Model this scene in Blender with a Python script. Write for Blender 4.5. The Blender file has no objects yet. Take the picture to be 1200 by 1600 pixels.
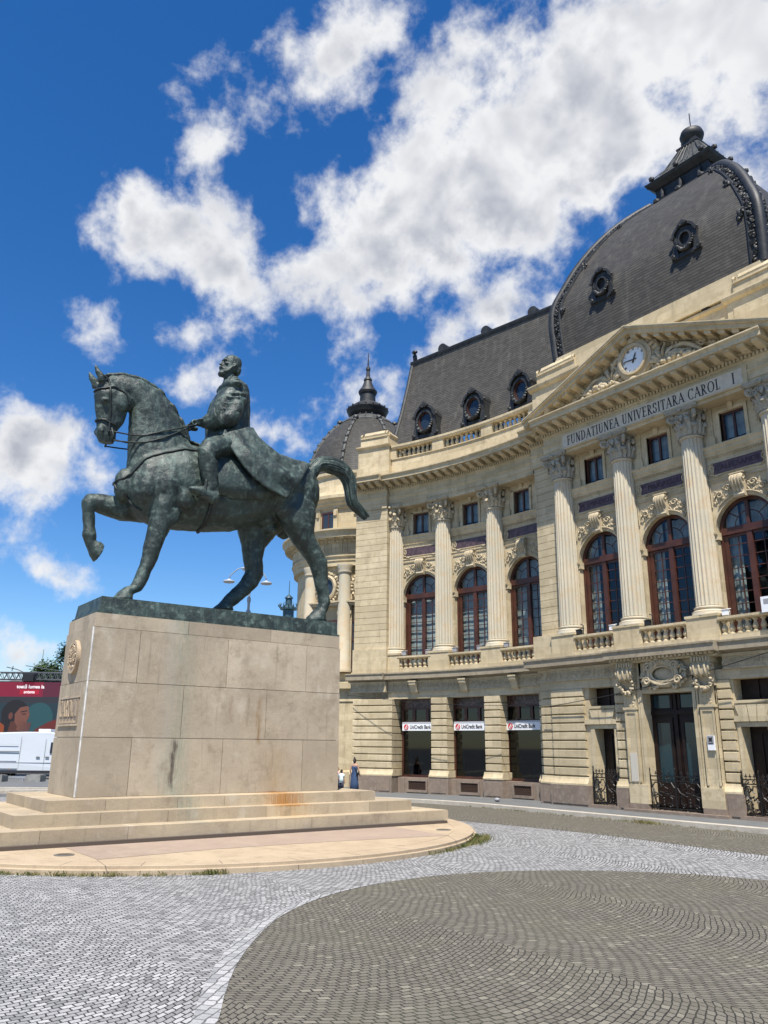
import bpy, bmesh, math, random
from mathutils import Vector, Matrix, noise
from mathutils.bvhtree import BVHTree
D=bpy.data; SC=bpy.context.scene; COL=SC.collection
R=math.radians; PI=math.pi
random.seed(11)
# ---------------------------------------------------------------- camera
cam=D.cameras.new('camera'); co=D.objects.new('camera',cam); COL.objects.link(co); SC.camera=co
cam.sensor_fit='VERTICAL'; cam.sensor_height=36; cam.lens=1250/1600*36; cam.clip_end=3000; cam.clip_start=.1
_pitch=math.atan(365/1250); _az=R(53.7); _roll=.0088
F0=Vector((-math.sin(_az),math.cos(_az),0)); R0v=Vector((math.cos(_az),math.sin(_az),0)); U0=Vector((0,0,1))
Fw=F0*math.cos(_pitch)+U0*math.sin(_pitch); Up=U0*math.cos(_pitch)-F0*math.sin(_pitch)
Rr=R0v*math.cos(_roll)+Up*math.sin(_roll); Uu=Up*math.cos(_roll)-R0v*math.sin(_roll)
co.matrix_world=Matrix(((Rr.x,Uu.x,-Fw.x,0),(Rr.y,Uu.y,-Fw.y,0),(Rr.z,Uu.z,-Fw.z,2.0),(0,0,0,1)))
# ---------------------------------------------------------------- sun, sky, exposure
SUN=Vector((1.15,-.98,2.95)).normalized()
SC.view_settings.view_transform='Standard'; SC.view_settings.look='None'; SC.view_settings.gamma=1
SC.view_settings.exposure=.6
sl=D.lights.new('sun','SUN'); sl.energy=5.0; sl.angle=R(.53); sl.color=(1,.95,.87)
so=D.objects.new('sun',sl); COL.objects.link(so); so.location=SUN*60
so.rotation_euler=(-SUN).to_track_quat('-Z','Y').to_euler()
W=D.worlds.new('World'); SC.world=W; W.use_nodes=True
SC.cycles.max_bounces=6; SC.cycles.diffuse_bounces=2; SC.cycles.transparent_max_bounces=8
try: SC.cycles.use_denoising=True
except Exception: pass
def nd(nt,t,ins=None,**kw):
    n=nt.nodes.new(t)
    for k,v in kw.items(): setattr(n,k,v)
    for k,v in (ins or {}).items():
        s=n.inputs[k]
        if isinstance(v,bpy.types.NodeSocket): nt.links.new(v,s)
        else: s.default_value=v
    return n
def mth(nt,op,a,b=None,c=None,clamp=False):
    n=nt.nodes.new('ShaderNodeMath'); n.operation=op; n.use_clamp=clamp
    for i,v in enumerate((a,b,c)):
        if v is None: continue
        if isinstance(v,bpy.types.NodeSocket): nt.links.new(v,n.inputs[i])
        else: n.inputs[i].default_value=v
    return n.outputs[0]
def vm(nt,op,a,b=None):
    n=nt.nodes.new('ShaderNodeVectorMath'); n.operation=op
    for i,v in enumerate((a,b)):
        if v is None: continue
        if isinstance(v,bpy.types.NodeSocket): nt.links.new(v,n.inputs[i])
        else: n.inputs[i].default_value=v
    return n
def mixc(nt,f,a,b,bt='MIX'):
    n=nt.nodes.new('ShaderNodeMix'); n.data_type='RGBA'; n.blend_type=bt
    for i,v in ((0,f),(6,a),(7,b)):
        if isinstance(v,bpy.types.NodeSocket): nt.links.new(v,n.inputs[i])
        elif i: n.inputs[i].default_value=(*v,1) if len(v)==3 else v
        else: n.inputs[i].default_value=v
    return n.outputs[2]
def rng(nt,v,a,b,c=0,d=1,interp='SMOOTHSTEP'):
    n=nt.nodes.new('ShaderNodeMapRange'); n.interpolation_type=interp
    nt.links.new(v,n.inputs[0])
    for i,x in enumerate((a,b,c,d)): n.inputs[i+1].default_value=x
    return n.outputs[0]
CL=[(-0.735,0.414,0.538,0.043),(-0.710,0.452,0.540,0.054),(-0.670,0.489,0.560,0.065),(-0.648,0.462,0.606,0.061),(-0.684,0.424,0.593,0.043),(-0.613,0.521,0.594,0.079),(-0.597,0.480,0.643,0.054),(-0.622,0.548,0.559,0.050),(-0.552,0.547,0.629,0.094),(-0.536,0.601,0.593,0.058),(-0.491,0.587,0.643,0.094),(-0.439,0.574,0.691,0.079),(-0.433,0.626,0.649,0.079),(-0.384,0.609,0.694,0.079),(-0.339,0.633,0.696,0.072),(-0.294,0.671,0.681,0.065),(-0.357,0.665,0.656,0.050),(-0.326,0.704,0.630,0.040),(-0.546,0.475,0.691,0.050),(-0.579,0.447,0.682,0.029),(-0.503,0.466,0.728,0.036),(-0.781,0.278,0.559,0.061),(-0.788,0.235,0.569,0.047),(-0.800,0.211,0.562,0.025),(-0.779,0.327,0.535,0.050),(-0.778,0.370,0.508,0.036),(-0.751,0.302,0.587,0.036),(-0.584,0.372,0.721,0.043),(-0.615,0.318,0.721,0.032),(-0.655,0.319,0.685,0.025),(-0.629,0.360,0.689,0.032),(-0.535,0.404,0.742,0.040),(-0.542,0.445,0.713,0.025),(-0.601,0.401,0.691,0.022),(-0.699,0.250,0.670,0.025),(-0.693,0.269,0.668,0.029),(-0.715,0.274,0.643,0.025),(-0.705,0.288,0.648,0.018),(-0.665,0.242,0.707,0.016),(-0.669,0.252,0.699,0.014),(-0.861,0.219,0.460,0.027),(-0.861,0.239,0.450,0.023),(-0.859,0.199,0.472,0.016),(-0.835,0.297,0.462,0.025),(-0.824,0.320,0.469,0.027),(-0.826,0.347,0.445,0.016),(-0.801,0.349,0.486,0.020),(-0.844,0.333,0.420,0.023),(-0.831,0.355,0.428,0.017),(-0.854,0.317,0.413,0.014),(-0.930,0.177,0.322,0.054),(-0.920,0.215,0.328,0.043),(-0.919,0.247,0.307,0.036),(-0.941,0.199,0.275,0.043),(-0.924,0.151,0.352,0.029),(-0.948,0.138,0.287,0.043),(-0.953,0.238,0.186,0.017),(-0.949,0.254,0.186,0.014),(-0.956,0.224,0.187,0.012),(-0.959,0.171,0.227,0.017),(-0.973,0.208,0.098,0.016),(-0.969,0.227,0.099,0.013),(-0.977,0.190,0.094,0.017),(-0.977,0.202,0.075,0.010),(-0.616,0.603,0.507,0.043),(-0.653,0.584,0.482,0.032),(-0.675,0.572,0.466,0.025),(-0.587,0.617,0.524,0.032),(-0.694,0.557,0.456,0.016),(-0.729,0.534,0.428,0.036),(-0.754,0.513,0.410,0.029),(-0.730,0.554,0.400,0.029),(-0.774,0.498,0.392,0.020),(-0.784,0.476,0.398,0.014),(-0.740,0.488,0.462,0.023),(-0.720,0.502,0.480,0.017),(-0.826,0.429,0.366,0.016),(-0.820,0.445,0.359,0.012),(-0.479,0.674,0.562,0.020),(-0.498,0.663,0.559,0.013),(-0.556,0.659,0.507,0.014),(-0.357,0.724,0.590,0.043),(-0.344,0.747,0.568,0.029)]
def make_world():
    nt=W.node_tree; bg=nt.nodes['Background']; bg.inputs[1].default_value=.062
    sky=nd(nt,'ShaderNodeTexSky'); sky.sky_type='NISHITA'; sky.sun_disc=False
    sky.sun_elevation=math.asin(SUN.z); sky.sun_rotation=math.atan2(SUN.x,SUN.y)
    sky.altitude=200; sky.air_density=1.0; sky.dust_density=.25; sky.ozone_density=3.5
    hs=nd(nt,'ShaderNodeHueSaturation',{'Hue':.507,'Saturation':1.33,'Value':1.68,'Color':sky.outputs[0]})
    tc=nd(nt,'ShaderNodeTexCoord'); d=tc.outputs['Generated']
    w1=nd(nt,'ShaderNodeTexNoise',{'Vector':d,'Scale':7.5,'Detail':5.,'Roughness':.6})
    wv=vm(nt,'SUBTRACT',w1.outputs['Color'],(.5,.5,.5)); wv.outputs[0]
    ws=nd(nt,'ShaderNodeVectorMath',{0:wv.outputs[0]},operation='SCALE'); ws.inputs['Scale'].default_value=.07
    dw=vm(nt,'ADD',d,ws.outputs[0]).outputs[0]
    M=None
    for x,y,z,r in CL:
        r=r*.86 if r<.033 else r*1.08 if r>.045 else r
        v=vm(nt,'DISTANCE',dw,(x,y,z)).outputs['Value']
        b=mth(nt,'MULTIPLY_ADD',v,-17.,r*17.+.02)
        M=b if M is None else mth(nt,'SMOOTH_MAX',M,b,.5)
    f1=nd(nt,'ShaderNodeTexNoise',{'Vector':d,'Scale':15.,'Detail':11.,'Roughness':.58,'Distortion':.12})
    f2=nd(nt,'ShaderNodeTexNoise',{'Vector':d,'Scale':50.,'Detail':10.,'Roughness':.64,'Distortion':.1})
    a=mth(nt,'MULTIPLY_ADD',mth(nt,'SUBTRACT',f1.outputs[0],.5),2.6,mth(nt,'MAXIMUM',M,-1.5))
    a=mth(nt,'MULTIPLY_ADD',mth(nt,'SUBTRACT',f2.outputs[0],.5),.62,a)
    # the cover goes on past the built clouds as scattered cumulus so that reflections and light stay plausible
    dens=rng(nt,a,-.16,.68)
    # body of the cloud: bright crisp rims, greyer where it is thick
    n3=nd(nt,'ShaderNodeTexNoise',{'Vector':vm(nt,'ADD',d,(SUN.x*.02,SUN.y*.02,SUN.z*.02)).outputs[0],'Scale':11.,'Detail':3.,'Roughness':.5,'Distortion':.35})
    n5=nd(nt,'ShaderNodeTexNoise',{'Vector':d,'Scale':11.,'Detail':3.,'Roughness':.5,'Distortion':.35})
    lit=mth(nt,'SUBTRACT',n5.outputs[0],n3.outputs[0])
    n4=nd(nt,'ShaderNodeTexNoise',{'Vector':d,'Scale':5.5,'Detail':5.,'Roughness':.55})
    th=mth(nt,'MULTIPLY',rng(nt,a,.35,1.45),rng(nt,n4.outputs[0],.34,.58,.15,1.))
    th=mth(nt,'SUBTRACT',th,mth(nt,'MULTIPLY',lit,2.6),clamp=True)
    ccol=mixc(nt,th,(9.4,9.5,9.7),(4.9,5.2,6.0))
    out=mixc(nt,dens,hs.outputs[0],ccol)
    nt.links.new(out,bg.inputs[0])
make_world()
# ---------------------------------------------------------------- materials
def newmat(name):
    m=D.materials.new(name); m.use_nodes=True; nt=m.node_tree
    return m,nt,nt.nodes['Principled BSDF']
def pos(nt): return nd(nt,'ShaderNodeNewGeometry').outputs['Position']
def noi(nt,v,sc,det=4.,ro=.55,st=None):
    if st: v=nd(nt,'ShaderNodeMapping',{'Vector':v,'Scale':st}).outputs[0]
    return nd(nt,'ShaderNodeTexNoise',{'Vector':v,'Scale':sc,'Detail':det,'Roughness':ro}).outputs[0]
def bump(nt,b,h,st=.4,dist=.02):
    n=nd(nt,'ShaderNodeBump',{'Strength':st,'Distance':dist,'Height':h}); nt.links.new(n.outputs[0],b.inputs['Normal'])
def plain(name,c,ro=.6,metal=0,spec=.5,var=0,vs=3.,bmp=0,bs=40.):
    m,nt,b=newmat(name); b.inputs['Base Color'].default_value=(*c,1); b.inputs['Roughness'].default_value=ro
    b.inputs['Metallic'].default_value=metal; b.inputs['Specular IOR Level'].default_value=spec
    if var or bmp: p=pos(nt)
    if var:
        n=noi(nt,p,vs,5.); c2=tuple(x*(1-var) for x in c); c3=tuple(min(1,x*(1+var)) for x in c)
        nt.links.new(mixc(nt,rng(nt,n,.3,.7),c2,c3),b.inputs['Base Color'])
    if bmp: bump(nt,b,noi(nt,p,bs,4.),bmp)
    return m
def stone(name,c1,c2,c3,big=.8,fine=60.,bmp=.25,streak=.5,ro=.85,stk=(.10,.085,.06),blocks=False):
    m,nt,b=newmat(name); p=pos(nt)
    col=mixc(nt,rng(nt,noi(nt,p,big,5.,.6),.32,.68),c1,c2)
    if blocks:
        q=nd(nt,'ShaderNodeSeparateXYZ',{0:p}); hv=nd(nt,'ShaderNodeCombineXYZ',{0:mth(nt,'ADD',mth(nt,'MULTIPLY',q.outputs[0],.9),mth(nt,'MULTIPLY',q.outputs[1],.45)),1:q.outputs[2]}).outputs[0]
        bk=nd(nt,'ShaderNodeTexBrick',{'Vector':hv,'Color1':(0,0,0,1),'Color2':(1,1,1,1),'Mortar':(.4,.4,.4,1),'Scale':1.,'Mortar Size':.004,'Mortar Smooth':.2,'Brick Width':1.0,'Row Height':.288})
        col=mixc(nt,rng(nt,bk.outputs['Color'],.35,1.,0,.5,'LINEAR'),col,tuple(x*.80 for x in c3)); col=mixc(nt,mth(nt,'MULTIPLY',bk.outputs['Fac'],.35),col,(.16,.13,.085))
    col=mixc(nt,rng(nt,noi(nt,p,big*4.3,6.,.65),.44,.74),col,c3)
    s=rng(nt,noi(nt,p,1.1,6.,.65,(3.2,3.2,.28)),.52,.82)
    col=mixc(nt,mth(nt,'MULTIPLY',s,streak),col,stk)
    g=noi(nt,p,fine,3.,.6)
    col=mixc(nt,.32,col,nd(nt,'ShaderNodeValToRGB',{'Fac':g}).outputs[0],'OVERLAY')
    nt.links.new(col,b.inputs['Base Color']); b.inputs['Roughness'].default_value=ro
    b.inputs['Specular IOR Level'].default_value=.3
    bump(nt,b,mth(nt,'ADD',mth(nt,'MULTIPLY',g,.5),noi(nt,p,7.,6.,.6)),bmp)
    return m
CREAM=stone('cream_limestone',(.62,.515,.335),(.51,.42,.268),(.42,.34,.205),streak=.55,stk=(.13,.105,.07),blocks=True)
CREAM2=stone('carved_limestone',(.54,.45,.30),(.45,.37,.24),(.34,.285,.19),big=2.,bmp=.4,streak=.35)
COLST=stone('column_limestone',(.56,.49,.36),(.47,.43,.33),(.52,.40,.25),big=.55,streak=.22,stk=(.30,.29,.25))
CAPST=stone('grey_capital_stone',(.41,.37,.285),(.34,.31,.24),(.27,.25,.20),big=2.4,bmp=.4,streak=.35)
GRAN=stone('brown_granite',(.25,.19,.145),(.20,.155,.12),(.29,.235,.18),big=1.3,bmp=.3,streak=.25,stk=(.09,.07,.055))
LEDGE=stone('weathered_ledge',(.36,.305,.215),(.30,.25,.175),(.23,.195,.14),big=1.2,streak=.4)
STEPST=stone('step_limestone',(.42,.33,.225),(.36,.28,.195),(.47,.37,.25),big=1.0,fine=45.,bmp=.35,streak=.0)
SLABST=stone('platform_limestone',(.44,.345,.23),(.39,.30,.20),(.34,.26,.175),big=.7,bmp=.2,streak=0)
PINKST=stone('platform_inlay',(.335,.255,.195),(.30,.225,.172),(.36,.28,.21),big=.7,bmp=.2,streak=0)
KERB=stone('kerb_stone',(.48,.44,.37),(.42,.38,.31),(.36,.31,.25),big=1.5,streak=0)
ASPH=stone('asphalt',(.115,.115,.11),(.095,.097,.095),(.14,.14,.13),big=.9,fine=80,bmp=.3,streak=0)
PAVE=stone('asphalt_pavement',(.135,.14,.138),(.115,.12,.12),(.16,.16,.155),big=.9,fine=80,bmp=.3,streak=0)
def plinth_mat(name,c1,c2,c3,rust=1.0):
    m,nt,b=newmat(name); p=pos(nt); bt=nd(nt,'ShaderNodeSeparateXYZ',{0:nd(nt,'ShaderNodeTexCoord').outputs['UV']}).outputs[0]
    col=mixc(nt,rng(nt,noi(nt,p,1.0,5.,.6),.32,.68),c1,c2)
    col=mixc(nt,rng(nt,noi(nt,p,2.3,6.,.7),.48,.75),col,c3)
    sx=nd(nt,'ShaderNodeSeparateXYZ',{0:p}); y,z=sx.outputs[1],sx.outputs[2]
    wob=mth(nt,'MULTIPLY_ADD',noi(nt,p,2.6,4.),.22,-.11)
    def band(y0,hw,z0,z1,zf,k,c):
        nonlocal col
        dy=mth(nt,'DIVIDE',mth(nt,'ABSOLUTE',mth(nt,'SUBTRACT',mth(nt,'ADD',y,wob),y0)),hw)
        f=mth(nt,'SUBTRACT',1.,mth(nt,'SMOOTH_MIN',dy,1.,.3))
        f=mth(nt,'MULTIPLY',f,mth(nt,'MULTIPLY',rng(nt,z,z0,z0+zf),rng(nt,z,z1-zf,z1,1,0)))
        f=mth(nt,'MULTIPLY',f,rng(nt,noi(nt,p,3.,6.,.7,(8.,8.,.8)),.3,.62))
        col=mixc(nt,mth(nt,'MULTIPLY',f,k,clamp=True),col,c)
    band(7.45,.42,.3,5.2,.25,1.0,(.27,.29,.22))
    band(7.15,.30,.9,5.0,.4,.8,(.40,.38,.31))
    band(7.38,.085,.95,2.2,.25,1.7,(.07,.06,.05))
    band(9.5,.10,1.9,3.2,.2,1.1,(.25,.15,.06))
    band(8.75,.09,2.4,3.2,.2,.8,(.22,.15,.09))
    band(10.0,.55,.8,2.1,.35,.75,(.36,.25,.11)); band(9.2,.06,2.3,3.3,.2,.8,(.2,.15,.09)); band(9.9,.05,1.3,2.1,.2,.8,(.2,.15,.10))
    if rust: band(9.95,.55,.62,.94,.05,1.9,(.36,.15,.03)); band(9.9,.9,.4,.93,.04,.6,(.42,.26,.10))
    col=mixc(nt,rng(nt,bt,0,1,.0,.55,'LINEAR'),col,tuple(x*.62 for x in c2)); col=mixc(nt,rng(nt,noi(nt,p,.9,2.),.4,.6,0,.25),col,(.31,.255,.195))
    g=noi(nt,p,70.,3.,.6)
    col=mixc(nt,.35,col,nd(nt,'ShaderNodeValToRGB',{'Fac':g}).outputs[0],'OVERLAY')
    sp=rng(nt,noi(nt,p,1.9,7.,.68),.53,.74)
    col=mixc(nt,mth(nt,'MULTIPLY',sp,.6),col,(.21,.16,.11))
    run=rng(nt,noi(nt,p,1.7,6.,.65,(5.,5.,.35)),.56,.76); col=mixc(nt,mth(nt,'MULTIPLY',run,.45),col,(.17,.14,.105))
    pale=rng(nt,noi(nt,p,1.2,5.,.6,(1.5,1.5,1.1)),.56,.72); col=mixc(nt,mth(nt,'MULTIPLY',pale,.35),col,(.56,.50,.40))
    nt.links.new(col,b.inputs['Base Color']); b.inputs['Roughness'].default_value=.88; b.inputs['Specular IOR Level'].default_value=.25
    bump(nt,b,mth(nt,'ADD',mth(nt,'MULTIPLY',g,.6),noi(nt,p,9.,6.,.6)),.35)
    return m
PLIN=plinth_mat('pedestal_limestone',(.49,.41,.30),(.405,.335,.24),(.305,.25,.175))
STEP=plinth_mat('stained_step_limestone',(.50,.405,.275),(.43,.345,.23),(.37,.295,.195))
def bronze():
    m,nt,b=newmat('patinated_bronze'); p=pos(nt)
    n1=noi(nt,p,1.5,7.,.66); n2=noi(nt,p,6.,7.,.7); n3=noi(nt,p,1.3,6.,.7,(4.,4.,.5))
    col=mixc(nt,rng(nt,n1,.36,.62),(.023,.032,.028),(.046,.066,.056))
    col=mixc(nt,rng(nt,n2,.50,.72),col,(.115,.165,.14))
    col=mixc(nt,mth(nt,'MULTIPLY',rng(nt,n3,.52,.72),.5),col,(.12,.18,.155))
    col=mixc(nt,mth(nt,'MULTIPLY',rng(nt,noi(nt,p,3.2,5.,.6),.58,.7),.45),col,(.02,.024,.022))
    nt.links.new(col,b.inputs['Base Color']); b.inputs['Metallic'].default_value=.15
    nt.links.new(rng(nt,n2,.3,.7,.34,.66),b.inputs['Roughness'])
    bump(nt,b,mth(nt,'ADD',noi(nt,p,14.,6.,.65),mth(nt,'MULTIPLY',noi(nt,p,50.,3.),.35)),.6,.03)
    return m
BRZ=bronze()
BRZ2=plain('dark_bronze',(.03,.036,.033),.5,.4,var=.4,vs=9.,bmp=.3)
def slate(name,cw,ch,c1,c2):
    m,nt,b=newmat(name); uv=nd(nt,'ShaderNodeTexCoord').outputs['UV']; p=pos(nt)
    br=nd(nt,'ShaderNodeTexBrick',{'Vector':uv,'Color1':(0,0,0,1),'Color2':(1,1,1,1),'Mortar':(.5,.5,.5,1),'Scale':1.,'Mortar Size':.004,'Mortar Smooth':.3,'Brick Width':cw,'Row Height':ch})
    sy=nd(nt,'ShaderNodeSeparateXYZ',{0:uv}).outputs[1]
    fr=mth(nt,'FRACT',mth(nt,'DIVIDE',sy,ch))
    col=mixc(nt,br.outputs['Color'],c1,c2)
    col=mixc(nt,mth(nt,'MULTIPLY',rng(nt,noi(nt,p,1.4,6.,.65,(2.5,2.5,.35)),.5,.78),.6),col,tuple(x*2.1 for x in c2))
    col=mixc(nt,mth(nt,'MULTIPLY',rng(nt,noi(nt,p,.8,5.,.6),.55,.75),.4),col,(.06,.045,.035))
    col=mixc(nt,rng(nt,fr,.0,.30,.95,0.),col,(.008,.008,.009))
    nt.links.new(col,b.inputs['Base Color']); b.inputs['Roughness'].default_value=.62; b.inputs['Specular IOR Level'].default_value=.3
    bump(nt,b,mth(nt,'MULTIPLY',mth(nt,'SUBTRACT',1.,fr),mth(nt,'MULTIPLY_ADD',br.outputs['Color'],.3,.8)),.9,.035)
    return m
SLATE=slate('slate_courses',.22,.115,(.041,.038,.032),(.060,.056,.047))
LEAD=plain('dark_zinc',(.024,.025,.025),.55,.1,var=.4,vs=4.,bmp=.3,bs=18.)
LEAD2=plain('zinc_sheet',(.06,.062,.058),.6,.1,var=.35,vs=3.,bmp=.2)
WOOD=plain('red_brown_joinery',(.062,.020,.011),.45,var=.3,vs=2.)
WOODD=plain('dark_door_wood',(.014,.007,.005),.5,spec=.3,var=.4,vs=3.)
DARK=plain('dark_interior',(.012,.013,.014),.9)
IRON=plain('wrought_iron',(.016,.014,.013),.5,.3,var=.3,vs=20.)
MARB=plain('plum_marble',(.080,.050,.058),.5,var=.35,vs=7.,bmp=.1)
MARBT=plain('engraved_letters',(.04,.02,.028),.7)
def veined():
    m,nt,b=newmat('veined_red_marble'); p=pos(nt)
    n=noi(nt,p,3.5,8.,.7); v=rng(nt,mth(nt,'ABSOLUTE',mth(nt,'SUBTRACT',n,.5)),0,.035,1,0)
    nt.links.new(mixc(nt,v,(.035,.016,.014),(.16,.10,.09)),b.inputs['Base Color']); b.inputs['Roughness'].default_value=.3
    return m
VEIN=veined()
def glass(name,tint,refl):
    m,nt,b=newmat(name); nt.nodes.remove(b); o=nt.nodes['Material Output']
    lw=nd(nt,'ShaderNodeLayerWeight',{'Blend':refl}); t=nd(nt,'ShaderNodeBsdfTransparent',{'Color':(*tint,1)}); g=nd(nt,'ShaderNodeBsdfGlossy',{'Color':(.9,.95,1,1),'Roughness':.03})
    mx=nd(nt,'ShaderNodeMixShader',{0:mth(nt,'MAXIMUM',lw.outputs['Fresnel'],.05),1:t.outputs[0],2:g.outputs[0]})
    nt.links.new(mx.outputs[0],o.inputs[0]); return m
GLASS=glass('window_glass',(.66,.70,.68),.15); GLASSD=glass('shop_glass',(.16,.19,.18),.08)
CURT=plain('net_curtain',(.48,.52,.52),.9,var=.25,vs=3.)
WHITE=plain('white_enamel',(.8,.8,.8),.4); WHITEM=plain('white_mortar',(.52,.50,.46),.8,var=.2,vs=8.)
BLACK=plain('black_paint',(.012,.012,.013),.5); RED=plain('logo_red',(.55,.012,.012),.4)
GREYP=plain('grey_paint',(.30,.30,.31),.5)
SIGNW=plain('inscription_slab',(.53,.475,.375),.7,var=.1,vs=5.)
LETB=plain('lettering_black',(.02,.018,.018),.6)
DIAL=plain('clock_dial',(.74,.78,.80),.35)
def setts(name,ramp,mort,sx,sy,W_,A,rot,bst=.7,moss=None):
    m,nt,b=newmat(name); p=pos(nt)
    mp=nd(nt,'ShaderNodeMapping',{'Vector':p,'Rotation':(0,0,rot)}); v=mp.outputs[0]
    wob=nd(nt,'ShaderNodeTexNoise',{'Vector':v,'Scale':.9,'Detail':2.}).outputs['Color']
    wob2=nd(nt,'ShaderNodeTexNoise',{'Vector':v,'Scale':7.,'Detail':2.}).outputs['Color']
    v=vm(nt,'ADD',v,nd(nt,'ShaderNodeVectorMath',{0:vm(nt,'SUBTRACT',wob,(.5,.5,.5)).outputs[0],'Scale':.20},operation='SCALE').outputs[0]).outputs[0]
    v=vm(nt,'ADD',v,nd(nt,'ShaderNodeVectorMath',{0:vm(nt,'SUBTRACT',wob2,(.5,.5,.5)).outputs[0],'Scale':.045},operation='SCALE').outputs[0]).outputs[0]
    s=nd(nt,'ShaderNodeSeparateXYZ',{0:v}); x,y=s.outputs[0],s.outputs[1]
    t=mth(nt,'SUBTRACT',mth(nt,'FRACT',mth(nt,'DIVIDE',mth(nt,'ADD',x,-.2),W_)),.5)
    y2=mth(nt,'MULTIPLY_ADD',mth(nt,'MULTIPLY',t,t),A*4,y)
    vv=nd(nt,'ShaderNodeCombineXYZ',{0:x,1:y2}).outputs[0]
    br=nd(nt,'ShaderNodeTexBrick',{'Vector':vv,'Color1':(0,0,0,1),'Color2':(1,1,1,1),'Mortar':(.5,.5,.5,1),'Scale':1.,'Mortar Size':.0075,'Mortar Smooth':.25,'Brick Width':sx,'Row Height':sy},offset=.5,squash=1.)
    c=br.outputs['Color']
    r=nd(nt,'ShaderNodeValToRGB',{'Fac':c}); el=r.color_ramp.elements
    while len(el)<len(ramp): el.new(.5)
    for e,(q,cc) in zip(el,ramp): e.position=q; e.color=(*cc,1)
    col=mixc(nt,rng(nt,noi(nt,p,.55,5.,.6),.35,.7,0,.35),r.outputs[0],tuple(k*.75 for k in ramp[len(ramp)//2][1]))
    vein=noi(nt,p,26.,5.,.6,(1.,3.2,1.))
    col=mixc(nt,.4,col,nd(nt,'ShaderNodeValToRGB',{'Fac':vein}).outputs[0],'OVERLAY')
    mo=mort
    col=mixc(nt,br.outputs['Fac'],col,mo)
    if moss: col=mixc(nt,mth(nt,'MULTIPLY',br.outputs['Fac'],rng(nt,noi(nt,p,.8,3.),.5,.62)),col,moss)
    nt.links.new(col,b.inputs['Base Color']); b.inputs['Roughness'].default_value=.72; b.inputs['Specular IOR Level'].default_value=.4
    h=mth(nt,'ADD',mth(nt,'SUBTRACT',1.,br.outputs['Fac']),mth(nt,'MULTIPLY_ADD',c,.35,mth(nt,'MULTIPLY',noi(nt,p,32.,4.),.5)))
    bump(nt,b,h,bst,.016)
    return m
SETTL=setts('pale_granite_setts',[(0,(.17,.168,.162)),(.35,(.28,.276,.268)),(.75,(.345,.34,.33)),(1,(.43,.42,.405))],(.028,.027,.025),.098,.070,3.2,-.62,R(-90))
SETTD=setts('brown_basalt_setts',[(0,(.118,.105,.080)),(.4,(.142,.128,.099)),(.9,(.162,.147,.114)),(1,(.23,.21,.16))],(.022,.020,.016),.100,.078,3.2,-.62,R(-90),moss=(.035,.038,.02))
SETTB=setts('pale_border_setts',[(0,(.25,.25,.25)),(.5,(.34,.34,.33)),(1,(.42,.41,.40))],(.11,.105,.10),.13,.10,4.,.0,R(45))
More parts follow.
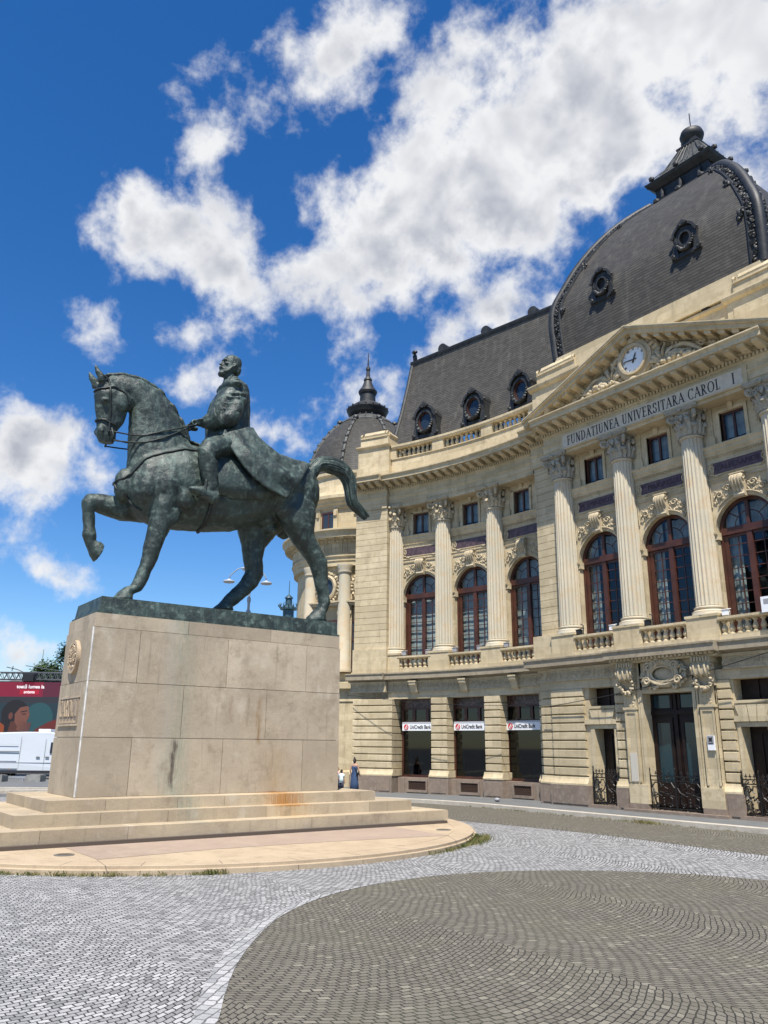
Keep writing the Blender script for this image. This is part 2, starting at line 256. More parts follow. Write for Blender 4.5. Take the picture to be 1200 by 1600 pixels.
# ---------------------------------------------------------------- mesh helpers
XC=-15.08; YP=22.5; CX,CY,RW=-20.9,3.9,19.4
def MP(s,d,z): return (XC-s,YP+d,z)
def MW(s,d,z):
    th=s/RW; r=RW+d; return (CX-r*math.sin(th),CY+r*math.cos(th),z)
def ML(s,d,z): return (-s,d,z)          # local facade frame: x to the right, y into the wall
def MX(s,d,z): return (s,d,z)
def fr(kind,s,d=0,z=0):
    if kind=='P': return Vector(MP(s,d,z)),0.
    return Vector(MW(s,d,z)),s/RW
class MB:
    def __init__(self): self.v=[];self.f=[];self.uv={}
    def add(self,vs,fs):
        o=len(self.v); self.v+= [tuple(v) for v in vs]; self.f+= [tuple(i+o for i in f) for f in fs]; return self
    def prof(self,M,s0,s1,pts,zo=None,cap=True,st=.55):
        if s1<s0: s0,s1=s1,s0
        n=max(1,int(math.ceil((s1-s0)/st))) if M is MW else 1
        k=len(pts); vs=[]
        for i in range(n+1):
            s=s0+(s1-s0)*i/n; dz=zo(s) if zo else 0
            vs+=[M(s,d,z+dz) for d,z in pts]
        fs=[(i*k+j,i*k+(j+1)%k,(i+1)*k+(j+1)%k,(i+1)*k+j) for i in range(n) for j in range(k)]
        if cap: fs+=[tuple(range(k)),tuple(n*k+j for j in reversed(range(k)))]
        return self.add(vs,fs)
    def box(self,M,s0,s1,d0,d1,z0,z1,zo=None): return self.prof(M,s0,s1,[(d0,z0),(d1,z0),(d1,z1),(d0,z1)],zo)
    def hull(self,a,b):                    # two same-length loops bridged and capped
        k=len(a); return self.add(list(a)+list(b),[(j,(j+1)%k,k+(j+1)%k,k+j) for j in range(k)]+[tuple(range(k)),tuple(range(2*k-1,k-1,-1))])
    def ext(self,M,poly,d0,d1):            # polygon in (s,z) extruded in d
        return self.hull([M(s,d0,z) for s,z in poly],[M(s,d1,z) for s,z in poly])
    def lathe(self,c,pr,seg=16,fn=None,cap=True,a0=0,a1=2*PI):
        full=abs(a1-a0-2*PI)<1e-6; n=seg if full else seg+1; vs=[]
        for r,z in pr:
            for i in range(n):
                a=a0+(a1-a0)*i/seg; q=r*(fn(a,z) if fn else 1); vs.append((c[0]+q*math.cos(a),c[1]+q*math.sin(a),c[2]+z))
        fs=[]
        for j in range(len(pr)-1):
            for i in range(seg):
                k=(i+1)%n; fs.append((j*n+i,j*n+k,(j+1)*n+k,(j+1)*n+i))
        if cap and full: fs+=[tuple(range(n-1,-1,-1)),tuple((len(pr)-1)*n+i for i in range(n))]
        return self.add(vs,fs)
    def tube(self,pts,r,seg=6,cap=True,flat=None):
        pts=[Vector(p) for p in pts]; n=len(pts); rr=r if isinstance(r,(list,tuple)) else [r]*n; vs=[]; pu=None
        for i,p in enumerate(pts):
            t=(pts[min(i+1,n-1)]-pts[max(i-1,0)]); t=t.normalized() if t.length>1e-9 else Vector((0,0,1))
            u=pu if pu is not None else (Vector((0,0,1)) if abs(t.z)<.9 else Vector((1,0,0)))
            u=(u-t*u.dot(t)); u=u.normalized() if u.length>1e-6 else t.orthogonal().normalized(); pu=u; w=t.cross(u)
            for k in range(seg):
                a=2*PI*k/seg; vs.append(p+(u*math.cos(a)+w*math.sin(a)*(flat or 1))*rr[i])
        fs=[(i*seg+k,i*seg+(k+1)%seg,(i+1)*seg+(k+1)%seg,(i+1)*seg+k) for i in range(n-1) for k in range(seg)]
        if cap: fs+=[tuple(range(seg-1,-1,-1)),tuple((n-1)*seg+k for k in range(seg))]
        return self.add(vs,fs)
    def blob(self,c,r,rot=None,sub=1,jit=0):
        vs,fs=ICO[sub]; c=Vector(c); out=[]
        for v in vs:
            p=Vector((v[0]*r[0],v[1]*r[1],v[2]*r[2]))
            if jit: p*=1+jit*(random.random()-.5)
            if rot is not None: p=rot@p
            out.append(c+p)
        return self.add(out,fs)
    def grid(self,rows,uvs=None,closed=False):
        n=len(rows[0]); o=len(self.v); self.v+=[tuple(p) for r in rows for p in r]
        for j in range(len(rows)-1):
            for i in range(n if closed else n-1):
                k=(i+1)%n
                if uvs: self.uv[len(self.f)]=[uvs[j][i],uvs[j][i+1],uvs[j+1][i+1],uvs[j+1][i]]
                self.f.append((o+j*n+i,o+j*n+k,o+(j+1)*n+k,o+(j+1)*n+i))
        return self
    def loft(self,rings,seg=14,pw=1.0):
        """rings of (y0,z0,y1,z1,half width,x): ellipses through two silhouette points, lateral radius along x"""
        vs=[]
        for y0,z0,y1,z1,lat,x in rings:
            c=Vector((x,(y0+y1)/2,(z0+z1)/2)); u=Vector((0,(y1-y0)/2,(z1-z0)/2))
            for k in range(seg):
                a=2*PI*k/seg; ca,sa=math.cos(a),math.sin(a)
                vs.append(c+u*math.copysign(abs(ca)**pw,ca)+Vector((lat*math.copysign(abs(sa)**pw,sa),0,0)))
        n=len(rings)
        fs=[(i*seg+k,i*seg+(k+1)%seg,(i+1)*seg+(k+1)%seg,(i+1)*seg+k) for i in range(n-1) for k in range(seg)]
        fs+=[tuple(range(seg-1,-1,-1)),tuple((n-1)*seg+k for k in range(seg))]
        return self.add(vs,fs)
    def pieces(self):
        """far-apart clusters of loose islands, each a part of its own"""
        import numpy as np
        n=len(self.v); par=list(range(n))
        def fd(a):
            while par[a]!=a: par[a]=par[par[a]]; a=par[a]
            return a
        for f in self.f:
            r=fd(f[0])
            for i in f[1:]:
                q=fd(i)
                if q!=r: par[q]=r
        rt=[fd(i) for i in range(n)]; ids={r:k for k,r in enumerate(dict.fromkeys(rt))}; k=len(ids)
        if k<2 or k>2200: return None
        isl=np.array([ids[r] for r in rt]); pts=np.array(self.v); lo=np.full((k,3),np.inf); hi=np.full((k,3),-np.inf)
        np.minimum.at(lo,isl,pts); np.maximum.at(hi,isl,pts); size=(hi-lo).max(axis=1); lab=np.full(k,-1); c=0
        for s in range(k):
            if lab[s]>=0: continue
            lab[s]=c; stack=[s]
            while stack:
                i=stack.pop(); g=np.maximum(0,np.maximum(lo-hi[i],lo[i]-hi)); near=(np.sqrt((g**2).sum(axis=1))<=np.maximum(.02,.5*np.maximum(size,size[i])))&(lab<0)
                for j in np.nonzero(near)[0]: lab[j]=c; stack.append(int(j))
            c+=1
        if c<2 or c>40: return None
        out=[MB() for _ in range(c)]; mp={}
        for i in range(n): q=out[lab[isl[i]]]; mp[i]=len(q.v); q.v.append(self.v[i])
        for fi,f in enumerate(self.f):
            q=out[lab[isl[f[0]]]]
            if fi in self.uv: q.uv[len(q.f)]=self.uv[fi]
            q.f.append(tuple(mp[i] for i in f))
        return out
    def mesh(self,name,m,smooth=False,ang=None,origin=(0,0,0)):
        me=D.meshes.new(name); o=origin
        me.from_pydata([(v[0]-o[0],v[1]-o[1],v[2]-o[2]) for v in self.v],[],self.f)
        if self.uv:
            ul=me.uv_layers.new(name='UVMap')
            for p in me.polygons:
                u=self.uv.get(p.index)
                if u:
                    for k,li in enumerate(p.loop_indices): ul.data[li].uv=u[k]
        bm=bmesh.new(); bm.from_mesh(me); bmesh.ops.recalc_face_normals(bm,faces=bm.faces); bm.to_mesh(me); bm.free()
        for x in (m if isinstance(m,(list,tuple)) else [m]): me.materials.append(x)
        if smooth:
            me.polygons.foreach_set('use_smooth',[True]*len(me.polygons))
            if ang: me.set_sharp_from_angle(angle=R(ang))
        return me
    def build(self,name,m,parent=None,smooth=False,ang=None):
        ps=self.pieces() if parent is not None and len(self.v)<60000 else None
        if ps:
            os_=[p.build(name,m,parent,smooth,ang) for p in ps]; return os_[0]
        o=(0,0,0); q=parent
        while q is not None: o=tuple(a+b for a,b in zip(o,q.location)); q=q.parent
        return link(name,self.mesh(name,m,smooth,ang,o),parent)
def _ico():
    out={}
    for s in (1,2,3):
        b=bmesh.new(); bmesh.ops.create_icosphere(b,subdivisions=s,radius=1)
        b.verts.index_update(); out[s]=([tuple(v.co) for v in b.verts],[tuple(v.index for v in f.verts) for f in b.faces]); b.free()
    return out
ICO=_ico()
def link(name,me,parent=None,loc=(0,0,0),rz=0):
    o=D.objects.new(name,me); COL.objects.link(o); o.parent=parent; o.location=loc; o.rotation_euler.z=rz; return o
def put(name,me,parent,kind,s,d=0,z=0):          # an instance of a local-frame part at facade position s
    p,a=fr(kind,s,d,z); o=Vector((0,0,0)); q=parent
    while q is not None: o+=q.location; q=q.parent
    return link(name,me,parent,p-o,a)
def thing(name,label,cat,loc=(0,0,0),group=None,rz=0):
    o=D.objects.new(name,None); COL.objects.link(o); o.location=loc; o.rotation_euler.z=rz; o.empty_display_size=.3
    return tag(o,label,cat,group)
def tag(o,label,cat,group=None):
    o['label']=label; o['category']=cat
    if group: o['group']=group
    return o
def struct(o): o['kind']='structure'; return o
def text_mesh(body,size,m,ext=.004,sx=1.,center=True,bold=0):
    cu=D.curves.new('lettering','FONT'); cu.body=body; cu.size=size; cu.extrude=ext; cu.offset=bold
    if center: cu.align_x='CENTER'; cu.align_y='CENTER'
    o=D.objects.new('lettering',cu); COL.objects.link(o); bpy.context.view_layer.update()
    me=D.meshes.new_from_object(o.evaluated_get(bpy.context.evaluated_depsgraph_get())); D.objects.remove(o); D.curves.remove(cu)
    me.name='lettering'
    me.transform(Matrix.Rotation(PI/2,4,'X')@Matrix.Diagonal((sx,1,1,1)))     # upright, facing -y
    me.materials.clear(); me.materials.append(m); return me
# Roman capitals drawn from stems, hairlines, serifs and bowls, unit height
def roman(word,h):
    polys=[]; x=0.
    TK,TN,SF=.15,.06,.045
    def q(*p): polys.append([((x+a)*h,b*h) for a,b in p])
    def st(a,w=TK,y0=0,y1=1): q((a-w/2,y0),(a+w/2,y0),(a+w/2,y1),(a-w/2,y1))
    def dg(a,b,w,y0=0,y1=1): q((a-w/2,y0),(a+w/2,y0),(b+w/2,y1),(b-w/2,y1))
    def sf(a,y,w=.17): q((a-w,y),(a+w,y),(a+w,y+SF),(a-w,y+SF))
    def hb(a,b,y,w=TN): q((a,y),(b,y),(b,y+w),(a,y+w))
    def arc(cx,cy,rx,ry,a0,a1,tk=TK,tn=TN,n=14):
        for i in range(n):
            P=[]
            for j in (i,i+1):
                a=R(a0+(a1-a0)*j/n); w=tn+(tk-tn)*abs(math.cos(a)); P.append(((cx+rx*math.cos(a),cy+ry*math.sin(a)),(cx+(rx-w)*math.cos(a),cy+(ry-w*.8)*math.sin(a))))
            q(P[0][0],P[1][0],P[1][1],P[0][1])
    for ch in word:
        w=.62
        if ch==' ': w=.38
        elif ch=='I': st(.2); sf(.2,0); sf(.2,1-SF); w=.40
        elif ch=='F': st(.2); sf(.2,0); sf(.2,1-SF); hb(.2,.58,.94); hb(.2,.48,.5); st(.56,.05,.78,1); st(.46,.05,.42,.62)
        elif ch=='E': st(.2); sf(.2,0); hb(.03,.6,.94); hb(.03,.62,0); hb(.2,.48,.5); st(.58,.05,.8,1); st(.46,.05,.42,.62); st(.6,.05,0,.22); w=.68
        elif ch=='L': st(.2); sf(.2,1-SF); hb(.03,.6,0); st(.58,.05,0,.24); w=.64
        elif ch=='T': st(.34); sf(.34,0); hb(.02,.66,.94); st(.045,.05,.76,1); st(.635,.05,.76,1); w=.7
        elif ch=='N': st(.16,.07); st(.68,.07); dg(.66,.18,.17); sf(.16,0,.13); sf(.68,1-SF,.14); sf(.12,1-SF,.1); w=.84
        elif ch=='A': dg(.06,.4,.06); dg(.72,.38,.16); hb(.18,.58,.33); sf(.07,0,.12); sf(.72,0,.15); w=.82
        elif ch=='V': dg(.4,.06,.16); dg(.38,.7,.06); sf(.07,1-SF,.14); sf(.7,1-SF,.12); w=.8
        elif ch=='U': st(.18,TK,.3,1); st(.62,.07,.3,1); arc(.38,.3,.275,.31,180,360,.12,.07); sf(.18,1-SF,.15); sf(.62,1-SF,.13); w=.8
        elif ch=='D': st(.2); sf(.2,0); sf(.2,1-SF); arc(.28,.5,.5,.5,-90,90); hb(.2,.3,0); hb(.2,.3,.94); w=.86
        elif ch=='R': st(.2); sf(.2,0); sf(.2,1-SF); arc(.3,.735,.3,.265,-90,90); hb(.2,.32,.94); hb(.2,.32,.47); dg(.66,.32,.16,0,.5); sf(.68,0,.1); w=.78
        elif ch=='C': arc(.44,.5,.42,.52,50,310); st(.72,.05,.72,.98); w=.82
        elif ch=='O': arc(.46,.5,.44,.52,0,360,n=24); w=.94
        elif ch=='S': arc(.3,.745,.26,.275,10,250); arc(.3,.265,.28,.285,-170,80); st(.53,.05,.72,.95); st(.06,.05,.05,.3); w=.64
        x+=w+.07
    return polys,x*h
def remesh(mb,name,m,vox,parent=None,smooth=6,amp=0,fr_=1.5):
    me=mb.mesh(name,m); o=D.objects.new(name,me); COL.objects.link(o)
    md=o.modifiers.new('r','REMESH'); md.mode='VOXEL'; md.voxel_size=vox
    if smooth: sm=o.modifiers.new('s','SMOOTH'); sm.factor=.5; sm.iterations=smooth
    bpy.context.view_layer.update(); me2=D.meshes.new_from_object(o.evaluated_get(bpy.context.evaluated_depsgraph_get()))
    D.objects.remove(o); D.meshes.remove(me); me2.name=name
    if amp:
        ns=[v.normal.copy() for v in me2.vertices]
        for v,nn in zip(me2.vertices,ns):
            p=v.co*fr_; k=noise.noise(p)+.5*noise.noise(p*2.7)+.25*noise.noise(p*6.1); v.co+=nn*(k*amp)
    me2.polygons.foreach_set('use_smooth',[True]*len(me2.polygons))
    me2.materials.clear(); me2.materials.append(m)
    org=Vector((0,0,0)); q=parent
    while q is not None: org+=q.location; q=q.parent
    bvh=BVHTree.FromPolygons([v.co.copy() for v in me2.vertices],[tuple(p.vertices) for p in me2.polygons])
    me2.transform(Matrix.Translation(-org)); return link(name,me2,parent),bvh
# ---------------------------------------------------------------- library building
lib=thing('library_building','cream stone library with slate domes, giant fluted columns and a clock in its pediment','building',(XC,YP,0))
def leaf(mb,c,L,w,ang,nrm=(0,-1,0),t=.04):
    """raised leaf in the local facade frame (x right, z up)"""
    mb.blob(c,(L,t,w),Matrix.Rotation(-ang,3,'Y'),1)
def foliage(mb,pts,n,L,w,d,spread=.08):
    for _ in range(n):
        x,z=random.choice(pts); leaf(mb,(x+random.uniform(-spread,spread),d+random.uniform(-.03,.02),z+random.uniform(-spread,spread)),L*random.uniform(.6,1.25),w*random.uniform(.7,1.2),random.uniform(0,PI),t=random.uniform(.018,.035))
def entab(mb,M,s0,s1,d0,back=.9,zo=0):
    z=lambda v:v+zo
    mb.prof(M,s0,s1,[(d,z(q)) for d,q in ((d0,12.55),(d0,12.78),(d0-.025,12.78),(d0-.025,13.0),(d0-.07,13.04),(d0-.07,13.09),(d0-.01,13.11),(d0-.01,13.38),(d0-.07,13.43),(d0-.07,13.58),(d0-.14,13.62),(d0-.14,13.72),(d0-.72,13.72),(d0-.72,13.87),(d0-.80,13.94),(d0-.80,13.985),(d0+.2,14.08),(back,14.08),(back,12.55))])
    dents(mb,M,s0,s1,d0); mods(mb,M,s0,s1,d0)
def dents(mb,M,s0,s1,d0,z0=13.45,z1=13.57,zo=None):
    n=int((s1-s0)/.125)
    for i in range(n):
        s=s0+(s1-s0)*(i+.5)/n; mb.box(M,s-.036,s+.036,d0-.14,d0-.068,z0,z1,zo)
def mods(mb,M,s0,s1,d0,z0=13.57,z1=13.722,zo=None,pitch=.46):
    n=max(1,int(round((s1-s0)/pitch)))
    for i in range(n):
        s=s0+(s1-s0)*(i+.5)/n
        mb.prof(M,s-.11,s+.11,[(d0-.139,z0-.03),(d0-.139,z1),(d0-.64,z1),(d0-.64,z0+.05),(d0-.5,z0+.02),(d0-.3,z0-.03)],zo)
        mb.box(M,s-.08,s+.08,d0-.66,d0-.63,z0+.07,z1-.02,zo)
# entablatures, cornices
e=MB(); entab(e,MP,-4.6,4.6,-.42,.9); entab(e,MP,4.62,5.62,-.02,1.5); entab(e,MP,-5.62,-4.62,-.02,1.5); e.build('entablature',CREAM,lib)
e=MB(); entab(e,MW,-.25,8.04,-.42,.9); entab(e,MW,8.06,9.80,-.64,4.); e.build('entablature',CREAM,lib)
# inscription panel
e=MB(); e.box(MP,-3.72,3.72,-.50,-.40,12.66,13.29)
e.build('inscription_frame',CREAM,lib)
fb=MB(); fb.box(MP,-3.58,3.58,-.515,-.49,12.72,13.22); ip=fb.build('inscription_panel',SIGNW,lib)
h=.36; polys,wd=roman('FUNDATIUNEA UNIVERSITARA CAROL',h); p2,w2=roman('I',h)
t=MB(); tot=wd+.50+w2; kx=6.72/tot; x0=-3.36
for off,ps in ((0,polys),(wd+.50,p2)):
    for p in ps:
        q=[(-(x0+(x+off)*kx),12.79+y) for x,y in p]; t.hull([MP(s,-.522,z) for s,z in q],[MP(s,-.514,z) for s,z in q])
t.build('lettering',LETB,ip)
# pediment
PS=1.93/4.95
rk=lambda s: (4.95-abs(s))*PS
e=MB()
for a,b in ((-4.95,0),(0,4.95)):
    e.prof(MP,a,b,[(-1.22,14.0),(-1.22,14.06),(-1.12,13.98),(-1.12,13.83),(-.58,13.80),(-.58,13.70),(-.50,13.66),(-.50,13.50),(.4,13.50),(.4,14.06)],rk)
    e.box(MP,a,b,-1.24,.42,14.062,14.10,rk)
    n=11
    for i in range(n):
        s=a+(b-a)*(i+.5)/n
        if abs(s)<4.1: e.prof(MP,s-.11,s+.11,[(-.57,13.66),(-.57,13.81),(-1.05,13.835),(-1.05,13.70)],rk)
    m=34
    for i in range(m):
        s=a+(b-a)*(i+.5)/m
        if abs(s)<3.5: e.box(MP,s-.036,s+.036,-.57,-.495,13.53,13.64,rk)
e.build('pediment_cornice',CREAM,lib)
e=MB(); e.ext(MP,[(-4.6,13.97),(4.6,13.97),(0,15.7)],-.42,.38); e.build('tympanum',CREAM2,lib)
ck=thing_part=None
e=MB()
def ring(mb,c,r0,r1,d0,d1,n=40,M=MP):
    vs=[];
    for i in range(n):
        a=2*PI*i/n
        for r,d in ((r0,d0),(r0,d1),(r1,d1),(r1,d0)): vs.append(M(c[0]+r*math.cos(a),d,c[1]+r*math.sin(a)))
    mb.add(vs,[(i*4+k,i*4+(k+1)%4,((i+1)%n)*4+(k+1)%4,((i+1)%n)*4+k) for i in range(n) for k in range(4)])
CKC=(0,14.86)
ring(e,CKC,.50,.70,-.80,-.40); ring(e,CKC,.47,.56,-.90,-.42); ring(e,CKC,.68,.76,-.72,-.40)
clock=e.build('clock',CREAM2,lib,True,40)
e=MB(); e.ext(MP,[(CKC[0]+.5*math.cos(2*PI*i/40),CKC[1]+.5*math.sin(2*PI*i/40)) for i in range(40)],-.78,-.5); e.build('dial',DIAL,clock)
e=MB()
def hand(mb,ang,L,w,d,tail=.12):
    u=(-math.sin(ang),math.cos(ang)); v=(u[1],-u[0])      # ang clockwise from 12 as seen from the square
    P=lambda a,b:(CKC[0]+u[0]*a+v[0]*b,CKC[1]+u[1]*a+v[1]*b)
    mb.ext(MP,[P(-tail,-w),P(-tail,w),P(L*.8,w*.8),P(L,0),P(L*.8,-w*.8)],d,d+.012)
hand(e,R(23),.26,.028,-.81); hand(e,R(274),.42,.020,-.825)
for k in range(12):
    a=2*PI*k/12; c=(CKC[0]-math.sin(a)*.41,CKC[1]+math.cos(a)*.41); u=(-math.sin(a),math.cos(a)); v=(u[1],-u[0])
    for off in ((-.025,.025),(0,),(-.03,0,.03))[k%3]:
        P=lambda x,y:(c[0]+u[0]*x+v[0]*(y+off),c[1]+u[1]*x+v[1]*(y+off))
        e.ext(MP,[P(-.045,-.009),P(-.045,.009),P(.045,.009),P(.045,-.009)],-.786,-.779)
ring(e,CKC,.465,.475,-.786,-.779)
e.build('clock_hands',LETB,clock)
# tympanum carving: garlands round the clock, palm leaves and fruit to either side
e=MB()
def PP(x,d,z): return (XC+x,YP+d,z)
def gar(pts,r,n,d):
    for i in range(n):
        t=i/(n-1)*(len(pts)-1); k=min(int(t),len(pts)-2); f=t-k; x=pts[k][0]*(1-f)+pts[k+1][0]*f; z=pts[k][1]*(1-f)+pts[k+1][1]*f
        q=r*(.75+.5*math.sin(PI*i/(n-1)))
        for _ in range(3): e.blob(PP(x+random.uniform(-.6,.6)*q,d+random.uniform(-.7,.2)*q,z+random.uniform(-.6,.6)*q),(q*.62,q*.62,q*.62),None,1,.3)
for sg in (-1,1):
    gar([(0,15.62),(.35*sg,15.55),(.7*sg,15.3),(.86*sg,14.95),(.84*sg,14.6),(.66*sg,14.3)],.13,22,-.62)
    gar([(.98*sg,14.35),(1.3*sg,14.32),(1.65*sg,14.38),(1.95*sg,14.28),(2.35*sg,14.12)],.14,18,-.75)
    for k in range(7):                        # palm fronds
        a=R(8+k*24); L=.95-.07*abs(k-2)
        pts=[PP(sg*(1.05+math.cos(a)*L*t+ .18*t*t*math.cos(a)),-.55-.22*math.sin(PI*t),14.42+math.sin(a)*L*.82*t-.25*t*t*(1 if k<3 else .2)) for t in (0,.2,.4,.6,.8,1)]
        e.tube(pts,[.05,.085,.095,.085,.06,.02],6,flat=.6)
    pts=[PP(sg*(1.15+1.35*t),-.62,14.5+.33*math.sin(t*PI*1.1)-.18*t) for t in [i/9 for i in range(10)]]
    e.tube(pts,[.06+.05*math.sin(PI*i/9) for i in range(10)],6)
    cc=Vector(PP(sg*2.45,-.6,14.55)); e.tube([cc+Vector((.14*(1-i/14)*math.cos(i*.8),0,.14*(1-i/14)*math.sin(i*.8))) for i in range(12)],.045,5)
    e.tube([PP(sg*x,-.7,z) for x,z in ((.28,14.06),(.62,14.12),(.85,14.3),(.95,14.5))],[.11,.12,.1,.05],6)
    e.blob(PP(sg*.95,-.72,14.16),(.3,.16,.10),None,2,.1); e.blob(PP(sg*1.4,-.65,14.1),(.34,.16,.09),None,2,.1)
for sg in (-1,1):
    for k in range(70):
        x=random.uniform(.95,2.9); zt=14.02+ (4.3-x)*.30*random.random(); a=random.uniform(0,PI)
        e.blob(PP(sg*x,-.52+random.uniform(-.08,.02),zt),(.13,.05,.045),Matrix.Rotation(a,3,'Y'),1,.2)
    for k in range(5):
        cx,cz,q=sg*(1.15+.42*k),14.22+.26*((k*7)%3)/2,.17-.02*k; e.tube([PP(cx+q*(1-i/15)*math.cos(i*.75),-.58,cz+q*(1-i/15)*math.sin(i*.75)) for i in range(12)],.045,5)
e.blob(PP(0,-.75,15.58),(.24,.16,.15),None,2,.15); e.blob(PP(0,-.85,14.08),(.22,.14,.13),None,2,.2)
e.build('tympanum_carving',CREAM2,lib,True,60)
# ---- attic blocks, parapets
def sarco(mb,M,a,b,d0,d1,z):
    mb.box(M,a,b,d0,d1,z,z+.40); c=(a+b)/2
    mb.box(M,a+.02,b-.02,d0-.05,d1,z+.402,z+.47)
    w=(b-a)/2-.2
    mb.prof(M,c-w,c+w,[(d0+.04,z+.47),(d0+.0,z+.58),(d0+.08,z+.74),(d0+.3,z+.84),(d1-.3,z+.84),(d1,z+.7),(d1,z+.47)])
    for s in (a+.06,b-.06):
        P=[M(s,d0+.05+.13*(1-i/13)*math.cos(i*.75),z+.53+.13*(1-i/13)*math.sin(i*.75)) for i in range(12)]
        mb.tube(P,.05,5); mb.tube([M(s,d0+.1,z+.53),M(s,d1-.1,z+.56)],.11,8)
e=MB()
for sg in (1,-1):
    a,b=sorted((sg*3.05,sg*5.55))
    e.box(MP,a,b,.1,1.6,14.0,15.86); e.box(MP,a+.22,b-.22,.07,.12,14.6,15.6); e.prof(MP,a-.1,b+.1,[(.1,15.862),(-.02,15.93),(-.06,16.03),(-.06,16.08),(1.7,16.1),(1.7,15.862)])
    sarco(e,MP,a+.25,b-.25,.15,1.0,16.1)
e.box(MP,-3.04,3.04,.42,1.4,14.0,16.0); e.prof(MP,-3.04,3.04,[(.42,16.0),(.3,16.06),(.3,16.14),(1.4,16.2)]); e.box(MP,-4.35,4.35,.22,1.4,16.2,16.95)
e.box(MP,-2.9,-.1,.40,.43,14.5,15.8); e.box(MP,.1,2.9,.40,.43,14.5,15.8)
e.box(MP,-4.9,4.9,1.0,9.6,14.08,16.85)
e.build('attic',CREAM,lib)
e=MB()
for k in (-2.2,-.9,.9,2.2): e.box(MP,k-.13,k+.13,.25,.45,16.145,16.3)
e.build('spotlight_row',BLACK,lib)
# wing attic: parapet with balusters
BAL=[(.055,0),(.095,.0),(.095,.05),(.06,.075),(.05,.10),(.085,.17),(.092,.22),(.075,.30),(.048,.40),(.045,.46),(.06,.49),(.085,.50),(.085,.56)]
def baluster_mesh(h,name='baluster',m=CREAM): return MB().lathe((0,0,0),[(r*1.02,z/.56*h) for r,z in BAL],10).mesh(name,m,True,35)
bal_lo=baluster_mesh(.40); bal_hi=baluster_mesh(.45)
e=MB(); e.box(MW,-.2,8.0,-.28,.45,14.06,14.98); e.box(MW,-.2,8.0,-.33,.2,14.98,15.03); e.prof(MW,-.2,8.0,[(-.34,15.50),(-.38,15.58),(-.38,15.68),(.12,15.70),(.12,15.50)])
for a,b in ((7.75,8.2),(5.15,5.75),(2.42,3.02),(-.2,.35)): e.box(MW,a,b,-.30,.1,15.03,15.5)
pw=e.build('parapet',CREAM,lib)
for a,b in ((5.75,7.75),(3.02,5.15),(.35,2.42)):
    for i in range(8): put('baluster',bal_hi,pw,'W',a+(b-a)*(i+.5)/8,-.12,15.035)
e=MB()
e.box(MW,8.0,9.78,-.55,2.5,14.06,14.7); e.box(MW,8.05,9.74,-.48,2.5,14.7,15.66); e.prof(MW,7.98,9.82,[(-.50,15.662),(-.60,15.74),(-.60,15.80),(2.5,15.82),(2.5,15.662)])
sarco(e,MW,8.15,9.66,-.4,.6,15.82); e.build('attic_block',CREAM,lib)
